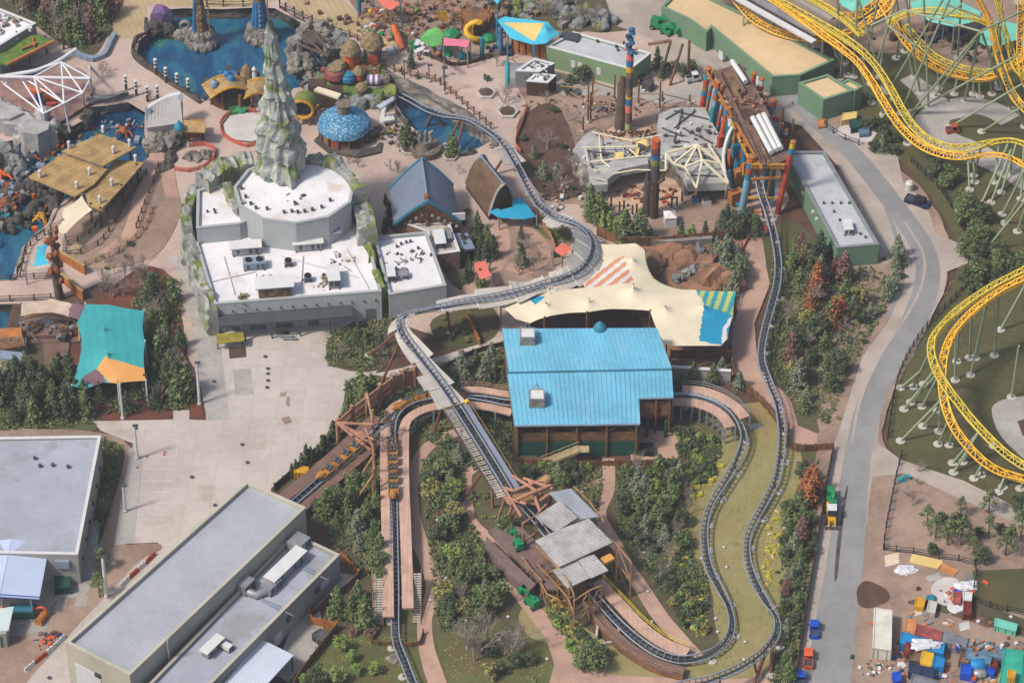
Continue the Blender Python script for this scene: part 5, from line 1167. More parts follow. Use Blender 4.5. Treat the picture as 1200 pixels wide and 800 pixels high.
legs(oD,fD,[(1055,518,1110,455),(1117,555,1144,507),(1116,544,1143,505),(1128,543,1143,506),(1164,524,1165,520),(1119,447,1121,364),(1136,421,1143,350),(1143,421,1160,340),(1137,441,1165,338),(1070,455,1091,405),(1121,425,1124,362),(1165,418,1172,332)],'sage_steel')
legs(oH,fH,[(1066,136,1149,37,26),(1068,133,1192,65,20),(1112,151,1199,98,14),(1150,156,1210,118,12),(1185,467,1194,405,13),(1130,120,1149,37,26),(1122,70,1127,-10,22),(1170,100,1151,38,26),(1095,114,1150,38,26),(1055,135,1115,-5,30),(1040,110,1108,-5,30),(1078,110,1060,-10,26),(1088,128,1082,-10,28),(1060,62,1049,-10,18),(1170,105,1172,30,17),(1158,95,1172,20,17),(1185,130,1150,38,26),(1200,150,1168,60,18)],'sage_steel')
legs(oE,fE,[(1030,92,1040,15),(1020,100,1050,0,22),(1070,92,1062,48),(1100,105,1100,80),(1118,112,1122,88),(1140,112,1142,91),(1148,115,1150,91),(1162,112,1160,90),(1050,70,1055,42)],'sage_steel',.2)
legs(oI,fI,[(870,62,872,12),(880,50,878,18),(921,55,917,39),(953,78,948,46),(968,74,962,46),(982,66,980,44),(1000,92,1005,-5,20),(1035,105,1005,-5,20),(990,75,980,-5,18),(1012,82,1030,-5,20)],'sage_steel',.2)
for a,za,b,zb in(((1149,37),26,(1060,12),24),((1149,37),26,(1215,5),26),((1060,12),24,(1020,30),20),((1127,5),24,(1100,25),22),((1108,5),26,(1150,20),24),((1075,55),14,(1040,30),16)):mb=MB();mb.tube([P(*a,za),P(*b,zb)],.22,Q_['sage_steel'],7);mb.build('strut',parent=oH)
EXF=[(1141,19),(1142,15),(1136,24),(1173,52),(1174,54),(1177,63),(1192,73),(1196,34)]
ext,frx=otrack('orange track passing high above the right-hand field, mostly off the right edge',[(1215,215,16),(1230,240,18),(1240,290,20),(1250,350,18),(1260,420,14)])
legs(ext,frx,[(1136,224,1134,178,6),(1142,215,1140,178,6),(1141,207,1150,172,6.5),(1173,227,1192,165,8),(1161,239,1185,175,8),(1174,253,1205,190,12),(1177,263,1205,220,12),(1192,273,1212,210,14),(1196,235,1200,170,9),(1153,297,1212,222,15),(1172,388,1220,300,16)],'sage_steel')
# themed lands, upper left and top
M('mosaic_blue',(60,150,196),.6,2.2,.3,c2=(24,110,160),spot=(2.6,.5,(190,225,235),.7));M('stone_wall',(150,138,124),.95,1.2,.3,c2=(104,94,84));M('red_door',(190,84,58),.7,.5,.1)
M('thatch',(176,152,112),.95,1.5,.25,c2=(128,108,80));M('plank_tan',(206,172,112),.85,.5,.14,c2=(168,136,88),stripes=(-48,.9,.2));M('orange_paint',(232,112,48),.7,.6,.15);M('bronze',(176,104,56),.7,.8,.25);M('gold',(226,164,48),.6,.8,.2)
M('azure',(54,132,190),.6,.5,.15);M('white_steel',(240,240,244),.45,.4,.03);M('grey_slab',(202,200,196),.9,.3,.14,c2=(168,168,166),bump=.3,spot=(.4,.6,(146,146,144),.7));M('shell_grey',(196,190,186),.7,.3,.06);M('barrel_red',(170,92,84),.7,.8,.15);M('purple',(132,104,150),.7,.8,.15)
M('grass_roof',(120,150,66),.95,.8,.25,c2=(88,116,48));M('mesh_red',(236,110,90),.8,1,.12);M('red_paint',(206,84,58),.55,.5,.08);M('teal_paint',(44,146,172),.6,.5,.08);M('pale_blue_paint',(140,190,214),.6,.5,.08);M('yellow_paint',(248,196,48),.6,.5,.08);M('roof_plank_brown',(150,118,100),.85,.4,.2,c2=(112,88,76),stripes=(-57,.8,.25))
M('ochre_paint',(206,130,66),.7,.5,.15);M('slate_dark',(98,94,96),.85,.5,.15);M('teal_canopy',(130,222,200),.7,.2,.05);M('tarp_green',(30,156,98),.55,.8,.15);M('navy',(48,60,96),.6,.5,.1);M('mint_light',(200,214,140),.8,.4,.1)
M('tree_bark',(120,100,82),.95,1.2,.2)
def statue(label,px,hgt,fig,robe):
 c=P(*px,WZ);th=thing('pond_statue',label,'statue',tuple(c));mb=MB();rr=random.Random(px[0])
 for i in range(26):
  a=i*2*math.pi/13;r=2.5 if i<13 else 1.9;mb.blob(c+Vector((math.cos(a)*r,math.sin(a)*r*.9,.9 if i<13 else 2.6)),(1.0,.9,1.3),Q_['rock'],2,.3,seed=i)
 mb.lathe(c,[(2.8,0),(2.6,2),(2.0,3.4),(.1,3.8)],Q_['rock'],12);mb.build('plinth',parent=th)
 w_=1.25 if robe=='side' else 1.5;mb=MB();mb.lathe(c+Vector((0,0,3.4)),[(w_,0),(w_*.9,hgt*.3),(w_*.7,hgt*.5),(w_*.85,hgt*.66),(w_*.6,hgt*.74),(.4,hgt*.76)],Q_[fig],14,jit=.06);mb.build('body',parent=th)
 mb=MB();mb.blob(c+Vector((0,0,3.4+hgt*.84)),(.7,.7,hgt*.08),Q_[fig],2,.15);mb.tube([c+Vector((-.5,0,3.4+hgt*.9)),c+Vector((-1.1,0,3.4+hgt*1.0))],[.25,.06],Q_['thatch'],6);mb.tube([c+Vector((.5,0,3.4+hgt*.9)),c+Vector((1.1,0,3.4+hgt*1.0))],[.25,.06],Q_['thatch'],6);mb.build('head',parent=th)
 mb=MB()
 for k in range(2 if robe=='side' else 7):
  a=math.pi*(.95+.2*k)if robe=='side' else math.pi*(1.0+k/6)
  mb.tube([c+Vector((math.cos(a)*.9,math.sin(a)*.9,3.4+hgt*.6)),c+Vector((math.cos(a)*1.5,math.sin(a)*1.5,3.4))],[.3,.45],Q_['azure'],6)
 mb.build('cloak',parent=th)
 mb=MB();mb.tube([c+Vector((1.9,-1.2,3.4)),c+Vector((1.6,-1.0,3.4+hgt*.75))],.14,Q_['thatch'],6)
 for k in range(6):mb.blob(c+Vector((.2,-2.0+k*.1,3.6+k*hgt*.1)),.3,Q_['thatch'],1,.1)
 mb.build('staff',parent=th)
statue('tall stone statue with a blue cloak edge and pale belt on the left pond plinth',(237,52),13.5,'dusty_brown','side')
statue('stone statue wrapped in a bright blue cloak on the right pond plinth',(306,46),11,'thatch','front')
rocks('rock_islet','grey boulder islet with a hollow ring stone in the left of the pond',[(205,34),(215,33),(222,36)],WZ,WZ+1,1.1,'rock',9,seed=3,cat='rocks',width=.7)
mb=MB();q=P(217,31,WZ+1.2);mb.tube([q+Vector((math.cos(a*.7)*.9,0,math.sin(a*.7)*.9+.3))for a in range(10)],.4,Q_['rock_grey'],6);mb.build('ring_stone',label='pale ring-shaped stone standing on the boulder islet',cat='rocks')
rocks('rock_islet','rock pile with purple shell shape beside the wooden landing at the pond',[(178,30),(190,30),(200,26)],WZ,.5,1.4,'rock_dark',12,seed=8,cat='rocks',width=1)
mb=MB();mb.blob(P(190,18,1),(2.2,1.6,2.6),Q_['purple'],2,.2);mb.build('shell_shape',label='big purple shell shape above the rocks at the pond edge',cat='shell')
ar=[(346,74),(345,62),(348,48),(356,38),(370,33),(382,42),(388,55),(386,66)]
rocks('rock_arch','ring of boulders forming a cave where the sunken track leaves the pond',ar,WZ,1.5,1.15,'rock',60,cat='rocks',seed=11,width=.8)
rocks('rock_arch','small rock arch standing in the water left of the cave',[(346,80),(350,70),(358,72),(361,80)],WZ,1.2,1.2,'rock',16,cat='rocks',seed=12,width=.5)
mb=MB();pts=[P(u,v,2.2)for u,v in((352,44),(362,36),(376,40),(384,54),(372,50),(360,52))];mb.prism(pts,1.6,2.2,Q_['rock_dark'],bottom=True);mb.build('cave_roof',label='dark rock roof slab over the track cave',cat='rocks')
for(a,b)in(((350,52),(385,66)),((356,42),(378,62)),((366,36),(384,58))):mb=MB();mb.beam(P(*a,2.6),P(*b,2.6),.4,m=Q_['tree_bark']);mb.build('log_beam',label='weathered log beam laid over the cave rocks',cat='timber',group='log beams over the cave')
rocks('rocks','pale rocks between the diagonal boardwalk and the pond',[(392,44),(402,54),(410,64)],WZ,1,1.1,'rock_grey',26,cat='rocks',seed=13,width=1)
def hut(name,label,px,r,h,rh,wall,roof,ell=1,sides=12,base=0,cat='hut',over=1.25,top=None,door=None):
 c=P(*px,base);th=thing(name,label,cat,tuple(c));r=r if sides==14 else r*.8;mb=MB();mb.lathe(c,[(r*1.02,0),(r*.96,h)],Q_[wall],sides);mb.build('wall',parent=th)
 mb=MB();mb.lathe(c+Vector((0,0,h-.3)),[(r*over,0),(r*over*.93,rh*.28),(r*over*.62,rh*.66),(r*.22,rh*.94),(.03,rh)],Q_[roof],max(sides,16),jit=0 if sides==14 else.06,smooth=sides==14);mb.build('roof',parent=th)
 if top:mb=MB();mb.lathe(c+Vector((0,0,h+rh*.7)),[(r*.3,0),(r*.26,rh*.3+1.0),(r*.34,rh*.3+1.3)],Q_[top],8,jit=.06);mb.build('chimney',parent=th)
 if door:
  mb=MB();mb.box(c+Vector((door[0]*r*.95,-r*.95*math.sqrt(max(.05,1-door[0]**2)),1.2)),(1.9,.3,2.4),math.asin(door[0]),Q_[door[1]]);mb.build('door',parent=th)
 return th
dm=hut('dome_hall','round hall with a bright blue mosaic dome and stone chimney',(404,160),4.6,3.2,3.6,'wood_clad','mosaic_blue',over=1.14,sides=14,top='stone_wall',door=(-.35,'red_door'))
mb=MB()
for k in range(14):a=k*2*math.pi/14;q=P(404,160)+Vector((math.cos(a)*4.7,math.sin(a)*4.7,0));mb=MB();mb.lathe(q,[(.28,0),(.25,3.4)],Q_['tree_bark'],6);mb.build('post',parent=dm)
mb=MB();pts=[P(u,v,.02)for u,v in((375,160),(385,172),(410,178),(440,174),(448,168),(446,180),(420,186),(385,180),(368,166))];mb.prism(pts,0,.5,Q_['rock_dark']);mb.build('stone_terrace',label='low dark stone terrace in front of the blue domed hall',cat='terrace')
mb=MB();pts=[P(u,v,.3)for u,v in((368,105),(380,88),(398,76),(425,68),(448,78),(455,95),(462,115),(445,124),(420,124),(395,118))];mb.prism(pts,WZ,.8,Q_['rock'],Q_['grass_roof']);mb.build('island_mound',label='grassy rock mound carrying the huts between the two ponds',cat='mound')
rocks('rocks','green-tinged rocks at the edge of the hut mound',[(366,108),(378,92),(392,80),(408,72)],WZ,1,1.5,'rock_grey',26,cat='rocks',seed=17,moss=.3,width=.8)
rocks('rocks','mossy rocks in front of the hut mound',[(400,122),(425,124),(448,122),(462,112)],0,1.2,1.2,'rock_grey',30,cat='rocks',seed=18,moss=.5,width=1)
hut('thatched_hut','orange walled thatched lookout hut on the mound',(412,76),2.0,3.6,2.8,'orange_paint','thatch',base=1)
hut('thatched_hut','taller thatched hut behind the mound near the plaza fence',(437,70),2.3,4.0,3.2,'stone_wall','thatch',base=1,door=(0,'red_door'))
hut('thatched_hut','small orange thatched hut in the middle of the mound',(421,92),1.3,1.8,1.6,'orange_paint','thatch',base=1)
hut('thatched_hut','little grey stone hut on the front of the mound',(424,108),1.3,1.2,1.4,'stone_wall','thatch',base=1)
def pot(label,px,r,h,m,lid=None,name='giant_pot',base=.8):
 c=P(*px,base);th=thing(name,label,'pot',tuple(c));mb=MB();mb.lathe(c,[(r*.6,0),(r,h*.45),(r*.9,h*.8),(r*.6,h),(r*.5,h*.9)],Q_[m],14);mb.build('body',parent=th)
 mb=MB();mb.lathe(c+Vector((0,0,h*.95)),[(r*.68,0),(r*.68,.25),(r*.1,.35)],Q_[lid or m],12);mb.build('rim',parent=th)
pot('big dark red pot-shaped play house on the hut mound',(393,95),2.1,3.2,'barrel_red','thatch');pot('small bright blue pot beside the red pot',(408,97),1.5,2.0,'azure','teal_paint');pot('pale green pot behind the red pot',(399,84),1.4,2.2,'moss','thatch')
th=thing('striped_barrel','purple and white striped barrel lying on a round stone pad','barrel',tuple(P(439,96)));c=P(438,93,2.0)
for k in range(5):mb=MB();a=c+Vector((-1.3+k*.52,-.2,0));mb.tube([a,a+Vector((.52,0,0))],1.05,Q_['purple' if k%2==0 else 'white_paint'],12);mb.build('hoop',parent=th)
mb=MB();mb.lathe(P(441,98,.4),[(2.4,0),(2.3,.6),(.1,.65)],Q_['rock'],16);mb.build('pad',parent=th)
th=thing('barrel_house','green ringed barrel house on posts right of the rock spire','play house',tuple(P(357,132)));c=P(356,124,4.0);mb=MB()
ax=Vector((-.15,-1,.1)).normalized();mb.tube([c-ax*2.0,c+ax*1.4],2.3,Q_['moss'],14,caps=False);mb.tube([c-ax*2.0,c+ax*.6],[2.1,2.1],Q_['black'],12);mb.build('barrel',parent=th)
mb=MB();u_=Vector((1,-.15,0));mb.tube([c+ax*1.4+u_*math.cos(a*.5236)*2.1+Vector((0,0,math.sin(a*.5236)*2.1))for a in range(13)],.35,Q_['gold'],6,False);mb.build('ring',parent=th)
mb=MB();mb.lathe(c+ax*1.2,[(.1,-.1)],Q_['teal_trim'],8)if False else mb.box(P(358,132,2.2),(4.4,2.4,.25),0,Q_['timber_tan']);mb.build('platform',parent=th)
for x in(350,362):mb=MB();q=P(x,147);mb.box((q.x,q.y,1.3),(.35,.35,2.6),0,Q_['timber_tan']);mb.build('post',parent=th)
mb=MB();poly_roof(mb,[P(368,105,4),P(373,101.5,4),P(400,110,3.6),P(396,115,3.6)],Q_['cream_cloth'],.5);mb.build('slab_roof',label='narrow cream slab roof behind the blue domed hall',cat='roof')
mb=MB()
for q in((372,112),(392,120)):c=P(*q);mb.box((c.x,c.y,1.6),(3.4,2.4,3.2),0,Q_['dark_timber'])
mb.box(P(383,115,1.6),(5,2.4,3.2),-.2,Q_['dark_timber']);mb.build('kitchen_hut',label='dark timber hut under the cream slab roof',cat='hut')
mb=MB();poly_roof(mb,[P(441,124,4.4),P(461,113,4.4),P(462,117,4),P(447,127,4)],Q_['white_seam'],.3);mb.build('slab_roof',label='thin white slanted roof at the left tip of the second pond',cat='roof')
mb=MB();mb.beam(P(452,119,3.8),P(447,144,0),.9,.5,Q_['cap_white']);mb.box(P(455,139,1.0),(2.2,1.8,.5),.3,Q_['cap_white']);mb.build('white_slide',label='white chute leaning down from the slanted roof',cat='chute')
clutter('prop_clutter','cluster of lanterns, baskets and props behind the blue domed hall',(385,122),.2,(3.0,1.2),80,['dusty_brown','gold','teal_paint','dark_timber','rock'],.55,cat='props')
clutter('prop_clutter','colourful props scattered on the left of the hut mound',(374,96),.4,(1.6,1.6),80,['dusty_brown','barrel_red','teal_paint','moss','rock'],.55,cat='props')
clutter('prop_clutter','planters and props right of the blue domed hall',(448,158),.2,(2.2,1.6),80,['dusty_brown','dark_timber','teal_trim','rock_dark','moss'],.55,cat='props')
clutter('prop_clutter','heap of timber props below the tall thatched hut',(428,84),1,(2.4,1.2),80,['dusty_brown','dark_timber','orange_paint','thatch','rock'],.55,cat='props')
th=thing('fountain','round stone fountain with rearing carved figures near the second pond','fountain',tuple(P(499,178)));c=P(499,178);mb=MB();mb.lathe(c,[(2.9,0),(3.0,1.4),(2.5,1.5),(2.4,1.0),(1.2,1.0),(.8,2.6),(.2,2.8)],Q_['stone_wall'],16);mb.build('basin',parent=th);mb=MB()
for s in(-1,0,1):mb.tube([c+Vector((s*.5,0,1.8)),c+Vector((s*1.2,0,3.4)),c+Vector((s*.8,-.2,4.8)),c+Vector((s*1.5,-.3,5.4))],[.6,.5,.35,.2],Q_['rock_grey'],7)
mb.build('figures',parent=th)
th=thing('water_figure','dark carved figure rising from the second pond','statue',tuple(P(509,148,WZ)));c=P(509,148,WZ);mb=MB()
for s in(-1,1):mb.tube([c+Vector((s*1.6,0,0)),c+Vector((s*.8,0,1.8)),c+Vector((0,0,3.4))],[.45,.4,.2],Q_['slate_dark'],6)
mb.build('body',parent=th)
th=thing('market_hall','open market hall with bowed tan plank roof left of the rock spire','hall',tuple(P(275,125)))
def bowroof(px4,z,rise,m):
 a,b,c_,d_=[P(u,v,z)for u,v in px4];mb=MB();N_=10;row=[]
 for i in range(N_+1):
  f=i/N_;q0=a.lerp(b,f)+Vector((0,0,rise*math.sin(math.pi*f)));q1=d_.lerp(c_,f)+Vector((0,0,rise*math.sin(math.pi*f)));row.append((q0,q1))
 for(p0,p1),(r0,r1)in zip(row,row[1:]):
  q=[p0,r0,r1,p1]
  if(q[1]-q[0]).cross(q[3]-q[0]).z<0:q.reverse()
  mb.face(q,Q_[m]);mb.face([x-Vector((0,0,.25))for x in reversed(q)],Q_[m])
 for k in(0,1):mb.tube([r[k]for r in row],.28,Q_['gold'],6)
 return mb
bowroof([(247,115),(293,106),(284,92),(237,101)],4.2,1.6,'plank_tan').build('roof',parent=th)
bowroof([(286,116),(307,110),(318,94),(290,96)],4.4,.6,'plank_tan').build('roof',parent=th)
for u,v in((248,122),(262,128),(282,131),(296,126),(306,118),(243,112)):mb=MB();q=P(u,v);mb.lathe((q.x,q.y,0),[(.35,0),(.3,4)],Q_['brown_timber'],7);mb.build('post',parent=th)
mb=MB();pts=PP([(250,124),(264,130),(284,128),(298,118),(286,108),(250,112)]);mb.prism([Vector(p)for p in pts],0,2.6,Q_['dark_timber']);mb.build('stall_block',parent=th)
for lab,(u,v),m in(('blue lantern prop on the tan market roof, nearest the spire',(271,96),'azure'),('blue lantern prop on the tan market roof, second from the spire',(266,91),'azure'),('grey drum prop on the left of the market roof',(251,102),'metal_blue_grey')):
 c=P(u,v,5.0);mb=MB();mb.lathe(c,[(.5,0),(.9,.5),(.7,1.3),(.1,1.7)],Q_[m],10);mb.build('roof_prop',label=lab,cat='roof ornament')
hut('cone_hut','brown pointed hut behind the market hall roof',(290,99),1.4,2.0,3.4,'brown_timber','thatch');
th=thing('white_bird_statue','tall white figure beside the market hall by the spire','statue',tuple(P(299,101)));mb=MB();c=P(299,101);mb.lathe(c,[(.5,0),(.6,2),(.35,3.6),(.5,4.2),(.1,4.8)],Q_['white_paint'],10);mb.build('body',parent=th)
clutter('prop_clutter','dark props around the pointed hut by the pond shore',(281,93),.2,(2.4,1.0),34,['dusty_brown','navy','azure','dark_timber'],.8,cat='props')
mb=MB();pts=[P(u,v,z)for u,v,z in((268,126,1.6),(285,121,1.6),(289,128,1.0),(286,133,.6),(270,131,.8))];mb.prism(pts,0,None,Q_['tarp_green']);mb.build('tarp_cover',label='bright green tarp thrown over stock in front of the market hall',cat='tarp')
def barrier(label,px,h=1.1,m='mesh_red',closed=False,name='mesh_barrier'):
 c=[P(*q)for q in px];c=crom(c+([c[0]]if closed else[]),1.4);th=thing(name,label,'barrier',tuple(c[0]));mb=MB()
 for a,b in zip(c,c[1:]):
  for h0,h1 in((.15,.22),(.35,.42),(.55,.62),(.75,.82),(.95,h)):
   mb.beam(Vector((a.x,a.y,(h0+h1)/2)),Vector((b.x,b.y,(h0+h1)/2)),.06,.12,Q_[m])
 mb.build('mesh',parent=th,kind='stuff');mb=MB()
 for a in c[::2]:mb.box((a.x,a.y,h/2),(.12,.12,h+.1),0,Q_['orange_paint'])
 mb.build('stakes',parent=th,kind='stuff')
barrier('red mesh barrier curving round the white carousel pad',[(300,132),(282,132),(266,137),(258,148),(262,160),(274,168),(290,173),(305,170)])
barrier('red mesh barrier round the rubble below the tan plank hut',[(222,173),(240,171),(252,176),(250,188),(240,197),(222,202),(205,200)])
barrier('long red mesh barrier beside the bare trees at the upper plaza',[(618,126),(612,145),(606,160),(604,172),(610,180)])
barrier('red mesh barrier along the top boardwalk entrance',[(145,-8),(140,5),(134,18),(132,26)])
barrier('red mesh barrier below the white gazebo by the path',[(868,300),(878,280),(895,270),(905,272)])
th=thing('white_truss_canopy','bare white steel canopy skeleton arching over the pink deck at the upper left','canopy frame',tuple(P(60,120)))
nodes=dict(A=(22,88,8),B=(72,73,9.5),C=(106,92,8),D=(97,109,8),E=(75,121,7),F=(51,133,6),G=(5,99,7),X=(0,92,8),Y=(40,90,9))
arc=crom([P(-12,92,8.5),P(20,87,8.5),P(45,82,8.5),P(68,72,8.5),P(89,58,8.5)],1)
mb=MB();mb.tube(arc,.42,Q_['white_steel'],8);mb.build('arch_beam',parent=th)
mb=MB();mb.tube([P(0,90,9),P(105,92,8.4)],.32,Q_['white_steel'],8);mb.build('arch_beam',parent=th)
for a,b in('AF','AE','AG','GF','BD','BE','BY','EF','DE','DC','AB','YE','YD','YF','GX','BC'):mb=MB();mb.tube([P(*nodes[a]),P(*nodes[b])],.2,Q_['white_steel'],6);mb.build('strut',parent=th)
for n_,f in(('F',(54,152)),('E',(82,155)),('D',(99,127)),('C',(108,110)),('C',(105,78))):mb=MB();q=P(*f);mb.tube([q,P(*nodes[n_])],.22,Q_['white_steel'],6);mb.build('leg',parent=th)
mb=MB();pts=PP([(-20,95),(20,92),(60,85),(108,100),(104,122),(56,152),(40,140),(-20,130)],.9);mb.prism(pts,WZ,.9,Q_['wood_clad'],M('deck_rose',(176,138,128),.9,.5,.15,stripes=(60,1.0,.15)));mb.build('deck',label='rose coloured deck under the white steel canopy skeleton',cat='deck')
for lab,(u,v),(x,y),m in(('long orange boat-shaped prop on the deck under the white frame',(44,107),(4.2,1.4),'orange_paint'),('second orange boat-shaped prop under the white frame',(60,116),(3.2,1.3),'orange_paint'),('third orange boat-shaped prop nearest the pool',(58,122),(3.0,1.0),'red_paint'),('bright blue crate under the white frame',(47,122),(1.2,1.2),'azure')):
 c=P(u,v,1.1);mb=MB()
 if m=='azure':mb.box(c+Vector((0,0,.9)),(1.3,1.3,1.9),.3,Q_[m]);mb.box(c+Vector((0,0,1.95)),(1.5,1.5,.2),.3,Q_['navy'])
 else:
  mb.tube([c+Vector((-x/2,.5,.5)),c+Vector((-x*.25,.2,.1)),c+Vector((x*.25,-.1,.1)),c+Vector((x/2,-.4,.6))],[.15,y*.5,y*.5,.15],Q_[m],8)
 mb.build('boat_prop' if m!='azure' else 'crate',label=lab,cat='prop')
rocks('rock_terraces','layered grey rock terraces at the left edge beside the rose deck',[(-20,135),(0,140),(20,140),(40,150),(54,158)],WZ,1.5,1.7,'grey_slab',50,cat='rocks',seed=21,width=3.4)
mb=MB()
for i in range(9):c=P(-8+i*7,128+i*3.5,.5+((i*37)%5)*.6);mb.prism([c+Vector((math.cos(a*1.05+i)*(3.6-(a%2)*.8),math.sin(a*1.05+i)*2.4,0))for a in range(6)],WZ,c.z+.8,Q_['grey_slab'])
mb.build('rock_slabs',label='flat grey rock slabs stepping down under the white frame',cat='rocks')
rocks('rocks','dark boulders along the pool edge below the rose deck',[(45,158),(70,152),(95,138),(104,128)],WZ,0,1.2,'rock_dark',30,cat='rocks',seed=22,width=.6)
rocks('rocks','grey round rock mass at the left edge by the orange creatures',[(-10,190),(8,186),(20,192)],WZ,1.5,1.7,'rock_grey',26,cat='rocks',seed=23,width=1.4)
rocks('rocks','tangle of dark reef rocks around the orange creatures',[(-10,215),(15,222),(40,210),(58,225),(40,240),(10,250),(-10,262)],WZ,-.5,1.0,'rock_dark',80,cat='rocks',seed=24,width=2.4)
clutter('reef_clutter','small bright reef ornaments scattered over the dark rocks',(20,222),-1,(6,8),150,['orange_paint','teal_paint','metal_blue_grey','rock','bronze'],.8,cat='ornaments')
clutter('reef_clutter','small ornaments scattered in the pool beside the tan roofs',(60,172),WZ+.3,(8,3.6),90,['orange_paint','rock_grey','metal_blue_grey','rock','bronze'],.7,cat='ornaments')
clutter('reef_clutter','small ornaments floating in the dark pool by the shell',(138,148),WZ+.2,(4,1.2),30,['rock_grey','metal_blue_grey','white_paint','bronze'],.5,cat='ornaments')
def creature(label,px,s,m,z=WZ):
 c=P(*px,z);th=thing('sea_creature',label,'sculpture',tuple(c));mb=MB();mb.blob(c+Vector((0,0,1.0*s)),(1.1*s,.9*s,.9*s),Q_[m],2,.25);mb.build('body',parent=th);rr=random.Random(px[0])
 for k in range(6):
  a=k*1.047+rr.random();d_=Vector((math.cos(a),math.sin(a),0));mb=MB();mb.tube([c+d_*.6*s+Vector((0,0,1*s)),c+d_*1.6*s+Vector((0,0,(.8+rr.random()*1.2)*s)),c+d_*2.3*s+Vector((0,0,.3*s)),c+d_*2.7*s+Vector((0,0,1.0*s))],[.35*s,.28*s,.2*s,.06*s],Q_[m],6);mb.build('arm',parent=th)
for lab,px,s,m in(('yellow many-armed sculpture in the pool at the left',(27,172),1.3,'gold'),('orange many-armed sculpture, left of the pair beside the tan roofs',(51,168),1.0,'orange_paint'),('orange many-armed sculpture, right of the pair beside the tan roofs',(66,167),1.0,'orange_paint'),('small red-orange sculpture on a rock by the pool wall',(94,145),.8,'red_paint'),('brown-orange sculpture behind the tan roof corner',(145,158),1.0,'bronze'),('orange sculpture at the left edge below the round rock',(2,208),1.1,'orange_paint'),('orange sculpture on the reef, second row at the left edge',(8,243),1.2,'bronze'),('bronze sculpture at the foot of the cream sail',(64,246),1.1,'bronze'),('gold sculpture at the end of the reef beside the inlet',(48,258),1.0,'gold'),('bronze sculpture in the middle of the reef rocks',(48,228),.9,'bronze'),('orange sculpture high on the reef rocks',(22,232),.9,'orange_paint')):creature(lab,px,s,m)
def plankroof(label,panels_,z,posts):
 c=P(*panels_[0][0][0]);th=thing('plank_pavilion',label,'pavilion',tuple(c))
 for px,dz in panels_:
  mb=MB();poly_roof(mb,[P(u,v,z+dz)for u,v in px],Q_['plank_tan'],.35);mb.build('roof_panel',parent=th)
 for u,v in posts:q=P(u,v,z-.6);mb=MB();mb.box((q.x,q.y,(z-.6+WZ)/2),(.4,.4,z-.6-WZ),0,Q_['dark_timber']);mb.build('post',parent=th)
plankroof('stepped tan plank roofs on dark posts over the pool',[([(33,207),(74,180),(126,198),(110,216),(88,230)],0),([(72,177),(117,157),(160,172),(121,194)],1.2),([(100,226),(126,200),(135,187),(169,190),(148,214),(118,246),(103,240)],-.8)],5.5,[(40,208),(75,188),(90,226),(118,162),(152,173),(122,192),(160,192),(142,216),(117,243),(106,238),(100,210)])
for i,(u,v,z)in enumerate(((81,170,6.9),(121,152,6.9),(133,176,6.9),(152,168,6.9),(47,204,5.7),(105,201,5.7),(159,186,4.9),(131,214,4.9),(90,217,5.7),(117,234,4.9))):
 mb=MB();c=P(u,v+3,z);mb.lathe(c,[(.28,0),(.28,1.2),(.36,1.25),(.3,1.5),(.05,1.55)],Q_['white_paint'],8);mb.build('vent_pipe',label='short white vent pipe standing on the stepped tan plank roofs',cat='vent pipe',group='white vent pipes on the plank roofs')
th=thing('shell_wall','tall curved grey shell with blue edge beside the dark pool','shell',tuple(P(190,170)));mb=MB();N_=10;rows=[]
for i in range(N_+1):
 f=i/N_;top=P(173+f*38,127-math.sin(f*1.5)*16,6.5);bot=P(178+f*34,168-f*6,.0);mid=P(172+f*42,150-f*6,4.4);rows.append((bot,mid,top))
for a,b in zip(rows,rows[1:]):
 for k in(0,1):mb.face([a[k],b[k],b[k+1],a[k+1]],Q_['shell_grey'])
 q=[x+Vector((0,1.0,0))for x in(a[0],b[0],b[2],a[2])];mb.face(q[::-1],Q_['shell_grey']);mb.face([a[2],b[2],q[2],q[3]],Q_['white_paint'])
mb.build('shell',parent=th);mb=MB();mb.beam(rows[0][2],rows[0][0],.9,1.2,Q_['metal_blue_grey']);mb.beam(rows[-1][2],rows[-1][0],.9,1.2,Q_['metal_blue_grey']);mb.build('edge_rib',parent=th)
rocks('rocks','grey rocks heaped at the foot of the curved shell',[(176,175),(186,172),(198,172),(208,165)],0,1.8,1.5,'rock',22,cat='rocks',seed=31,width=.8)
th=thing('plank_hut','small tan plank-roofed hut with a blue roof ornament beside the shell','hut',tuple(P(222,160)))
mb=MB();poly_roof(mb,[P(202,144,4.2),P(212,140,4.4),P(242,143,4.4),P(240,155,3.8),P(212,154,3.8)],Q_['plank_tan'],.3);mb.build('roof',parent=th)
for u,v in((205,160),(222,166),(238,164)):q=P(u,v);mb=MB();mb.box((q.x,q.y,1.9),(.4,.4,3.8),0,Q_['dark_timber']);mb.build('post',parent=th)
mb=MB();mb.prism(PP([(212,162),(238,162),(238,154),(214,154)]),0,3,Q_['ochre_paint']);mb.build('wall',parent=th);mb=MB();c=P(210,150,4.4);mb.lathe(c,[(1.1,0),(1.0,.5),(.3,1.4),(.1,1.9)],Q_['teal_paint'],8);mb.build('ornament',parent=th)
rocks('rocks','rubble and stones inside the red mesh below the plank hut',[(222,182),(235,184),(246,182)],0,.3,.8,'rock',20,cat='rocks',seed=32,width=.9)
rocks('rocks','stones and planters along the path left of the red mesh',[(205,170),(200,185),(192,200)],0,.3,.9,'rock_dark',22,cat='rocks',seed=33,width=.9)
flat_building('white_flat_building','white-roofed building cut by the upper left corner','building',[(-40,58),(-2,54),(42,27),(0,10),(-40,8)],7,'slate_wall','white_roof',par=.5)
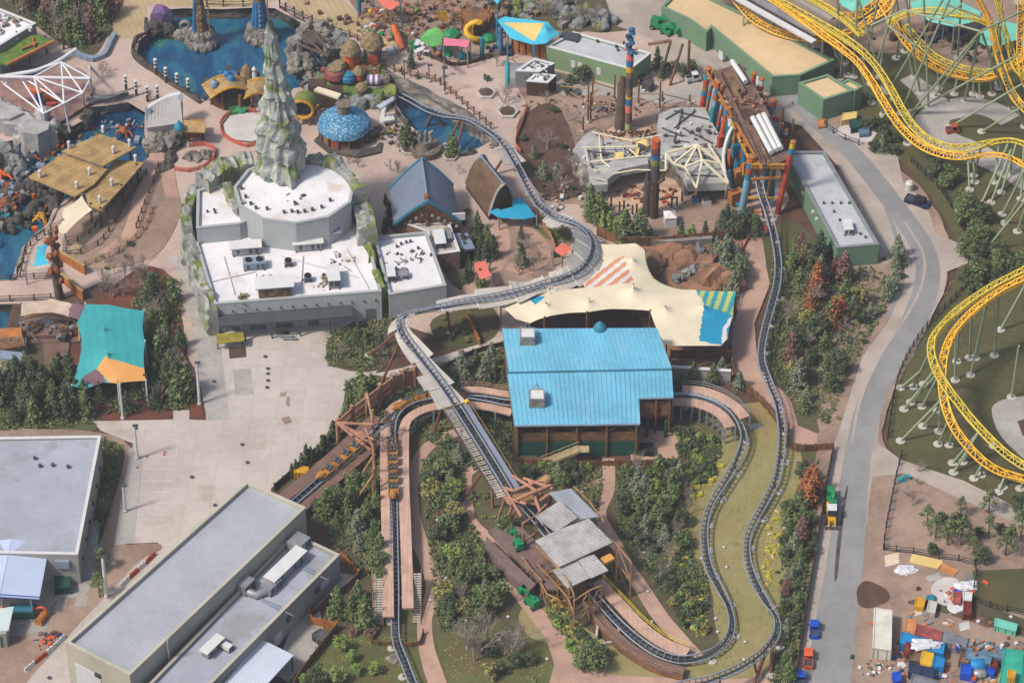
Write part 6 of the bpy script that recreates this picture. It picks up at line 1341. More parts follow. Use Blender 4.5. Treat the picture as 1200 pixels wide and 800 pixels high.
clutter('pipe_clutter','pipes and boxes on the corner white roof',(6,30),6.5,(3,2.5),50,['metal_dark','cap_white','metal_grey','dusty_brown'],.6)
th=thing('grass_roof_pavilion','wedge pavilion with grass roof and timber edge at the upper left','pavilion',tuple(P(30,65)));mb=MB();poly_roof(mb,[P(-20,70,5),P(8,76,5),P(62,49,5.4),P(44,40,5.4),P(0,52,5.2),P(-20,54,5)],Q_['grass_roof'],.3);mb.build('roof',parent=th)
mb=MB();mb.beam(P(8,76.5,4.8),P(63,49,5.2),.5,.6,Q_['ochre_paint']);mb.beam(P(25,58,5.6),P(44,50,5.8),.35,.4,Q_['ochre_paint']);mb.beam(P(38,44,5.6),P(40,54,5.8),.35,.4,Q_['ochre_paint']);mb.build('edge_timber',parent=th)
for u,v in((15,84),(35,74),(55,64),(75,58)):q=P(u,v);mb=MB();mb.box((q.x,q.y,2.3),(.35,.35,4.6),0,Q_['dark_timber']);mb.build('post',parent=th)
mb=MB();pts=crom([P(84,58,1),P(96,64,1),P(110,67,1),P(122,62,1),P(128,50,1),P(134,38,1)],1.2)
for a,b in zip(pts,pts[1:]):mb.beam(a-Vector((0,0,.5)),b-Vector((0,0,.5)),.9,1.1,Q_['metal_blue_grey'])
mb.build('planter_wall',label='low grey-blue wall curving round the wooded bed at the top left',cat='wall')
def fence(label,px,h=1.2,mat='dark_timber',every=1.8,name='timber_fence',rails=2,w_=.14,solid=False,cat='fence',infill=None,zb=0,knob=False,pw=1.0):
 c=crom([P(a,b,zb)for a,b in px],every);th=thing(name,label,cat,tuple(c[len(c)//2]));mb=MB()
 for a,b in zip(c,c[1:]):
  if solid:
   mb.beam(a+Vector((0,0,h*.48)),b+Vector((0,0,h*.48)),.1,h*.9,Q_[mat])
  else:
   for k in range(rails):z=h*(k+1)/rails*.9;mb.beam(a+Vector((0,0,z)),b+Vector((0,0,z)),w_*.7,m=Q_[infill or mat])
 mb.build('boards' if solid else 'rails',parent=th);ps=c if len(c)<=95 else c[::2]
 for q in ps:
  mb=MB();mb.box((q.x,q.y,zb+h*.53),(w_*1.8*pw,w_*1.8*pw,h*1.08),0,Q_[mat])
  if knob:mb.box((q.x,q.y,zb+h*1.1+.15),(w_*2.6*pw,w_*2.6*pw,.3),0,Q_[mat])
  mb.build('post',parent=th)
 return th
mb=MB();pts=PP([(-30,331),(62,327),(66,350),(-30,353)],.3);mb.prism(pts,WZ,.3,Q_['stone_wall'],Q_['pink_paving']);mb.build('footbridge',label='pale footbridge at the left edge under the weathered beige sail',cat='bridge')
for a,b,z in(((68,303),(100,322),2.0),((73,331),(98,352),2.0)):
 th=thing('timber_wall','ochre timber wall panel %s the totem tree'%('above' if b[1]<340 else 'below'),'wall',tuple(P(*a)));p,q=P(*a),P(*b);mb=MB();c=(p+q)/2;e=q-p;mb.box((c.x,c.y,1.1),(e.length,.25,2.2),math.atan2(e.y,e.x),Q_['ochre_paint']);mb.build('boards',parent=th);mb=MB();mb.box((c.x,c.y,2.25),(e.length,.5,.16),math.atan2(e.y,e.x),Q_['plank_tan']);mb.build('cap',parent=th)
fence('dark post railing on the upper side of the left footbridge',[(-10,329),(12,328),(40,326),(60,325)],1.2,zb=.3,every=3)
fence('dark post railing on the lower side of the left footbridge',[(-10,353),(12,352),(40,351),(60,350)],1.2,zb=.3,every=3)
fence('dark railing between the inlet and the stairs',[(24,325),(28,308),(36,288),(60,270),(74,262)],1.2)
fence('long dark railing beside the stepped tan roofs',[(75,300),(95,298),(115,288),(128,272),(142,250),(158,225),(172,205)],1.3,every=2.0)
fence('second dark railing on the ramp below the tan roofs',[(80,288),(105,275),(125,250),(148,222),(165,200)],1.3,every=2.0)
fence('timber railing along the lower ramp towards the service road',[(100,312),(128,302),(150,288),(168,270),(178,245)],1.3,'timber_tan')
fence('railing beside the path down from the shell',[(186,196),(180,215),(170,240),(160,268)],1.3,every=2.2)
fence('dark railing along the plaza side of the dark pool',[(125,55),(146,112),(156,118),(175,128)],1.2,every=2.5)if False else None
def posts(label,pts,h,mat='dark_timber',r=.28,group=None,cap='white_paint',name='banded_post',cat='post'):
 for i,(u,v)in enumerate(pts):
  c=P(u,v);th=thing(name,label,cat,tuple(c),group);mb=MB();mb.lathe(c,[(r,0),(r*.9,h)],Q_[mat],7);mb.build('shaft',parent=th)
  if cap:
   for k in(.55,.8,1.0):mb=MB();mb.lathe(c+Vector((0,0,h*k-.2)),[(r*1.3,0),(r*1.3,.28)],Q_[cap],7);mb.build('band',parent=th)
posts('dark carved post with pale bands on the bank between the two ponds',[(148,106),(160,112),(173,119),(185,118),(183,87),(195,97),(208,104),(221,110)],3.6,group='carved banded posts between the ponds')
th=thing('totem_tree','gnarled orange sculpted tree trunk beside the teal sail','sculpture',tuple(P(70,350)));mb=MB();tb=P(70,349);mb.tube([tb,tb+Vector((-.3,0,5)),tb+Vector((.1,0,10)),tb+Vector((-.5,0,16))],[.9,.75,.7,.4],Q_['tree_bark'],9);mb.build('trunk',parent=th)
mb=MB()
for i in range(16):a=i*1.3;c=tb+Vector((-.3,0,4.5+i*.75));mb.blob(c+Vector((math.cos(a)*.9,math.sin(a)*.8,0)),(.7,.7,.9),Q_['bronze'],1,.4,seed=i)
mb.build('carving',parent=th)
th=thing('timber_deck','weathered timber deck with curved steps under the beige sail','deck',tuple(P(60,400)))
for i,(px,z)in enumerate((([(24,372),(92,372),(92,400),(24,402)],.6),([(26,382),(85,380),(84,392),(28,394)],1.4),([(50,402),(82,400),(72,462),(54,440)],.5))):mb=MB();mb.prism(PP(px,z),0,z,Q_['deck_brown']);mb.build('platform',parent=th)
mb=MB();mb.tube(crom([P(24,374,2),P(50,368,2.4),P(78,372,2.2),P(92,382,2),P(93,400,1.6)],1),.25,Q_['timber_tan'],6);mb.build('curved_rail',parent=th)
clutter('prop_clutter','scattered furniture under the beige sail',(55,386),1.2,(3.4,1.4),80,['dusty_brown','dark_timber','metal_dark','metal_grey'],.8,cat='props')
mb=MB();mb.prism(PP([(0,410),(30,413),(33,422),(0,420)],2.8),2.5,2.8,Q_['metal_blue_grey'],bottom=True)
for u in(2,12,22,32):q=P(u,414);mb.beam((q.x,q.y,0),(q.x,q.y,3.8),.2,m=Q_['metal_blue_grey'])
mb.build('gangway',label='blue-grey railed gangway at the left edge below the dark pond',cat='gangway')
th=thing('brown_hut','brown timber hut at the left edge above the pine row','hut',tuple(P(10,400)));mb=MB();mb.prism(PP([(-10,412),(28,408),(26,396),(-10,398)],0),0,2.6,Q_['ochre_paint']);mb.build('wall',parent=th);mb=MB();poly_roof(mb,[P(-10,410,3),P(30,405,3),P(27,394,3),P(-10,396,3)],Q_['brown_timber'],.2);mb.build('roof',parent=th)
def pole(label,foot,top_v,r=.13,mat='white_paint',lean=0,name='light_pole',cat='light pole',head=True,group=None):
 c=P(*foot);h=(foot[1]-top_v)/(S(foot[1])*.743);th=thing(name,label,cat,tuple(c),group);mb=MB();mb.tube([c,c+Vector((lean,0,h))],[r*1.25,r],Q_[mat],8);mb.build('shaft',parent=th)
 if head:mb=MB();mb.box(c+Vector((lean+.2,0,h+.1)),(1.0,.5,.22),0,Q_['metal_dark']);mb.build('lamp_head',parent=th)
 mb=MB();mb.lathe(c,[(.4,0),(.4,.5),(.2,.55)],Q_['footing'],10);mb.build('base',parent=th)
pole('tall white light pole beside the service road kerb',(234,474),425,.22);pole('tall white light pole at the corner of the service yard',(161,538),498,.2);pole('tall white light pole beside the sloping sidewalk',(147,600),568,.2);pole('tall white light pole in the dirt by the long warehouse',(125,700),650,.26);pole('white mast below the amber corner of the teal sail',(144,491),449,.18,head=False,name='sail_mast',cat='mast')
for i,(u,v,t)in enumerate(((452,88,70),(474,94,74),(503,96,78),(521,110,82),(520,90,80),(450,80,63))):pole('dark lamp post on the plaza edge above the second pond, %s'%nth(i,6),(u,v),t,.1,'dark_timber',name='lamp_post',cat='lamp post')
fence('timber post fence along the plaza edge above the rock bank',[(442,76),(462,84),(490,92),(510,96),(528,110),(548,128),(562,140),(575,152)],1.4,'brown_timber',every=1.5,knob=True)
fence('short brown fence right of the long boardwalk',[(392,38),(410,44),(428,52),(445,62)],1.4,'dark_timber',every=1.5)
fence('post fence along the back of the straight boardwalk',[(242,7),(262,8),(285,8),(300,7)],1.4,'dark_timber',every=2.4,knob=True)
fence('post fence beside the diagonal boardwalk over the pond',[(328,10),(345,18),(366,28),(390,38)],1.6,'dark_timber',every=1.8,knob=True)
fence('rough stake fence on the left shore of the blue pond',[(172,42),(160,50),(158,62),(168,74),(185,88),(205,102),(225,113),(240,118)],1.1,'dark_timber',every=1.3)
th=thing('timber_fort','brown timber fort tower with spiky crown in the playground','play tower',tuple(P(557,34)));c=P(557,34);mb=MB();mb.lathe(c,[(2.9,0),(2.9,3.4)],Q_['wood_clad'],8);mb.build('wall',parent=th)
for k in range(12):a=k*.5236;mb=MB();q=c+Vector((math.cos(a)*2.9,math.sin(a)*2.9,2.6));mb.beam(q,q+Vector((math.cos(a)*.5,math.sin(a)*.5,1.9)),.3,m=Q_['ochre_paint']);mb.build('stake',parent=th)
th=thing('tube_slide','yellow spiral tube slide beside the timber fort','slide',tuple(P(554,52)));c=P(554,50);mb=MB();mb.tube([c+Vector((math.cos(a*.6)*1.3,math.sin(a*.6)*1.1,5-a*.4))for a in range(13)],.6,Q_['yellow_paint'],8);mb.build('tube',parent=th);mb=MB();mb.tube([c,c+Vector((0,0,4))],.2,Q_['gold'],6);mb.build('post',parent=th)
th=thing('orange_slide','long orange slide coming down near the pond plaza','slide',tuple(P(470,50)));mb=MB();mb.tube([P(461,30,3),P(464,38,2.2),P(468,48,1.2),P(472,58,.5)],[.6,.7,.8,.6],Q_['orange_paint'],8);mb.build('chute',parent=th);mb=MB();mb.box(P(460,36,1.4),(.3,.3,2.8),0,Q_['gold']);mb.build('post',parent=th)
th=thing('leaf_canopy','bright green leaf-shaped canopy on an orange post in the playground','canopy',tuple(P(508,55)));mb=MB();pts=[P(491,47,4),P(500,36,5),P(512,32,6),P(520,40,5.5),P(516,52,4),P(506,55,3.2)];cc=sum(pts,Vector())/6+Vector((0,0,.8))
for a,b in zip(pts,pts[1:]+pts[:1]):q=[cc,a,b];q=q if(a-cc).cross(b-cc).z>0 else[cc,b,a];mb.face(q,Q_['green_cloth'])
mb.build('leaf',parent=th);mb=MB();mb.tube([P(513,64),P(513,62,7.2)],.35,Q_['orange_paint'],8);mb.build('post',parent=th)
for lab,px,s,m,k in(('amber flag panel behind the orange post',(519,33),(1.8,.2,2.2),'gold',3),('dark teal climbing dome, left of the yellow slide',(529,42),(2.6,2,2),'tarp_green',0),('dark teal climbing dome right of the yellow slide',(573,47),(2.2,2,2.2),'tarp_green',0),('teal dome at the front of the playground',(523,64),(1.8,1.4,1.4),'tarp_green',0),('small teal dome behind the front shrubs',(541,67),(1.6,1.2,1.2),'teal_stripe',0),('little teal dome at the left of the playground',(488,53),(1.2,1.2,1.2),'teal_stripe',0)):
 c=P(*px);mb=MB()
 if k:mb.box(c+Vector((0,0,3)),s,0,Q_[m]);mb.box(c+Vector((0,0,1)),(.2,.2,2),0,Q_['brown_timber'])
 else:mb.lathe(c,[(s[0]*.7,0),(s[0]*.66,s[2]*.35),(s[0]*.4,s[2]*.6),(.05,s[2]*.75)],Q_[m],7,jit=.1,smooth=False)
 mb.build('play_dome' if not k else 'flag_board',label=lab,cat='play equipment')
for lab,px,tv,m in(('tall blue post beside the cyan sail',(587,63),34,'azure'),('short teal post in the front of the playground',(565,66),46,'teal_paint'),('teal post near the top edge left of the playground',(421,17),-2,'teal_paint')):pole(lab,px,tv,.4,m,head=False,name='painted_post',cat='post')
clutter('prop_clutter','blue pump and benches below the tall blue post',(594,60),.1,(1.4,.7),16,['navy','azure','metal_dark'],.8,cat='props')
clutter('play_clutter','timber play frames and ropes across the top of the playground',(505,15),.2,(9,5),320,['brown_timber','wood_clad','dark_timber','rock','timber_pink','moss','dusty_brown'],.6,cat='play equipment')
clutter('play_clutter','grey climbing rocks behind the cyan sail',(600,12),.2,(7,3),90,['rock','rock_dark','thatch'],1.3,cat='rocks')
clutter('play_clutter','bright play props around the orange slide',(452,32),.2,(3,4),60,['red_paint','tarp_green','yellow_paint','white_paint','brown_timber','metal_grey'],.7,cat='props')
clutter('play_clutter','green and white props in front of the pink sail',(500,60),.2,(3,1.6),40,['tarp_green','white_paint','wood_clad'],.8,cat='props')
fence('low brown wall fence round the front of the playground',[(478,62),(500,66),(528,77),(548,76),(575,68),(600,64)],1.0,'dark_timber',every=1.6,solid=True)
fence('timber bridge railing across the top of the playground',[(420,22),(450,20),(480,12),(510,6),(540,20),(560,24)],1.4,'timber_pink',every=2,zb=2.0)
th=thing('timber_screen','ochre timber screen wall below the cyan sail','wall',tuple(P(620,62)));a,b=P(600,60),P(640,70);mb=MB();e=b-a;c=(a+b)/2;mb.box((c.x,c.y,1.5),(e.length,.2,3),math.atan2(e.y,e.x),Q_['ochre_paint']);mb.build('boards',parent=th)
for k in range(6):mb=MB();q=a.lerp(b,k/5);mb.box((q.x,q.y-.2,1.9),(.2,.2,3.8),0,Q_['dark_timber']);mb.build('post',parent=th)
rocks('rockwork','jumble of planted rocks behind the green box building',[(610,12),(640,8),(665,16),(690,24),(712,30)],0,1.2,1.1,'rock_grey',80,cat='rocks',seed=41,moss=.2,width=2.2)
def totem(name,label,foot,bands,r=.68,trunk=None):
 c=P(*foot);th=thing(name,label,'totem pole',tuple(c));sc_=S(foot[1])*.743
 for a,b,m in bands:
  z0,z1=(foot[1]-a)/sc_,(foot[1]-b)/sc_;mb=MB();mb.lathe(c,[(r,z0),(r*1.04,(z0+z1)/2),(r,z1)],Q_[m],10,smooth=False);mb.build('band',parent=th)
 return th,c,sc_
tt,c,s_=totem('totem_pole','tallest striped totem pole with a blue figure on top',(736,153),[(153,144,'mint_light'),(144,132,'dusty_brown'),(132,124,'coral_cloth'),(124,117,'azure'),(117,114,'yellow_paint'),(114,105,'dusty_brown'),(105,94,'slate_dark'),(94,88,'dusty_brown'),(88,82,'yellow_paint'),(82,75,'azure'),(75,69,'coral_cloth')])
mb=MB()
for k in range(9):mb.blob(c+Vector((math.sin(k*1.9)*.35,-.2,18.4+k*.75)),(.75,.6,.6),Q_['azure' if k%3 else 'navy'],1,.3,seed=k)
for s in(-1,1):mb.tube([c+Vector((s*.4,0,19.4)),c+Vector((s*1.5,-.2,19.8))],[.3,.12],Q_['coral_cloth'],6)
mb.build('figure',parent=tt);mb=MB();mb.tube([c+Vector((-1.4,.8,0)),c+Vector((-1.2,.8,11)),c+Vector((-1.3,.8,12.5))],[1.3,.9,.4],Q_['tree_bark'],9);mb.build('trunk',parent=tt)
t2,c,s_=totem('totem_pole','second totem pole with orange head rising from the sandy ring',(766,254),[(254,212,'dark_timber'),(212,195,'slate_dark'),(195,188,'moss'),(188,183,'azure'),(183,176,'rust_brown'),(176,168,'orange_paint')],.85)
mb=MB();mb.tube([c+Vector((-1.3,.6,0)),c+Vector((-1.2,.6,8))],[.9,.7],Q_['slate_dark'],8);mb.build('trunk',parent=t2)
for s in(-1,1):mb=MB();mb.tube([c+Vector((s*.4,-.3,8.5)),c+Vector((s*1.5,-.6,9.5)),c+Vector((s*1.4,-.6,11))],[.5,.4,.2],Q_['tree_bark'],7);mb.build('arm',parent=t2)
for i,(u,v,tv)in enumerate(((689,144,103),(694,128,92),(692,142,110),(720,118,90),(748,124,96),(773,130,98),(776,122,108),(683,155,138),(808,122,112),(724,115,98))):pole('slim dark timber pole with ropes around the tallest totem, %s'%nth(i,10,'in the ring'),(u,v),tv,.16,'brown_timber',head=False,name='rope_pole',cat='pole')
for i,(u,v)in enumerate(((716,245),(726,250),(731,248),(741,254),(746,252),(787,246),(793,244),(799,238))):pole('short dark post on the rim of the sandy ring, %s'%nth(i,8),(u,v),v-13,.16,'dark_timber',head=False,name='short_post',cat='post')
mb=MB()
for a,b in(((657,101,4),(689,104,6)),((689,104,6),(694,96,7)),((694,96,7),(720,104,4)),((689,120,5),(700,105,6)),((748,110,5),(776,110,5)),((776,110,5),(810,118,3)),((689,125,4),(720,120,4)),((668,108,4),(690,122,5))):mb=MB();mb.beam(P(*a),P(*b),.16,m=Q_['timber_tan']);mb.build('rope_beam',label='slim timber crossbar slung between the poles around the tallest totem',cat='beam',group='crossbars between the rope poles')
clutter('carved_ring','dark carved ring of small figures at the foot of the tallest totem',(736,158),.1,(3.2,.8),80,['dark_timber','rust_brown','slate_dark','wood_clad'],.4,cat='ornaments')
clutter('carved_ring','cluster of red-brown carved figures inside the sandy ring',(748,228),.1,(2.0,1.8),60,['dark_timber','rust_brown','red_paint','slate_dark'],.4,cat='ornaments')
clutter('carved_ring','red and grey props right of the second totem',(782,230),.1,(1.2,1.4),30,['dark_timber','rust_brown','red_paint','slate_dark'],.4,cat='ornaments')
clutter('work_clutter','construction odds and ends on the dirt behind the tallest totem',(715,125),.1,(9,2),90,['dark_timber','dusty_brown','cap_white','slate_dark'],.35,cat='debris')
clutter('work_clutter','planks and debris on the dirt beside the bend in the track',(660,232),.1,(4,3),50,['timber_tan','dusty_brown','cap_white','slate_dark'],.6,cat='debris')
th=thing('banded_mast','pinkish timber pole frame on the right of the totem ring','pole frame',tuple(P(730,90)))
for a,b,z in(((785,100),(800,52),9.5),((806,92),(808,48),9.5),((775,88),(786,48),9)):mb=MB();mb.tube([P(*a),P(b[0],b[1],z)],.28,Q_['brown_timber'],7);mb.build('pole',parent=th)
mb=MB();mb.beam(P(760,52,7),P(786,48,8.5),.5,.5,Q_['dusty_brown']);mb.build('crossbeam',parent=th)
th=thing('slab_theatre','unfinished grey theatre roof slabs curving round the sandy ring','theatre',tuple(P(760,190)))
for px,z in(([(671,176),(683,160),(697,152),(700,160),(738,168),(776,166),(784,178),(784,190),(760,190),(735,194),(716,204),(712,216),(692,217),(688,190),(680,186)],4.0),([(770,150),(772,134),(792,126),(826,126),(838,150),(852,172),(848,196),(856,214),(806,216),(800,200),(790,190),(778,176)],5.0),([(700,196),(720,188),(758,184),(760,192),(728,198),(712,210)],5.0)):
 mb=MB();q=PP(px,z);mb.prism(q,z-1.8,z,Q_['grey_slab'],bottom=True);mb.build('slab',parent=th)
mb=MB();pts=crom([P(706,226),P(712,214),P(730,205),P(752,202),P(778,205),P(796,214),P(804,230)],1)
for a,b in zip(pts,pts[1:]):mb.beam(a+Vector((0,0,1.3)),b+Vector((0,0,1.3)),.7,2.6,Q_['stone_wall'])
mb.build('curved_wall',parent=th)
mb=MB();mb.prism(PP([(808,222),(854,222),(850,200),(806,202)]),0,3,Q_['slate_dark']);mb.build('back_room',parent=th)
for a,b in(((776,150),(800,160)),((800,130),(790,165)),((815,130),(790,150)),((790,130),(830,140)),((800,150),(835,168)),((788,172),(840,172)),((808,190),(848,190)),((690,178),(720,180)),((805,205),(852,207)),((780,140),(800,128))):mb=MB();mb.beam(P(*a,5.15),P(*b,5.15),.28,.2,Q_['metal_dark']);mb.build('roof_joint',parent=th)
wf=thing('white_roof_frame','pale steel frame fanned over the grey theatre slabs','steel frame',tuple(P(800,200)))
Nn=dict(a=(817.5,169.7,9),b=(822.7,187.7,8),c=(802.5,196,7),d=(780,179.5,6.5),e=(789,192,6.5),f=(816,220,6),g=(845,192,7),h=(853,215,6),i=(829,168,7),j=(780,200,5.5))
for a,b in('ad','ae','ac','ab','ag','bc','bh','bg','cf','ce','bf','ed','gh','ai','ig','dj'):mb=MB();mb.beam(P(*Nn[a]),P(*Nn[b]),.34,m=Q_['cream_cloth']);mb.build('strut',parent=wf)
for n_,f in(('f',(815,232)),('h',(849,232)),('c',(803,215))):mb=MB();mb.beam(P(*f),P(*Nn[n_]),.3,m=Q_['cream_cloth']);mb.build('leg',parent=wf)
for ln in(((681,173,5),(745,172,5)),((690,190,5),(771,181,5.4)),((717,204,5),(745,199,5.4),(780,200,5.5)),((686,175,5),(689,190,5)),((702,158,5),(705,188,5)),((694,155,5),(740,165,5),(776,158,5)),((705,188,5),(715,196,5)),((695,200,5),(713,198,5),(707,220,3)),((695,208,5),(713,213,4)),((738,175,5.2),(748,184,5.2))):mb=MB();mb.tube([P(*q)for q in ln],.16,Q_['cream_cloth'],6);mb.build('rail',parent=wf)
for lab,px in(('cream cloth piece lying on the slabs below the tallest totem',[(746,164),(757,163),(761,170),(757,173),(750,172),(748,181),(745,180)]),('small cream tarp square on the left slab',[(719,179),(731,178),(731,185),(722,186)])):mb=MB();mb.prism([P(u,v,4.7+.25*(i%2))for i,(u,v)in enumerate(px)],4.0,None,Q_['yellow_cloth']);mb.build('tarp',label=lab,cat='tarp')
clutter('roof_debris','fittings strewn over the left theatre slab',(735,182),4.1,(7,2.2),110,['metal_grey','cap_white','slate_dark','dusty_brown','rock'],.4)
clutter('roof_debris','fittings strewn over the right theatre slab',(815,165),5.1,(5,4),70,['metal_dark','cap_white','slate_dark','rock'],.5)
rocks('rocks','crumbling rock face left of the grey theatre',[(680,192),(684,206),(690,218),(700,222)],0,2.6,1.2,'rock',30,cat='rocks',seed=51,width=.7)
gn=thing('painted_gantry','long plank-roofed gantry on red, teal and blue painted columns','gantry',tuple(P(872,190)))
mb=MB();poly_roof(mb,[P(836,84,12),P(868,74,12),P(883,100,12),P(905,140,12),P(925,185,12),P(896,198,12),P(872,155,12)],Q_['roof_plank_brown'],.4);mb.build('roof_deck',parent=gn)
for k,(a,b)in enumerate((((841,84),(893,190)),((848,82),(870,122)),((856,80),(872,108)),((880,148),(902,192)),((874,142),(896,194)),((852,82),(866,106)))):mb=MB();mb.beam(P(*a,12.5),P(*b,12.5),.7,.5,Q_['dusty_brown']if k%2 else Q_['roof_plank_brown']);mb.build('roof_beam',parent=gn)
for a,b in(((858,72),(874,96)),((882,138),(904,179)),((889,136),(910,176)),((895,134),(915,174))):mb=MB();mb.tube([P(*a,13),P(*b,13)],.55,Q_['white_paint'],8);mb.build('white_pipe',parent=gn)
mb=MB();mb.lathe(P(872,138,12.2),[(2.4,0),(2.4,.4),(1.6,.5),(1.4,.2),(.1,.2)],Q_['dark_timber'],16);mb.build('hatch',parent=gn)
clutter('gantry_clutter','jumbled timber and coral fittings on the middle of the gantry roof',(878,118),12.3,(2.6,1.6),60,['dusty_brown','timber_pink','wood_clad','rust_brown'],.4)
cols_=[((820,142),(829,84),['red_paint','teal_paint','ochre_paint','red_paint','teal_paint','metal_dark'],.8),((825,136),(835,88),['metal_grey','pale_blue_paint','white_paint','pale_blue_paint','red_paint'],.75),((830,166),(840,100),['teal_paint','teal_paint','pale_blue_paint','ochre_paint','teal_paint','orange_paint'],.68),((836,160),(846,104),['teal_paint','azure','pale_blue_paint','red_paint'],.6),((841,186),(851,130),['red_paint','red_paint','orange_paint','red_paint','teal_paint'],.7),((848,196),(856,140),['teal_paint','pale_blue_paint','teal_paint','white_paint'],.8),((855,200),(862,160),['yellow_paint','orange_paint','yellow_paint'],.7),((861,212),(866,160),['teal_paint','red_paint','teal_paint'],.8),((866,225),(872,172),['teal_paint','orange_paint','teal_paint','azure','red_paint'],.7),((869,248),(879,186),['pale_blue_paint','pale_blue_paint','teal_paint','red_paint','teal_paint','orange_paint'],.95),((911,250),(926,170),['red_paint','red_paint','red_paint','red_paint','red_paint','teal_paint','yellow_paint'],.75),((880,122),(882,88),['metal_grey','azure','red_paint','orange_paint'],.7),((888,138),(891,95),['metal_grey','white_paint','red_paint','white_paint'],.7),((898,142),(895,115),['white_paint','azure','red_paint'],.7),((903,160),(904,120),['metal_blue_grey','metal_blue_grey','azure','red_paint'],.8),((906,170),(910,138),['azure','red_paint','pale_blue_paint','red_paint'],.7)]
rr=random.Random(4)
for k in range(13):
 f_=k/12;x,y=824+f_*50,150+f_*88;cols_.append(((x,y),(x+9,y-rr.uniform(44,60)),rr.sample(['teal_paint','orange_paint','ochre_paint','teal_paint','pale_blue_paint','dusty_brown','red_paint','teal_trim'],5),.5))
for k in range(8):f_=k/7;x,y=884+f_*34,126+f_*50;cols_.append(((x,y+8),(x+2,y-22),rr.sample(['teal_paint','orange_paint','white_paint','dusty_brown','red_paint','cap_white'],4),.45))
for f,tp,ms,r in cols_:
 a=P(*f);h=(f[1]-tp[1])/(S(f[1])*.743);b=a+Vector(((tp[0]-f[0])/6.4*.9,0,h));n=len(ms);r*=.72;cp=MB();cp.lathe(b,[(r*1.1,-.2),(r*1.1,.1),(.05,.3)],Q_['ochre_paint'],10)
 fs_=[0,.5]+[.5+.5*(i+1)/(n-1)for i in range(n-1)]
 for i,m in enumerate(ms):cp.tube([a.lerp(b,fs_[i]),a.lerp(b,fs_[i+1])],r,Q_[m],10,caps=False)
 cp.build('painted_column',parent=gn)
GX=[((830+k*4.1,92+k*8.2),11.6-(k%3)*2.5,(842+k*4.1,100+k*8.2),6+(k%4)*1.6)for k in range(13)]
for i,(a,za,b,zb)in enumerate((*GX,((828,84),12.3,(893,198),12.3),((838,100),11,(856,140),11),((850,128),11,(878,188),11),((846,118),9,(870,165),9),((858,146),8,(880,200),8),((880,193),12.3,(920,193),12.3),((880,196),11.6,(919,197),11.6),((880,210),9,(914,208),9),((876,232),5,(908,232),5),((874,248),2,(905,248),2),((886,192),11,(892,238),2),((905,196),10,(898,236),2),((840,95),12,(850,130),5),((862,150),12,(858,190),4))):
 mb=MB();mb.beam(P(*a,za),P(*b,zb),.38,m=Q_['ochre_paint' if i%3 else 'gold']);mb.build('brace',parent=gn)
for(u,v,z,w_,h_,m)in((858,185,5,1.6,4,'orange_paint'),(866,206,4,2.2,3.0,'ochre_paint'),(844,172,5,1.2,5,'red_paint'),(874,196,6,1.6,3,'yellow_paint'),(862,176,8,1.6,2.4,'teal_paint'),(899,218,5,1.0,8,'teal_paint'),(905,214,5,1.0,8,'teal_paint'),(862,230,2,2.6,2.6,'ochre_paint')):mb=MB();q=P(u,v,z);mb.box(q,(w_,w_*.6,h_),.5,Q_[m]);mb.build('painted_panel',parent=gn)
mb=MB();mb.tube(crom([P(850,205,6),P(848,182,9),P(853,160,12),P(858,150,12.5)],.8),.35,Q_['white_paint'],8);mb.tube(crom([P(855,200,5),P(856,222,3),P(862,236,1),P(866,240,.5)],.8),.5,Q_['teal_paint'],8);mb.build('swoop_pipe',parent=gn)
for(u,v,tv)in((916,158,128),(928,166,140)):pole('slim timber mast by the gantry, %s one'%('left' if u<920 else 'right'),(u,v),tv,.2,'timber_tan',head=False,name='timber_mast',cat='mast')
th=thing('white_gazebo','small white tent box on the dirt below the sandy ring','tent',tuple(P(785,262)));c=P(785,262);mb=MB();mb.box(c+Vector((0,0,1.1)),(2.2,2.0,2.2),.1,Q_['white_paint']);mb.build('walls',parent=th);mb=MB();mb.lathe(c+Vector((0,0,2.2)),[(1.65,0),(.05,.9)],Q_['white_cloth'],4,a0=.885,smooth=False);mb.build('roof',parent=th)
for lab,(u,v),m,s in(('small blue bin on the dirt right of the slab theatre',(815,236),'azure',1.0),('small white cart on the dirt right of the slab theatre',(828,239),'white_paint',1.2)):
 c=P(u,v);mb=MB();mb.box(c+Vector((0,0,s*.6)),(s*1.3,s,s*1.0),.2,Q_[m]);mb.box(c+Vector((0,0,s*1.15)),(s*1.4,s*1.1,.12),.2,Q_['metal_dark']);mb.build('bin',label=lab,cat='bin')
for lab,px,z in(('teal fabric canopy at the top edge, left of the two larger ones',[(982,-12),(1024,-20),(1022,4),(1000,14),(984,6)],6),('largest teal fabric canopy at the top right behind the orange loops',[(1066,2),(1110,-8),(1150,14),(1148,24),(1118,32),(1090,26),(1070,14)],7),('rounded teal canopy right of the largest one',[(1145,48),(1152,34),(1170,24),(1192,28),(1194,46),(1172,54),(1155,54)],6),('teal canopy sliver at the right edge',[(1196,46),(1215,40),(1215,62),(1198,60)],6)):
 sail('teal_canopy',lab,[(u,v,z)for u,v in px],'teal_canopy',peaks=[(sum(q[0]for q in px)/len(px),sum(q[1]for q in px)/len(px),z+2)],sag=.02,grid=.7,posts=[0,2,4],cat='canopy')
clutter('ground_clutter','dark planting and props beneath the teal canopies',(1110,45),.1,(8,2),60,['dark_timber','slate_dark','navy','dusty_brown'],1.2,cat='props')
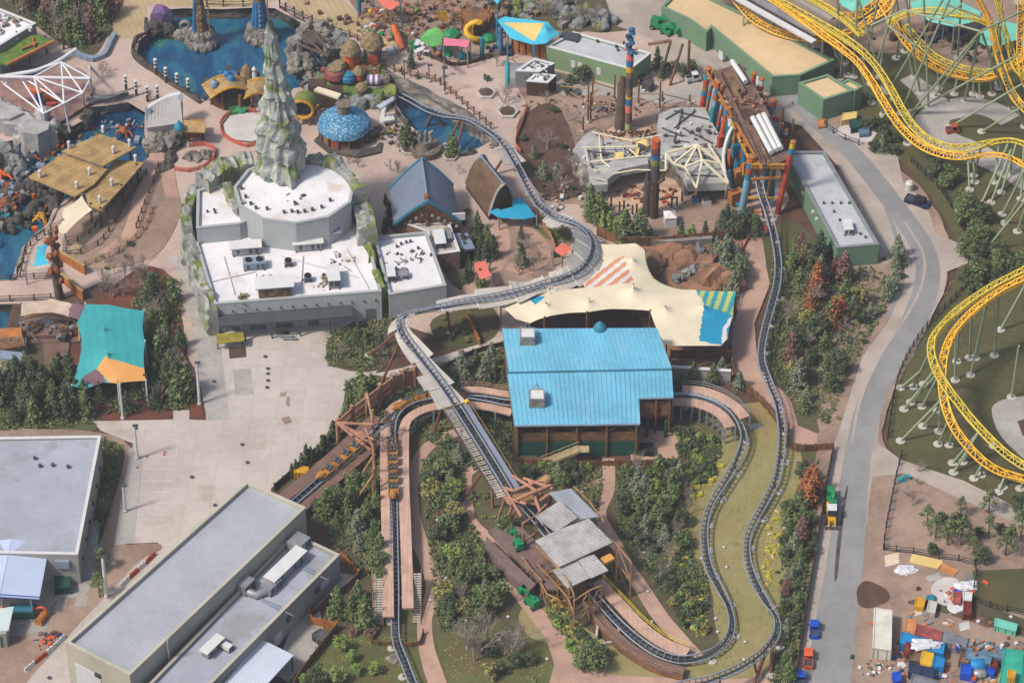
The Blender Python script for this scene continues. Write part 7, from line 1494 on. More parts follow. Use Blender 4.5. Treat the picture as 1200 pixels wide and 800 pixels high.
# trees and plants
def leafmat(name,c1,c2,c3=None):
 m=bpy.data.materials.new(name);Q_[name]=m;m.use_nodes=True;t=m.node_tree;N=t.nodes.new;L=t.links.new
 bs=t.nodes['Principled BSDF'];bs.inputs['Roughness'].default_value=.75;bs.inputs['Specular IOR Level'].default_value=.2
 g=N('ShaderNodeNewGeometry');n=N('ShaderNodeTexNoise');n.inputs['Scale'].default_value=.55;n.inputs['Detail'].default_value=2;L(g.outputs['Position'],n.inputs[0])
 a=N('ShaderNodeMath');a.operation='MULTIPLY_ADD';a.inputs[1].default_value=.55;L(g.outputs['Random Per Island'],a.inputs[0]);
 b=N('ShaderNodeMath');b.operation='MULTIPLY';b.inputs[1].default_value=.6;L(n.outputs[0],b.inputs[0]);L(b.outputs[0],a.inputs[2])
 r=N('ShaderNodeValToRGB');e=r.color_ramp.elements
 f=lambda c:tuple(lin(x*1.06+6)*.76 for x in c)+(1,)
 e[0].position=.15;e[0].color=f(c1);e[1].position=.85;e[1].color=f(c3 or c2);x=e.new(.55);x.color=f(c2);L(a.outputs[0],r.inputs[0]);L(r.outputs[0],bs.inputs['Base Color'])
leafmat('leaf_dark',(44,56,40),(66,80,52),(88,98,64));leafmat('leaf_mid',(58,72,46),(86,102,60),(116,128,80));leafmat('leaf_light',(74,96,48),(108,132,62),(142,160,84))
leafmat('leaf_sage',(80,90,72),(106,116,92),(134,140,116));leafmat('leaf_rust',(104,58,42),(150,86,56),(180,116,72));leafmat('leaf_maroon',(84,56,52),(116,82,74),(138,106,92));leafmat('leaf_olive',(88,88,50),(122,120,68),(150,142,86))
leafmat('leaf_yellow',(122,122,40),(176,166,52),(204,192,80));leafmat('twig',(122,108,96),(150,136,124),(172,160,148));leafmat('cover',(70,78,44),(100,104,60),(128,122,78));leafmat('cover_grass',(118,118,70),(140,134,84),(156,146,96))
def leafquads(mb,rr,c,n,rad,size,m,flat=1.0,droop=0):
 for _ in range(n):
  while 1:
   q=Vector((rr.uniform(-1,1),rr.uniform(-1,1),rr.uniform(-1,1)))
   if.1<q.length<1:break
  q=q.normalized()*(q.length**.5);p=c+Vector((q.x*rad[0],q.y*rad[1],q.z*rad[2]))
  nrm=(q+Vector((rr.gauss(0,.5),rr.gauss(0,.5),rr.gauss(.45,.5)))).normalized();u=nrm.orthogonal().normalized();u=Matrix.Rotation(rr.uniform(0,6.28),3,nrm)@u;v=nrm.cross(u);s=size*rr.uniform(.6,1.3)
  mb.face([p-u*s*.5-v*s*.3,p+u*s*.5-v*s*.35,p+u*s*.45+v*s*.35,p-u*s*.4+v*s*.3],Q_[m])
def mk_tree(kind,leaf,seed,h=6.0,cat='tree',name=None):
 rr=random.Random(seed);th=thing(name or kind,'x',cat,(0,0,0));tr_=MB();cr_=MB()
 if kind in('conifer','cypress'):
  R_=h*(.27 if kind=='conifer' else.17);tr_.tube([(0,0,0),(rr.uniform(-.1,.1),0,h*.5),(0,0,h*.95)],[.2,.12,.03],Q_['tree_bark'],6)
  n=34 if kind=='conifer' else 22
  for i in range(n):
   f=(i+.5)/n;z=h*(.08+.88*f);r=R_*(1-f)**.75*rr.uniform(.65,1.15);a=i*2.4+rr.random();off=r*rr.uniform(.35,.6)
   s=r*.75+.12;leafquads(cr_,rr,Vector((math.cos(a)*off,math.sin(a)*off,z-.12*r)),int(14+26*(1-f)),(s,s,.28+.3*s),.34,leaf)
 elif kind in('broadleaf','shrub'):
  sh=kind=='shrub';tr_.tube([(0,0,0),(.1,0,h*.35),(0,.1,h*.7)],[.16 if not sh else.06,.12 if not sh else.05,.03],Q_['tree_bark'],6)
  for k in range(0 if sh else 4):a=k*1.6+rr.random();tr_.tube([(0,0,h*.3),(math.cos(a)*h*.16,math.sin(a)*h*.16,h*.55),(math.cos(a)*h*.24,math.sin(a)*h*.24,h*.75)],[.1,.07,.03],Q_['tree_bark'],5)
  n=9 if sh else 20;R_=h*(.55 if sh else.36)
  for i in range(n):
   a=i*2.4+rr.random();u=rr.random();r=R_*math.sqrt(u)*.75;z=h*(.28+.6*rr.random()*(1-.45*u))if not sh else h*(.3+.35*rr.random());s=R_*rr.uniform(.28,.48)
   leafquads(cr_,rr,Vector((math.cos(a)*r,math.sin(a)*r,z)),34 if not sh else 26,(s,s,s*.8),.36 if not sh else.28,leaf)
 elif kind=='pine':
  tr_.tube([(0,0,0),(rr.uniform(-.2,.2),0,h*.5),(.1,0,h*.95)],[.2,.14,.05],Q_['tree_bark'],6)
  for i in range(15):
   f=(i+.5)/15;z=h*(.35+.62*f);a=i*2.4+rr.random();r=h*.26*(1.1-f)*rr.uniform(.6,1.2);e=Vector((math.cos(a)*r,math.sin(a)*r,z+.3));tr_.tube([(0,0,z-.3),e],[.06,.03],Q_['tree_bark'],4);s=h*.085*rr.uniform(.8,1.4);leafquads(cr_,rr,e,40,(s,s,s*.7),.32,leaf)
 elif kind=='bare':
  def br(p,d,L,r,lv):
   q=p+d*L;mid=p.lerp(q,.5)+Vector((rr.uniform(-.06,.06),rr.uniform(-.06,.06),0))*L
   (tr_ if lv<2 else cr_).tube([p,mid,q],[r,r*.8,r*.55],Q_['twig'],4 if lv<2 else 3,caps=False)
   if lv<4:
    for k in range(4 if lv<3 else 3):
     nd=(d+Vector((rr.gauss(0,.5),rr.gauss(0,.5),rr.gauss(.12,.25)))).normalized();br(p.lerp(q,rr.uniform(.45,1)),nd,L*rr.uniform(.55,.75),r*.55,lv+1)
  br(Vector((0,0,0)),Vector((0,0,1)),h*.36,.13,0)
  br(Vector((.1,0,0)),Vector((.25,.1,1)).normalized(),h*.34,.1,0)
 tr_.build('trunk',parent=th);cr_.build('crown',parent=th);return th,h
PROT={}
SPEC={'dark conifer':('conifer','leaf_dark',6.5),'green conifer':('conifer','leaf_mid',6),'sage conifer':('conifer','leaf_sage',6),'dark cypress':('cypress','leaf_dark',4.2),'bright cypress':('cypress','leaf_light',3.6),'leafy green tree':('broadleaf','leaf_mid',5.2),'light green tree':('broadleaf','leaf_light',4.4),'dark bushy tree':('broadleaf','leaf_dark',5),'olive tree':('broadleaf','leaf_olive',4.6),'rust-red conifer':('conifer','leaf_rust',7),'maroon-brown conifer':('conifer','leaf_maroon',6.5),'open-crowned pine':('pine','leaf_mid',7.5),'bare grey tree':('bare','twig',7),'yellow shrub':('shrub','leaf_yellow',.9),'green shrub':('shrub','leaf_light',1.3),'dark shrub':('shrub','leaf_dark',1.6),'olive shrub':('shrub','leaf_olive',1.3),'maroon shrub':('shrub','leaf_maroon',2.2)}
NAMES={'conifer':'conifer_tree','cypress':'cypress_tree','broadleaf':'leafy_tree','pine':'pine_tree','bare':'bare_tree','shrub':'shrub'}
def proto(kind,v):
 k=(kind,v)
 if k not in PROT:
  a,leaf,h=SPEC[kind];PROT[k]=[*mk_tree(a,leaf,len(PROT)*7+v,h,'shrub' if a=='shrub' else 'tree',NAMES[a]),0]
 return PROT[k]
ALLT=[]
PTH=[[(560,510),(535,508),(510,518),(490,540),(482,575),(486,620),(500,655),(508,690),(498,725),(500,760),(512,800)],[(566,545),(548,556),(547,585),(552,612),(572,632),(590,655),(604,690),(630,722),(650,745),(660,775),(668,815)],[(713,538),(713,575),(704,605),(722,640),(735,665),(752,690),(775,725),(800,752),(822,772)],[(710,562),(690,570),(675,580)],[(461,500),(462,640),(464,740)],[(893,228),(912,305),(905,355),(893,425),(916,500),(898,585),(876,640),(898,705),(910,742)],[(858,482),(872,513),(845,570),(826,640),(858,732)],[(530,465),(597,575)]]
PTS_=[q for l in PTH for a,b in zip(l,l[1:])for q in[(a[0]+(b[0]-a[0])*k/5,a[1]+(b[1]-a[1])*k/5)for k in range(5)]]
def clear(u,v,r):return all((u-a)**2+(v-b)**2>r*r for a,b in PTS_)and all((u-a)**2+(v-r*1.1-b)**2>r*r for a,b in PTS_)
def grow(zone,spots,kindlist,hs=(.8,1.15),seed=0):
 """spots: ground points (pixels) of the trunks; kindlist: weights"""
 rr=random.Random(seed+len(zone));ks=[k for k,w_ in kindlist for _ in range(w_)];by={}
 for(u,v)in spots:
  k=rr.choice(ks)
  if clear(u,v,6.5 if 'shrub' in k else 12):by.setdefault(k,[]).append((u,v))
 for kind,lst in by.items():
  lst.sort();n=len(lst)
  for i,(u,v)in enumerate(lst):
   p=proto(kind,rr.randrange(2 if 'bare' in kind or 'shrub' in kind else 3));s=rr.uniform(hs[0]*.85,hs[1]*1.12);o=p[0]if not p[2]else copy_tree(p[0]);p[2]=1
   o.location=P(u,v);o.rotation_euler=(0,0,rr.uniform(0,6.28));o.scale=(s*rr.uniform(.88,1.12),s*rr.uniform(.88,1.12),s)
   w_=nth(i,n);o['label']=kind+' '+zone+(', '+w_ if w_ else '');o['category']='shrub' if 'shrub' in kind else 'tree'
   if n>1:o['group']=kind+'s '+zone
   ALLT.append((u,v))
def scatter(poly,n,dmin,seed=1):
 rr=random.Random(seed);xs=[p[0]for p in poly];ys=[p[1]for p in poly];out=[]
 for _ in range(n*60):
  if len(out)>=n:break
  q=(rr.uniform(min(xs),max(xs)),rr.uniform(min(ys),max(ys)))
  if inpoly(q[0],q[1],poly)and all((q[0]-a)**2+((q[1]-b)*1.4)**2>dmin**2 for a,b in out):out.append(q)
 return out
def line(px,n,j=1.0,seed=1):
 rr=random.Random(seed);c=crom([P(*q)for q in px],.5);return[W2P(c[int((i+.5)/n*(len(c)-1))]+Vector((rr.uniform(-j,j),rr.uniform(-j,j),0)))for i in range(n)]
grow('in the wooded bed at the top left',scatter([(-8,6),(60,-20),(132,-20),(132,22),(120,48),(100,60),(84,52),(50,30)],36,9,3),[('green conifer',3),('bare grey tree',5),('maroon-brown conifer',2),('dark conifer',2)],(.9,1.3),1)
grow('behind the left grey flat roof',scatter([(-8,440),(40,438),(108,452),(110,494),(60,500),(-8,500)],26,11,4),[('dark conifer',4),('green conifer',3),('sage conifer',1)],(.9,1.25),2)
grow('between the teal sail and service road',scatter([(176,335),(205,345),(214,400),(220,470),(178,484),(174,400)],26,10,5),[('dark conifer',3),('green conifer',4),('bare grey tree',3),('leafy green tree',1)],(.8,1.2),3)
grow('in the bed above the teal sail',scatter([(110,330),(150,312),(185,318),(176,352),(150,358),(120,350)],13,9,6),[('bare grey tree',5)],(.6,.95),4)
grow('under the lower edge of the teal sail',scatter([(112,462),(175,455),(200,476),(150,488),(115,488)],9,12,7),[('dark conifer',2),('green conifer',1),('dark shrub',2)],(.7,1),5)
grow('in the ramp bed by the plank roofs',scatter([(110,300),(140,285),(165,262),(178,282),(160,305),(120,318)],7,10,8),[('bare grey tree',3),('dark shrub',3)],(.45,.7),6)
grow('in the strip beside the sloping sidewalk',scatter([(120,515),(146,524),(138,570),(124,615),(116,620),(122,560)],11,7,9),[('open-crowned pine',2),('green shrub',1),('olive shrub',1)],(.4,.6),7)
grow('by the dirt path near the white pole',[(120,668),(117,700)],[('open-crowned pine',1)],(.75,.9),8)
grow('along the back fence of the service yard',line([(342,560),(362,544),(384,522),(400,504)],12,.4,3),[('dark cypress',1)],(.75,1.0),9)
grow('inside the tall timber trestle',[(411,480),(419,488),(428,478),(436,470),(408,492),(424,466)],[('green conifer',1)],(.85,1.15),10)
grow('below the storage track',scatter([(368,600),(400,575),(444,560),(446,690),(424,660),(398,636)],30,11,10),[('green conifer',3),('leafy green tree',3),('sage conifer',2),('olive shrub',2),('dark bushy tree',2)],(.65,1.05),11)
grow('in the fenced bed right of the grey wing',[(396,722),(388,705),(402,712),(412,726),(420,712),(428,735),(422,700),(434,745),(414,745)],[('maroon shrub',2),('green conifer',2),('dark shrub',1)],(.85,1.2),12)
grow('on the lawn below the fenced bed',[(401,762),(412,775),(418,790),(396,800),(372,802),(356,800),(440,790)],[('dark bushy tree',2),('light green tree',2),('leafy green tree',1)],(.6,.9),13)
grow('in the garden right of the launch straight',scatter([(496,535),(515,518),(538,520),(542,600),(566,645),(596,700),(560,740),(530,745),(514,690),(500,620)],52,12,11),[('dark bushy tree',3),('leafy green tree',4),('green conifer',3),('sage conifer',3),('bare grey tree',2),('light green tree',2),('maroon shrub',2),('olive tree',3)],(.6,1.05),14)
grow('at the bottom of the garden path',[(548,762),(556,775),(611,765),(571,756),(600,775)],[('bare grey tree',1)],(1.1,1.45),15)
grow('around the bare trees at the bottom',scatter([(560,760),(600,745),(650,780),(640,800),(570,800)],12,12,12),[('light green tree',2),('dark bushy tree',2),('olive tree',1),('green shrub',3)],(.5,.8),16)
grow('between the lift hill and curved path',scatter([(552,585),(565,575),(588,612),(600,650),(580,640),(560,612)],9,9,13),[('dark shrub',2),('leafy green tree',1),('green shrub',2)],(.6,1),17)
grow('in front of the blue-roofed station',scatter([(606,548),(708,552),(704,590),(690,598),(660,572),(610,566)],26,10,14),[('light green tree',2),('leafy green tree',3),('sage conifer',1),('dark bushy tree',2),('green shrub',2)],(.5,.8),18)
grow('in the large bed below the patio',scatter([(722,556),(790,556),(812,590),(800,640),(788,690),(765,680),(740,640),(722,605)],46,12,15),[('dark bushy tree',3),('sage conifer',3),('green conifer',3),('light green tree',2),('bare grey tree',4),('leafy green tree',3)],(.6,.95),19)
grow('beside the curve right of the station',scatter([(794,508),(812,506),(842,520),(845,545),(820,570),(798,560)],46,6,16),[('green shrub',3),('dark shrub',2)],(.8,1.3),20)
for z,pl,n,d_ in(('on the left edge of the slalom lawn',[(808,560),(838,535),(848,545),(828,580),(806,596),(798,585)],34,5),('beside the winding brick path',[(780,640),(792,636),(806,655),(808,668),(784,658)],24,4.5),('in the bed tip near the track loop',[(800,705),(818,700),(830,720),(828,742),(818,748),(800,735)],26,4.5),('on the right edge of the slalom lawn',[(902,610),(912,600),(914,650),(902,690),(892,700),(893,660)],38,4.5),('below the timber tower',[(648,700),(655,708),(690,745),(684,756),(660,735),(646,712)],30,5)):
 grow(z,scatter(pl,n,d_,17),[('yellow shrub',1)],(.55,.9),21)
grow('below the timber tower',scatter([(640,705),(680,745),(720,775),(690,790),(655,745)],18,8,18),[('green shrub',2),('dark shrub',2),('olive shrub',2)],(.8,1.4),22)
grow('by the path fork at the bottom',[(688,778),(698,786),(680,785),(705,772),(692,768)],[('sage conifer',1),('leafy green tree',3)],(.8,1.05),23)
grow('in the bed loop inside the brick path',scatter([(782,690),(815,690),(830,742),(812,750),(790,725)],14,8,19),[('dark shrub',3),('green shrub',2),('olive shrub',2)],(.9,1.4),24)
grow('between the slalom lawn and road',scatter([(918,612),(940,560),(958,560),(956,620),(944,690),(936,740),(926,800),(905,806),(914,740),(908,690)],44,11,20),[('dark bushy tree',3),('green conifer',4),('sage conifer',3),('leafy green tree',2),('dark shrub',3),('maroon-brown conifer',1)],(.55,.9),25)
grow('by the gate beside the road',[(948,592),(954,580),(946,575),(951,566)],[('rust-red conifer',1)],(.7,.95),26)
grow('in the woods left of the bending road',scatter([(910,310),(935,285),(985,318),(1010,320),(1004,380),(985,440),(968,480),(940,486),(925,440),(912,380)],36,15,21),[('green conifer',4),('dark bushy tree',3),('dark conifer',2),('leafy green tree',2),('sage conifer',2),('bare grey tree',2),('maroon-brown conifer',2),('dark conifer',2),('bare grey tree',1),('olive tree',1)],(.7,1.15),27)
grow('in the woods left of the bending road',[(955,352),(948,368),(985,375),(938,450),(976,382),(957,340)],[('rust-red conifer',1)],(.85,1.05),28)
grow('behind the green grey-roofed building',[(943,312),(938,298),(962,330),(978,322),(988,332)],[('maroon-brown conifer',1)],(.85,1.15),29)
grow('on the verge by the bending road',scatter([(1030,300),(1058,300),(1060,330),(1040,345)],6,9,22),[('sage conifer',1),('dark shrub',2)],(.6,.9),30)
grow('in the field right of the road bend',[(1125,238),(1134,250),(1128,262),(1142,270),(1150,282),(1138,285),(1112,215),(1098,208),(1105,222),(1152,262)],[('leafy green tree',2),('dark bushy tree',1)],(.85,1.15),31)
grow('above the big racing loop',scatter([(1130,300),(1170,300),(1200,320),(1170,335),(1145,350),(1130,345)],11,14,23),[('leafy green tree',2),('dark bushy tree',2)],(.8,1.15),32)
grow('in the bare ground below the racing loop',[(1086,618),(1096,632),(1104,612),(1110,640),(1120,618),(1126,640),(1140,650),(1146,630),(1092,650),(1158,632),(1172,626),(1184,640),(1196,630),(1178,652),(1150,660),(1125,605),(1195,600),(1158,602)],[('open-crowned pine',3),('dark bushy tree',1)],(.6,.85),33)
grow('beside the fence line by the road',scatter([(1062,545),(1080,555),(1072,590),(1060,600)],4,9,24),[('bare grey tree',1)],(.5,.7),34)
grow('in the row above the cream canopy',line([(686,252),(700,262),(716,272),(735,280),(762,284)],20,.8,5),[('bright cypress',4),('green conifer',1)],(.85,1.2),35)
grow('along the bank behind the canopy',[(798,283),(806,284),(811,283),(826,280),(848,278),(838,282)],[('bright cypress',1),('dark cypress',1)],(.8,1.1),36)
grow('at the foot of the painted gantry',[(852,262),(862,270),(875,262),(884,268),(893,262),(858,278),(846,275),(868,280),(886,278)],[('dark conifer',2),('dark bushy tree',2)],(.75,1.0),37)
grow('on the slope left of the brown path',scatter([(832,300),(868,292),(870,330),(862,350),(845,318)],12,9,25),[('leafy green tree',2),('sage conifer',3)],(.7,1.0),38)
grow('in the bed left of the totem ring',scatter([(610,145),(640,120),(668,130),(680,185),(684,225),(645,228),(615,205)],15,14,26),[('bare grey tree',4),('sage conifer',1),('dark shrub',1)],(.6,.95),39)
grow('by the green box building',[(668,98),(678,98),(684,92),(770,80),(780,86),(792,84),(800,90),(810,86),(664,112),(776,92)],[('dark conifer',2),('dark bushy tree',2)],(.55,.85),40)
grow('beside the curving path by the halls',scatter([(545,262),(556,262),(582,300),(572,330),(548,344),(538,300)],20,8,27),[('dark conifer',2),('dark cypress',2),('green conifer',1)],(.5,.8),41)
grow('in the terraces inside the track bend',scatter([(605,258),(640,250),(665,290),(650,318),(610,330),(600,300)],14,10,28),[('dark conifer',1),('bare grey tree',1),('dark shrub',3),('green shrub',2)],(.5,.8),42)
grow('in front of the show building',[(420,400),(428,404),(410,408),(440,400),(446,408),(400,416),(392,410),(430,422),(385,422),(448,418),(456,404)],[('dark conifer',2),('bare grey tree',1),('dark shrub',3),('green conifer',1)],(.5,.8),43)
grow('by the second pond',[(478,172),(472,165),(449,128),(552,178),(530,182)],[('dark conifer',2),('green conifer',1),('dark shrub',1)],(.6,.95),44)
grow('on the plaza near the fountain',[(408,192),(420,196),(458,200),(466,203),(538,204),(452,105),(466,68),(120,90),(124,86),(176,118)],[('bare grey tree',1)],(.5,.7),45)
grow('on the plaza by the playground',[(570,94),(592,125),(596,118),(482,80),(489,92),(594,62),(536,72),(549,72),(571,68),(534,68),(582,78)],[('dark cypress',2),('dark shrub',1),('bare grey tree',1)],(.7,1.0),46)
grow('left of the barn',[(452,240),(456,252),(455,264),(451,272),(460,268),(548,250),(544,262)],[('dark cypress',2),('dark shrub',1)],(.6,.9),47)
grow('right of the lift hill top',scatter([(535,432),(590,425),(598,440),(590,456),(545,456)],14,9,29),[('dark cypress',2),('sage conifer',1),('green shrub',2)],(.6,1.0),48)
grow('below the concrete wall by the station',[(812,448),(835,450),(850,446),(846,436),(800,452),(866,456)],[('green conifer',1),('sage conifer',1)],(.6,.8),49)
grow('in the beds under the bend',scatter([(505,375),(560,365),(575,400),(515,404)],8,10,30),[('dark shrub',1),('olive shrub',2)],(.7,1.1),50)
grow('behind the pad by the round path',scatter([(1010,150),(1030,138),(1056,168),(1050,182),(1022,178)],22,6,31),[('dark bushy tree',2),('dark shrub',2),('sage conifer',1)],(.45,.7),51)
grow('under the racing tracks at the top',scatter([(900,45),(960,60),(1000,95),(1012,130),(980,120),(930,80)],12,12,32),[('dark bushy tree',1),('dark shrub',2)],(.5,.8),52)
grow('beneath the teal canopies',scatter([(1080,35),(1140,40),(1190,60),(1180,84),(1120,70)],18,10,33),[('dark cypress',2),('dark shrub',2),('olive shrub',1)],(.7,1.0),53)
grow('behind the green box building',scatter([(600,-5),(650,0),(690,10),(730,30),(650,30)],20,9,34),[('bare grey tree',2),('dark shrub',3),('sage conifer',1)],(.5,.8),54)
grow('in the rust mulch bed below the bend',scatter([(1000,360),(1050,340),(1010,430),(990,480),(980,500),(975,440)],12,10,35),[('dark shrub',1),('olive shrub',1),('sage conifer',1)],(.6,.9),55)
def cover(name,polys,n,m,size=.3,h=.25,seed=1):
 rr=random.Random(seed);mb=MB()
 for poly in polys:
  a=abs(sum(poly[i-1][0]*poly[i][1]-poly[i][0]*poly[i-1][1]for i in range(len(poly))))/2
  xs=[p[0]for p in poly];ys=[p[1]for p in poly];k=0;want=int(n*a/1000);t_=0
  while k<want and t_<want*8:
   t_+=1;u,v=rr.uniform(min(xs),max(xs)),rr.uniform(min(ys),max(ys))
   if not inpoly(u,v,poly):continue
   c=P(u,v)
   if noise.noise(Vector((c.x*.16,c.y*.16,seed)))<-.08:continue
   k+=1;s=size*rr.uniform(.5,1.4);nrm=Vector((rr.gauss(0,.6),rr.gauss(0,.6),1)).normalized();x=nrm.orthogonal().normalized();x=Matrix.Rotation(rr.uniform(0,6),3,nrm)@x;y=nrm.cross(x);c.z=.32+rr.random()*h
   mb.face([c-x*s-y*s*.5,c+x*s-y*s*.6,c+x*s*.8+y*s*.6,c-x*s*.7+y*s*.5],Q_[m])
 return mb.build(name,kind='stuff')
GARD=[[(405,448),(440,442),(500,430),(595,410),(600,545),(570,560),(480,505),(470,560),(440,560),(400,500)],[(360,570),(446,560),(446,690),(395,650)],[(492,540),(545,520),(545,600),(600,690),(560,745),(512,740)],[(600,550),(710,550),(700,600),(650,575)],[(720,550),(800,545),(845,520),(835,560),(800,600),(830,690),(828,745),(790,720),(725,620)],[(915,600),(958,540),(955,640),(930,800),(900,800),(915,700)],[(905,300),(1000,310),(1055,330),(1000,430),(970,500),(925,470),(895,420)],[(640,700),(690,745),(720,780),(660,760),(640,720)],[(0,420),(110,440),(110,500),(0,505)],[(170,320),(212,330),(222,480),(120,490),(112,460)],[(0,0),(60,-20),(130,-20),(130,40),(100,62),(60,45)],[(380,392),(460,372),(462,415),(440,436),(384,430)],[(830,290),(868,290),(860,350)],[(118,515),(146,524),(125,620),(115,620)]]
cover('ground_cover',GARD,260,'cover',.2,.3,2);cover('ground_cover',GARD,90,'leaf_mid',.22,.5,3);cover('ground_cover',GARD,70,'leaf_dark',.3,.7,5)
cover('grass_tufts',[[(800,480),(900,470),(945,560),(918,700),(895,800),(840,790),(845,760),(830,690),(800,620),(790,590),(835,545)],[(385,745),(492,748),(505,800),(350,800)],[(510,690),(600,740),(665,800),(525,800)],[(1090,330),(1200,330),(1200,600),(1050,530),(1045,470)],[(1080,200),(1200,240),(1200,330),(1130,300)]],90,'cover_grass',.1,.02,4)
# fences, vehicles, containers and small things
fence('dark mesh fence winding along the verge east of the bending road',[(1068,192),(1084,208),(1104,228),(1124,262),(1137,292),(1135,325),(1120,350),(1092,378),(1070,408),(1054,440),(1045,478),(1040,515)],1.8,'black',every=1.9,name='mesh_fence',rails=3,w_=.1)
fence('straight dark mesh fence below the racing loop beside the road',[(1056,536),(1050,560),(1044,590),(1038,620),(1035,645)],1.8,'black',every=1.9,name='mesh_fence',rails=3,w_=.1)
fence('dark mesh fence behind the container yard',[(1036,646),(1050,648),(1070,650),(1100,656),(1142,664),(1141,690),(1139,716)],1.8,'black',every=2.6,name='mesh_fence',rails=3,w_=.1)
fence('dark mesh fence at the right edge above the teal trailer',[(1142,708),(1160,713),(1180,718),(1210,724)],1.8,'black',every=3,name='mesh_fence',rails=3,w_=.1)
fence('dark fence between the service pad and the upper road',[(966,150),(976,158),(990,166),(1006,172)],1.8,'black',every=1.6,name='mesh_fence',rails=2,w_=.1)
fence('tall brown board fence along the garden side of the lower road',[(976,530),(970,560),(962,610),(952,670),(942,730),(932,800)],1.9,'dark_timber',every=2.2,solid=True,name='board_fence')
fence('brown board fence curving along the brown path right of the wall',[(857,424),(860,442),(874,458),(888,470),(902,486),(912,500)],2.0,'wood_clad',every=1.5,solid=True,name='board_fence')
fence('brown board fence enclosing the little court beside the gate',[(924,505),(922,525),(934,530),(975,528)],2.0,'wood_clad',every=1.5,solid=True,name='board_fence')
fence('brown board fence below the station patio and green wall',[(602,542),(640,546),(700,547),(750,546),(794,544)],1.6,'wood_clad',every=1.8,solid=True,name='board_fence')
fence('timber fence on top of the concrete wall below the canopy',[(786,420),(820,420),(857,419)],2.2,'wood_clad',every=1.8,solid=True,name='board_fence',zb=1.2)
fence('dark timber fence behind the cypress row of the service yard',[(322,575),(345,555),(372,530),(392,512)],1.8,'dark_timber',every=1.8,solid=True,name='board_fence')
fence('orange board fence at the back corner of the grey wing',[(398,655),(406,662),(414,670),(421,678)],2.2,'ochre_paint',every=1.3,solid=True,name='board_fence')
fence('orange board fence angled behind the grey dumpster',[(363,724),(365,732),(380,736),(395,739)],2.2,'ochre_paint',every=1.3,solid=True,name='board_fence')
fence('long brown board fence running down from the grey dumpster',[(395,740),(378,760),(358,786),(345,805)],2.0,'wood_clad',every=1.6,solid=True,name='board_fence')
fence('brown board fence from the orange corner to the shrub bed',[(421,678),(408,690),(380,712),(364,724)],1.8,'wood_clad',every=1.6,solid=True,name='board_fence')
fence('dark fence ring round the left side of the garden path start',[(440,742),(436,755),(458,758),(492,757),(496,744)],1.4,'wood_clad',every=1.5,solid=True,name='board_fence')
fence('tall brown wall fence behind the orange earth mound',[(700,276),(722,286),(745,290),(790,288),(835,283),(868,280)],2.6,'wood_clad',every=1.8,solid=True,name='board_fence')
fence('brown fence left of the earth mound by the steel bend',[(610,362),(640,350),(672,338),(684,330)],1.8,'wood_clad',every=1.5,solid=True,name='board_fence')
fence('timber fence on the slope under the lift hill top',[(600,405),(575,410),(545,420),(525,432)],1.5,'dark_timber',every=1.5,solid=True,name='board_fence')
fence('timber fence between the bend and the brown path',[(548,372),(556,392),(562,405)],1.8,'ochre_paint',every=1.4,solid=True,name='board_fence')
fence('timber fence up the right side of the terrace beds',[(628,258),(645,280),(652,300)],1.6,'timber_tan',every=1.5,solid=True,name='board_fence')
fence('silver handrail beside the brown path below the gantry',[(876,300),(872,330),(866,360),(858,395),(857,415)],1.1,'metal_grey',every=2,name='handrail_fence',w_=.1)
fence('black handrail along the orange earth mound path edge',[(926,300),(924,340),(918,370)],1.1,'dark_timber',every=2,w_=.12)
fence('low timber edging fence at the timber tower foot',[(648,700),(660,712),(670,718)],1.2,'timber_tan',every=1.3)
th=thing('retaining_wall','grey concrete retaining wall below the right end of the cream canopy','wall',tuple(P(820,440)));mb=MB();a,b=P(786,444),P(856,449);e=b-a;c=(a+b)/2;mb.box((c.x,c.y,1.5),(e.length,.4,3.0),math.atan2(e.y,e.x),Q_['concrete_grey']);mb.build('wall',parent=th);mb=MB();mb.box((c.x,c.y,3.06),(e.length,.7,.12),math.atan2(e.y,e.x),Q_['cap_white']);mb.build('coping',parent=th)
mb=MB();pts=[P(u,v,1.8)for u,v in((728,276),(745,280),(790,283),(835,279),(834,276),(790,279),(750,277))];mb.prism(pts,0,1.8,Q_['rock']);mb.build('ledge_wall',label='long grey ledge of stone above the orange earth mound',cat='ledge')
rocks('earth_mound','lumpy orange earth mound beneath the ledge behind the canopy',[(765,315),(790,310),(815,312),(840,325),(850,340)],-.5,.6,2.6,'orange_dirt',26,cat='mound',seed=61,width=2)
rocks('standing_stones','upright grey stones on the orange earth mound',[(795,330),(805,326),(814,318),(836,322)],.5,1.5,.8,'rock_grey',12,cat='rocks',seed=62,width=.8)
mb=MB();mb.blob(P(820,297,1.6),(1.1,.9,2.4),Q_['rock_grey'],3,.25);mb.build('boulder',label='tall single boulder below the stone ledge',cat='rock')
mb=MB();mb.blob(P(463,772,.3),(1.4,1.0,1.0),Q_['rock'],2,.3);mb.build('boulder',label='brown boulder in the lawn touching the steel track',cat='rock')
mb=MB();mb.blob(P(1022,702,0),(2.4,1.6,.3),Q_['mulch'],4,.5,3.5);mb.build('soil_heap',label='dark soil heap between the road and the white trailer',cat='heap')
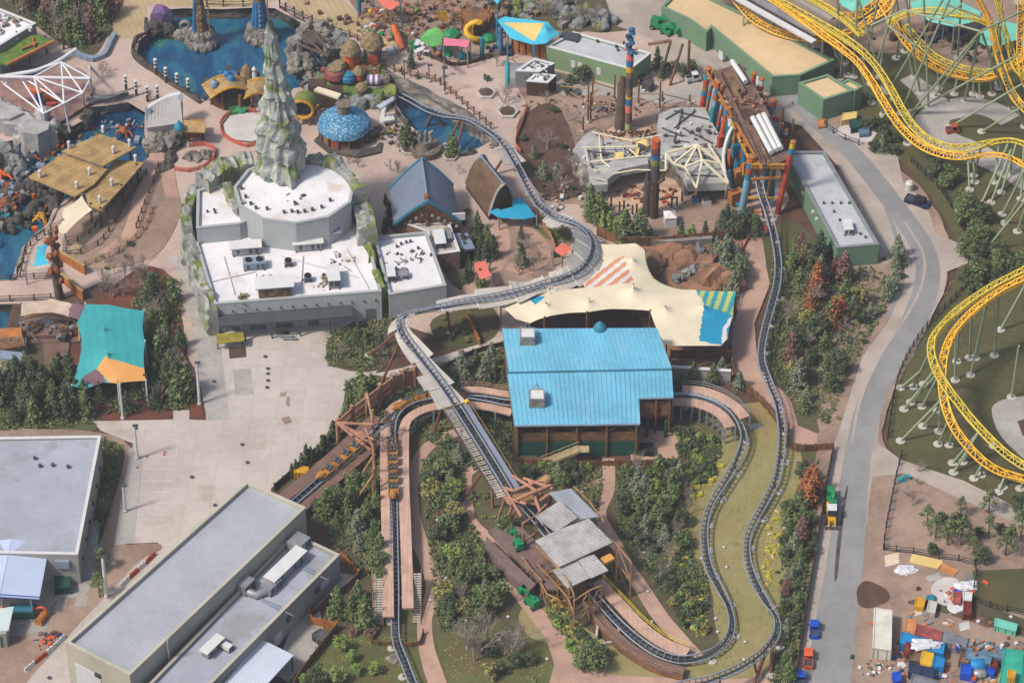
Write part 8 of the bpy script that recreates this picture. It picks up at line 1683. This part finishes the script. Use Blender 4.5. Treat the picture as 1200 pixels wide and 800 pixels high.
def crate(label,px,h,mat,kind='container',cat='container',ribs=6,z0=0,lid=None):
 """px: four ground-plan corners seen at the top height h"""
 q=[P(u,v,h+z0)for u,v in px];c=sum(q,Vector())/4;th=thing(kind,label,cat,(c.x,c.y,z0));mb=MB();mb.prism([Vector((p.x,p.y)).to_3d()for p in inset(q,.08)],z0+.1,z0+h-.12,Q_[mat])
 for i in range(4):
  a,b=q[i],q[(i+1)%4];n=max(2,int(ribs*(b-a).length/6))
  for k in range(n):f=(k+.5)/n;p=a.lerp(b,f);mb.box((p.x,p.y,z0+h*.5),(.14,.14,h-.3),math.atan2((b-a).y,(b-a).x),Q_[mat])
 mb.build('body',parent=th);mb=MB()
 for i in range(4):
  a,b=q[i],q[(i+1)%4]
  for z in(z0+h-.08,z0+.1):mb.beam((a.x,a.y,z),(b.x,b.y,z),.2,.2,Q_[lid or mat])
  mb.beam((a.x,a.y,z0+.1),(a.x,a.y,z0+h),.2,m=Q_[lid or mat])
 mb.build('frame',parent=th);i=min(range(4),key=lambda i:(q[i]-q[(i+1)%4]).length);a,b=q[i],q[(i+1)%4];mb=MB()
 for f in(.27,.73):p=a.lerp(b,f);mb.box((p.x,p.y,z0+h*.5),((b-a).length*.4,.3,h*.75),math.atan2((b-a).y,(b-a).x),Q_[mat])
 mb.build('door',parent=th);return th
M('dark_red',(140,52,46),.7,.6,.2);M('rust_red',(184,92,88),.8,.6,.2);M('sky_blue',(30,148,216),.6,.5,.12);M('box_orange',(226,152,92),.75,.6,.12);M('dusty_blue',(112,150,176),.75,.4,.15);M('plastic_sheet',(240,240,242),.4,.8,.05);M('steel_weathered',(146,150,158),.8,.4,.18);M('container_teal',(58,190,160),.65,.4,.1);M('trailer_white',(238,234,220),.6,.3,.08);M('royal',(28,92,216),.5,.5,.1);M('safety_orange',(240,110,60),.5,.5,.08);M('loader_yellow',(240,178,40),.5,.6,.12);M('tyre',(44,42,42),.9,1,.2);M('glass_dark',(50,62,74),.15,.5,.05);M('dumpster_green',(34,88,76),.6,.6,.15);M('olive_awning',(168,158,56),.8,.4,.15)
for lab,px,h,m in(('long white trailer standing alone beside the lower road',[(1025,712),(1045,715),(1044,761),(1023,758)],3,'trailer_white'),('sandy orange box at the upper left corner of the container yard',[(1062,724),(1074,727),(1071,742),(1060,738)],2.6,'box_orange'),('faded red container in the top row of the yard',[(1075,731),(1104,740),(1102,750),(1072,743)],2.6,'rust_red'),('weathered grey container right of the faded red one',[(1104.5,739),(1135,748),(1133,758),(1103,750.5)],2.5,'steel_weathered'),('pale blue-grey container row piled with scrap',[(1135.5,748),(1177,758),(1175,771),(1133,759)],2.5,'dusty_blue'),('long sky blue container with white sheets on top',[(1057,740),(1107,753),(1105,765),(1055,752)],2.4,'sky_blue'),('big teal container at the right edge of the yard',[(1178,759),(1200,763),(1196,806),(1171,801)],2.6,'container_teal'),('second teal container cut by the right edge',[(1200.5,763),(1222,767),(1218,810),(1197,806)],2.6,'container_teal'),('blue-grey container at the bottom edge of the yard',[(1070,789),(1101,798),(1098,812),(1066,803)],2.4,'steel_weathered'),('dusty blue container below the pale scrap row',[(1134,762),(1162,768),(1160,777),(1132,770)],2.3,'dusty_blue')):crate(lab,px,h,m)
for lab,px,h,m in(('bright yellow square bin in the middle of the yard',[(1081,762),(1094,765),(1091,779),(1079,776)],2,'yellow_paint'),('sky blue square bin right of the yellow bin',[(1095,768),(1107,771),(1105,781),(1093,779)],2,'sky_blue'),('navy skip, left of the joined navy pair',[(1066,776),(1080,780),(1078,790),(1065,786)],2,'navy'),('navy skip, right of the joined navy pair',[(1081,780),(1095,783),(1093,794),(1079,790)],2,'navy'),('brown crate stack left of the yellow bin',[(1068,762),(1080,764),(1078,775),(1066,772)],1.8,'dusty_brown'),('royal blue bin at the lower left corner of the yard',[(1046,788),(1055,786),(1056,796),(1047,798)],1.8,'royal'),('royal blue bin below the tan crate',[(1127,777),(1139,779),(1138,790),(1126,788)],1.9,'royal'),('tan crate beside the cylindrical blue tank',[(1127,763),(1137,765),(1135,776),(1124,773)],2,'dusty_brown'),('dark red bin right of the blue tank',[(1161,768),(1170,771),(1168,781),(1158,778)],1.9,'dark_red'),('dark red cabinet at the end of the mesh fence',[(1130,704),(1138,705),(1138,719),(1129,718)],1.9,'dark_red'),('grey-white crate above the dark red cabinet',[(1129,693),(1139,694),(1138,703),(1129,702)],1.8,'cap_white'),('pinkish crate left of the dark red cabinet',[(1118,693),(1126,694),(1125,706),(1118,705)],1.4,'rust_red'),('beige block stack on the white sand patch',[(1089,703),(1098,705),(1095,718),(1086,715)],1.6,'panel_beige'),('orange frame machine left of the white sand',[(1074,699),(1084,702),(1082,711),(1072,709)],1.5,'loader_yellow'),('small teal box on the white sand patch',[(1087,697),(1095,698),(1094,703),(1086,702)],1.2,'teal_paint'),('blue and white cart box by the grey tank',[(1156,781),(1166,784),(1164,790),(1155,787)],1.4,'royal'),('small orange bin below the blue bin',[(1137,786),(1144,788),(1143,794),(1136,792)],1.3,'safety_orange'),('yellow machine box on the teal container',[(1182,784),(1190,786),(1189,794),(1181,792)],1.3,'loader_yellow')):crate(lab,px,h,m,'storage_box','box',8,2.6 if 'on the teal' in lab else 0)
crate('teal-lidded flat trailer near the right edge fence',[(1167,724),(1192,731),(1190,739),(1166,732)],1.7,'teal_canopy','flat_trailer','trailer')
crate('green dumpster at the corner of the left grey building',[(64,674),(81,673),(82,687),(64,688)],2.0,'dumpster_green','dumpster','dumpster')
crate('grey dumpster in the fenced court beside the grey wing',[(366,742),(376,736),(385,743),(375,750)],1.9,'slate_dark','dumpster','dumpster')
crate('yellow slatted dumpster at the end of the cypress row',[(345,545),(361,547),(361,554),(345,553)],1.8,'loader_yellow','dumpster','dumpster')
crate('black generator box, front one of the two by the green building',[(757,92),(766,96),(762,101),(753,97)],1.6,'slate_dark','generator','generator');crate('black generator box, back one of the two by the green building',[(752,86),(761,89),(758,93),(748,90)],1.6,'slate_dark','generator','generator')
crate('dark electric cabinet beside the green grey-roofed building',[(963,281),(973,281),(975,293),(966,294)],1.8,'dumpster_green','cabinet','cabinet');crate('black steel cabinet on the station patio',[(750,519),(765,519),(765,529),(750,529)],1.5,'black','cabinet','cabinet')
crate('pale yellow generator on the pad beside the upper road',[(988,133),(1004,131),(1003,138),(986,141)],1.8,'yellow_cloth','generator','generator');crate('dark green tank box on the pad beside the upper road',[(996,141),(1008,140),(1008,148),(998,150)],1.8,'dumpster_green','generator','generator');crate('light blue box on the pad beside the upper road',[(1006,149),(1018,148),(1018,156),(1008,157)],1.3,'dusty_blue','storage_box','box')
crate('timber crate beside the lamp posts on the upper road',[(958,141),(967,139),(967,147),(959,148)],1,'box_orange','storage_box','box')
for lab,px,m in(('folded white roofing sheet with scrap on the sky blue container',(1083,755),'plastic_sheet'),('heap of crumpled white plastic near the timber stack',(1062,668),'plastic_sheet'),('white bags stacked by the mesh fence corner',(1133,687),'plastic_sheet'),('white wrapped pallet right of the white sand',(1121,713),'plastic_sheet')):
 c=P(*px,2.5 if 'sky blue' in lab else.3);mb=MB();mb.blob(c,(2.6 if 'sky' in lab else 1.9,1.2,.6),Q_[m],3,.35,2.0);mb.build('plastic_sheet',label=lab,cat='sheet')
for lab,a,b,m,n in(('stack of yellow timber planks behind the container yard',(1067,656),(1103,664),'yellow_cloth',5),('orange-brown plank stack right of the yellow planks',(1102,664),(1121,673),'box_orange',4),('long brown planks beside the trench',(1128,720),(1161,733),'dusty_brown',4)):
 th=thing('plank_stack',lab,'planks',tuple(P(*a)));p,q=P(*a),P(*b);nn=Vector((-(q-p).y,(q-p).x,0)).normalized()
 for k in range(n):mb=MB();mb.beam(p+nn*(k*.42-.8)+Vector((0,0,.3)),q+nn*(k*.42-.8)+Vector((0,0,.3)),.38,.4,Q_[m]);mb.build('plank',parent=th)
for lab,px,s,m in(('pale timber pallet on the dirt near the fence corner',(1045,657),2.6,'cream_cloth'),('grey pallet of pipes left of the beige blocks',(1077,717),1.8,'cap_white'),('grey pallet in the dirt above the scrap row',(1130,735),1.8,'cap_white'),('grey pallet near the mesh fence top',(1136,679),1.6,'steel_weathered')):
 th=thing('pallet',lab,'pallet',tuple(P(*px)));c=P(*px);mb=MB()
 for k in range(5):mb.box(c+Vector((0,-s*.4+k*s*.2,.35)),(s,s*.15,.08),.35,Q_[m])
 mb.build('slats',parent=th);mb=MB();[mb.box(c+Vector((x,0,.17)),(.12,s*.9,.3),.35,Q_[m])for x in(-s*.35,0,s*.35)];mb.build('runners',parent=th)
for lab,px,r,L_,m in(('sky blue cylindrical tank in the container yard',(1146,779),1.1,2.6,'sky_blue'),('grey cylindrical tank below the blue tank',(1148,789),.8,2.2,'metal_grey'),('round dark red tank left of the white sheets',(1064,761),1.3,1.4,'dark_red')):
 th=thing('tank',lab,'tank',tuple(P(*px)));c=P(*px,r+.2);mb=MB();mb.tube([c-Vector((L_/2,0,0)),c-Vector((L_/2-.3,0,0)),c+Vector((L_/2-.3,0,0)),c+Vector((L_/2,0,0))],[r*.6,r,r,r*.6],Q_[m],14);mb.build('shell',parent=th);mb=MB();[mb.box(c+Vector((x,0,-r*.8)),(.25,r*1.4,r*.9),0,Q_['metal_dark'])for x in(-L_*.3,L_*.3)];mb.build('cradle',parent=th)
clutter('scrap_heap','colourful scrap on the dirt left of the container yard',(1031,784),.1,(2.0,.9),50,['safety_orange','dumpster_green','plastic_sheet','dusty_brown'],.45,cat='scrap')
for lab,px,sp,n in(('small scrap between the trailer and the red tank',(1052,770),(1.2,2),44),('scrap piled on the pale blue-grey container row',(1158,757),(2.6,.8),40),('scrap below the navy skips',(1102,790),(1.6,1.4),60),('litter beside the teal container',(1163,795),(1.6,1.2),40),('scrap among the boxes on the white sand',(1110,700),(3,1.6),50),('litter near the brown planks',(1110,728),(6,1.4),40)):clutter('scrap_heap',lab,px,2.5 if 'piled on' in lab else.1,sp,n,['dark_timber','dusty_brown','plastic_sheet','metal_grey','safety_orange','royal','box_orange'],.5,cat='scrap')
def wheels(th,at,xs,ys,r,wd=.3):
 for x in xs:
  for y in ys:
   a=at(x,y-wd/2*(1 if y>0 else-1),r);b=at(x,y+wd/2*(1 if y>0 else-1),r);mb=MB();mb.tube([a,b],r,Q_['tyre'],12);o=mb.build('wheel',parent=th);mb=MB();e=(b-a).normalized();mb.tube([b-e*.02,b+e*.03],r*.5,Q_['metal_grey'],8);mb.build('rim',parent=o)
def cart(label,px,rz,m,L_=3.2,wd=1.5,roof=None,kind='utility_cart',h=1.9):
 c=P(*px);th=thing(kind,label,'cart' if 'cart' in kind else 'truck',tuple(c));mt=Matrix.Rotation(rz,3,'Z');at=lambda x,y,z:c+mt@Vector((x,y,z))
 mb=MB();mb.box(at(0,0,.62),(L_,wd*.92,.45),rz,Q_[m]);mb.box(at(L_*.38,0,.95),(L_*.22,wd*.86,.35),rz,Q_[m]);mb.build('body',parent=th)
 mb=MB();mb.box(at(-L_*.28,0,.95),(L_*.4,wd*.85,.12),rz,Q_['metal_dark'])
 for y in(-1,1):mb.box(at(-L_*.28,y*wd*.44,1.1),(L_*.42,.08,.35),rz,Q_[m])
 mb.box(at(-L_*.49,0,1.1),(.08,wd*.85,.35),rz,Q_[m]);mb.build('cargo_bed',parent=th)
 mb=MB();mb.box(at(.12*L_,0,.98),(.5,wd*.8,.35),rz,Q_['black']);mb.box(at(.03*L_,0,1.3),(.12,wd*.8,.5),rz,Q_['black']);mb.build('seat',parent=th)
 mb=MB();mb.box(at(.1*L_,0,h),(L_*.42,wd*.9,.1),rz,Q_[roof or m]);mb.build('roof',parent=th)
 mb=MB();mb.box(at(.29*L_,0,h*.72),(.06,wd*.8,h*.42),rz,Q_['glass_dark']);mb.build('windscreen',parent=th)
 for x in(-.1,.3):
  for y in(-.42,.42):mb=MB();mb.beam(at(x*L_,y*wd,.8),at(x*L_,y*wd,h),.08,m=Q_['metal_dark']);mb.build('roof_post',parent=th)
 for y in(-.3,.3):mb=MB();mb.box(at(L_*.5,y*wd,.8),(.06,.25,.16),rz,Q_['white_paint']);mb.build('headlight',parent=th)
 wheels(th,at,(-L_*.32,L_*.34),(-wd*.45,wd*.45),.34);return th
cart('blue utility cart driving on the lower road',(954,741),1.5,'royal',3.8,1.6);cart('red-orange utility cart with long bed on the lower road',(947,775),1.53,'safety_orange',4.4,1.6);cart('blue cart at the bottom edge of the lower road',(938,800),1.55,'royal',3.4,1.6)
cart('dark pickup parked on the dirt verge by the road bend',(1075,240),-.5,'navy',4.8,2.0,'black','pickup_truck',1.7)
cart('white buggy by the rope pole ring near the building',(812,95),.3,'white_paint',3,1.5);cart('small red cart on the grass island of the round path',(1116,156),.2,'red_paint',2.6,1.4)
def loader(label,px,rz):
 c=P(*px);th=thing('wheel_loader',label,'loader',tuple(c));mt=Matrix.Rotation(rz,3,'Z');at=lambda x,y,z:c+mt@Vector((x,y,z))
 mb=MB();mb.box(at(-1.1,0,1.35),(2.6,1.7,1.1),rz,Q_['loader_yellow']);mb.box(at(1.0,0,1.1),(1.6,1.3,.7),rz,Q_['loader_yellow']);mb.build('body',parent=th)
 mb=MB();mb.box(at(.2,0,2.3),(1.4,1.4,1.4),rz,Q_['glass_dark']);mb.box(at(.2,0,3.05),(1.6,1.6,.14),rz,Q_['white_paint']);mb.build('cab',parent=th)
 for y in(-.55,.55):mb=MB();mb.beam(at(1.2,y,1.5),at(3.0,y,.6),.22,.34,Q_['loader_yellow']);mb.build('arm',parent=th)
 mb=MB();mb.box(at(3.3,0,.3),(.9,2.3,.12),rz,Q_['metal_dark']);mb.box(at(2.95,0,.65),(.12,2.3,.8),rz,Q_['metal_dark']);mb.build('bucket',parent=th)
 wheels(th,at,(-1.4,1.3),(-.95,.95),.72,.45)
loader('yellow wheel loader with white cab roof parked by the lower road fence',(974,608),-1.6)
def lift(label,px,rz,m='tarp_green',z=0,s=1.0,cat='machine'):
 c=P(*px,z);th=thing('boom_lift',label,cat,tuple(c));mt=Matrix.Rotation(rz,3,'Z');at=lambda x,y,q:c+(mt@Vector((x,y,q)))*s
 mb=MB();mb.box(at(0,0,.8),(2.2*s,1.3*s,.6*s),rz,Q_[m]);mb.box(at(-.5,0,1.4),(1.2*s,1.1*s,.8*s),rz,Q_[m]);mb.build('chassis',parent=th)
 mb=MB();mb.beam(at(-.5,0,1.8),at(1.7,.2,2.0),.4*s,m=Q_[m]);mb.beam(at(1.7,.2,2.0),at(.4,.4,2.5),.34*s,m=Q_[m]);mb.build('boom',parent=th)
 mb=MB();mb.box(at(2.2,.2,1.6),(.8*s,1.1*s,.8*s),rz,Q_[m]);mb.build('basket',parent=th);wheels(th,at,(-.8,.8),(-.65,.65),.34*s,.25)
lift('green boom lift parked on the brick path below the timber tower',(624,710),2.2,s=1.2);lift('green boom lift on the grey platform of the timber tower',(608,641),1.9,z=3.0,s=1.0);lift('teal lift parked in front of the yellow loader',(973,586),-1.6,'tarp_green',s=1.2);lift('green folded lift by the top end of the long green building',(772,34),-.4,s=1.4);lift('second green lift beside the end of the long green building',(781,40),-.6,s=1.0);lift('teal-clad lift hidden in the dirt by the fence near the racing loop',(1057,565),.3,'teal_stripe',s=.6)
th=thing('ride_cart_vehicle','dark teal sweeper machine with orange hoops under the left awning','machine',tuple(P(28,722)));c=P(28,722);mb=MB();mb.box(c+Vector((0,0,1.2)),(4.4,2.2,1.5),0,Q_['dumpster_green']);mb.box(c+Vector((0,0,2.05)),(3.6,1.8,.3),0,Q_['teal_trim']);mb.build('body',parent=th)
for x in(-3.0,3.0):mb=MB();mb.tube([c+Vector((x+math.cos(k*.628)*.9,-.2,1.5+math.sin(k*.628)*1.0))for k in range(11)],.25,Q_['safety_orange'],6,False);mb.build('hoop',parent=th)
mb=MB();mb.box(c+Vector((0,-1.3,.4)),(5,.3,.25),0,Q_['metal_grey']);mb.build('bumper',parent=th);wheels(th,lambda x,y,z:c+Vector((x,y,z)),(-1.4,1.4),(-1.1,1.1),.45)
mb=MB();q=P(49,724,.7);mb.tube([q-Vector((.5,1.2,0)),q+Vector((.5,1.2,0))],.75,Q_['ochre_paint'],12);mb.build('cable_drum',label='tan cable drum lying beside the sweeper under the awning',cat='drum')
def jersey(label,a,b,m):
 p,q=P(*a),P(*b);th=thing('water_barrier',label,'barrier',tuple((p+q)/2),'red and white water-filled barriers');t=(q-p).normalized();n=Vector((-t.y,t.x,0));mb=MB();prof=[(-.32,0),(-.32,.25),(-.14,.5),(-.11,1.0),(.11,1.0),(.14,.5),(.32,.25),(.32,0)]
 A=[p+t*.08+n*x+Vector((0,0,z))for x,z in prof];B=[q-t*.08+n*x+Vector((0,0,z))for x,z in prof];mb.raw(A+B,[(i,i+1,9+i,8+i)for i in range(7)]+[tuple(range(8)),tuple(reversed(range(8,16)))],Q_[m]);mb.build('body',parent=th)
 for f in(.3,.7):mb=MB();mb.lathe(p.lerp(q,f)+Vector((0,0,1.0)),[(.08,0),(.08,.07)],Q_['metal_dark'],8);mb.build('cap',parent=th)
for i,(a,b,m)in enumerate((((141,689),(152,678),'white_paint'),((152,678),(162,669),'red_paint'),((162,669),(171,661),'white_paint'),((171,661),(182,650),'red_paint'))):jersey('%s barrier beside the long warehouse wall, %s'%('white' if 'white' in m else 'red',nth(i,4)),a,b,m)
for i,(a,b,m)in enumerate((((29,788),(41,778),'white_paint'),((41,778),(55,767),'red_paint'),((55,767),(66,757),'white_paint'),((66,757),(76,747),'white_paint'))):jersey('%s barrier at the lower left driveway, %s'%('white' if 'white' in m else 'red',nth(i,4)),a,b,m)
for i,(u,v)in enumerate(((172,536),(192,534),(193,531),(161,549),(54,748),(58,745),(46,758),(50,752),(47,762),(61,744),(100,741))):
 th=thing('traffic_cone','small orange traffic cone %s, %s'%(('in the service yard',nth(i,4,'in the row'))if i<4 else('near the lower left barriers',nth(i-4,7,'in the scatter'))),'cone',tuple(P(u,v)));c=P(u,v);mb=MB();mb.lathe(c,[(.22,.05),(.05,.75)],Q_['safety_orange'],8);mb.build('cone',parent=th);mb=MB();mb.box(c+Vector((0,0,.03)),(.5,.5,.06),0,Q_['black']);mb.build('base',parent=th)
clutter('scrap_heap','dark equipment bits in the dirt behind the lower left barriers',(58,748),.1,(1.2,.8),30,['navy','metal_dark','safety_orange','rock'],.5,cat='scrap')
mb=MB();poly_roof(mb,[P(253,391,2.6),P(285,389,2.6),P(286,399,2.2),P(254,402,2.2)],Q_['olive_awning'],.2)
for u,v in((255,414),(284,411)):q=P(u,v);mb.box((q.x,q.y+1,1.1),(.2,.2,2.2),0,Q_['metal_dark'])
mb.build('awning',label='olive yellow awning roof at the left end of the service canopy',cat='awning')
for i,(u,v)in enumerate(((331,392),(336,396),(341,392),(340,399))):th=thing('bench','grey bench stacked in front of the service canopy, %s'%nth(i,4),'bench',tuple(P(u,v)));c=P(u,v);mb=MB();mb.box(c+Vector((0,0,.5)),(2.6,.5,.1),0,Q_['metal_grey']);mb.build('seat',parent=th);[(lambda m_:(m_.box(c+Vector((x,0,.24)),(.1,.45,.46),0,Q_['metal_dark']),m_.build('leg',parent=th)))(MB())for x in(-1,1)]
vb=thing('valve_box','small white valve box set in the garden ground','valve box',(0,0,0),'white valve boxes in the garden');mb=MB();mb.box((0,0,.12),(.5,.4,.24),0,Q_['footing']);mb.build('box',parent=vb);mb=MB();mb.box((0,0,.26),(.42,.32,.05),0,Q_['cap_white']);mb.build('lid',parent=vb)
rr=random.Random(8)
for q in scatter([(500,560),(560,690),(660,760),(700,720),(740,640),(860,640),(920,560),(925,700),(890,780),(560,790),(500,700)],46,18,40):place(vb,USED,P(*q)+Vector((0,0,.3)),rr.uniform(0,3))
mh=thing('manhole_cover','dark round manhole cover in the service yard concrete','manhole',(0,0,0),'manhole covers in the service yard');mb=MB();mb.lathe((0,0,0),[(.36,0),(.36,.05),(.28,.06)],Q_['metal_dark'],14,smooth=False);mb.build('cover',parent=mh)
for q in((284,522),(290,543),(252,593),(251,448),(311,419),(314,433),(314,439),(314,447),(58,795),(159,503),(225,560),(313,455)):place(mh,USED,P(*q)+Vector((0,0,.3)))
def person(label,px,shirt,turn):
 o0=P(*px);th=thing('person',label,'person',tuple(o0));V=[(0,0,.95),(0,0,1.2),(0,0,1.42),(0,.01,1.55),(0,.02,1.68),(-.11,0,.9),(-.13,.05,.5),(-.14,.0,.08),(-.14,.14,.05),(.11,0,.9),(.13,.12,.5),(.15,-.05,.08),(.15,.09,.05),(-.2,0,1.4),(-.27,.02,1.12),(-.25,.16,.9),(.2,0,1.4),(.27,-.02,1.12),(.26,.1,.88)]
 E=[(0,1),(1,2),(2,3),(3,4),(0,5),(5,6),(6,7),(7,8),(0,9),(9,10),(10,11),(11,12),(2,13),(13,14),(14,15),(2,16),(16,17),(17,18)];rad=[.16,.15,.15,.06,.11,.1,.07,.05,.045,.1,.07,.05,.045,.065,.05,.04,.065,.05,.04]
 me=bpy.data.meshes.new('body');me.from_pydata(V,E,[]);me.materials.append(Q_[shirt]);b=bpy.data.objects.new('body',me);COL.objects.link(b);b.parent=th;b.modifiers.new('skin','SKIN')
 for i,r in enumerate(rad):me.skin_vertices[0].data[i].radius=(r,r)
 me.skin_vertices[0].data[0].use_root=True;s2=b.modifiers.new('sub','SUBSURF');s2.levels=s2.render_levels=1;b.rotation_euler.z=turn
 mb=MB();mb.lathe(o0+Vector((0,0,1.68)),[(.13,0),(.13,.06),(.03,.12)],Q_['white_paint'],10);mb.build('hard_hat',parent=th)
person('worker in dark clothes and white hard hat, left of the two by the tallest totem',(706,132),'navy',2.6)
person('worker in dark red clothes, right of the two by the tallest totem',(711,133),'dark_red',-.6)
for lab,px,r in(('square stone tree planter in the middle of the upper plaza',(570,110),2.0),('round kerbed tree planter at the right of the upper plaza',(595,132),2.2),('stone planter beside the fountain by the second pond',(480,176),2.0),('stone kerbed planter by the second pond corner',(528,184),1.6)):
 th=thing('tree_planter',lab,'planter',tuple(P(*px)));mb=MB();mb.lathe(P(*px),[(r,0),(r,.55),(r*.85,.6),(r*.84,.4)],Q_['footing'],6,smooth=False);mb.build('kerb',parent=th);mb=MB();mb.lathe(P(*px,0),[(r*.85,.38),(.1,.5)],Q_['mulch'],8);mb.build('soil',parent=th)
th=thing('white_tank','upright white cylindrical tank on the verge near the dark pickup','tank',tuple(P(1065,224)));mb=MB();mb.lathe(P(1065,224),[(.8,0),(.8,2.0),(.5,2.35),(.05,2.4)],Q_['trailer_white'],14);mb.build('shell',parent=th);mb=MB();mb.lathe(P(1065,224),[(1.1,0),(1.1,.15)],Q_['footing'],12);mb.build('base',parent=th)
mb=MB();mb.box((0,340,228),(2400,2300,464));hz=mb.build('haze',kind='stuff');hm=bpy.data.materials.new('haze_air');hm.use_nodes=True;t=hm.node_tree;t.nodes.clear()
pv=t.nodes.new('ShaderNodeVolumePrincipled');pv.inputs['Color'].default_value=(.86,.9,.96,1);pv.inputs['Density'].default_value=.00011;pv.inputs['Anisotropy'].default_value=.2
om=t.nodes.new('ShaderNodeOutputMaterial');t.links.new(pv.outputs[0],om.inputs['Volume']);hz.data.materials.append(hm)
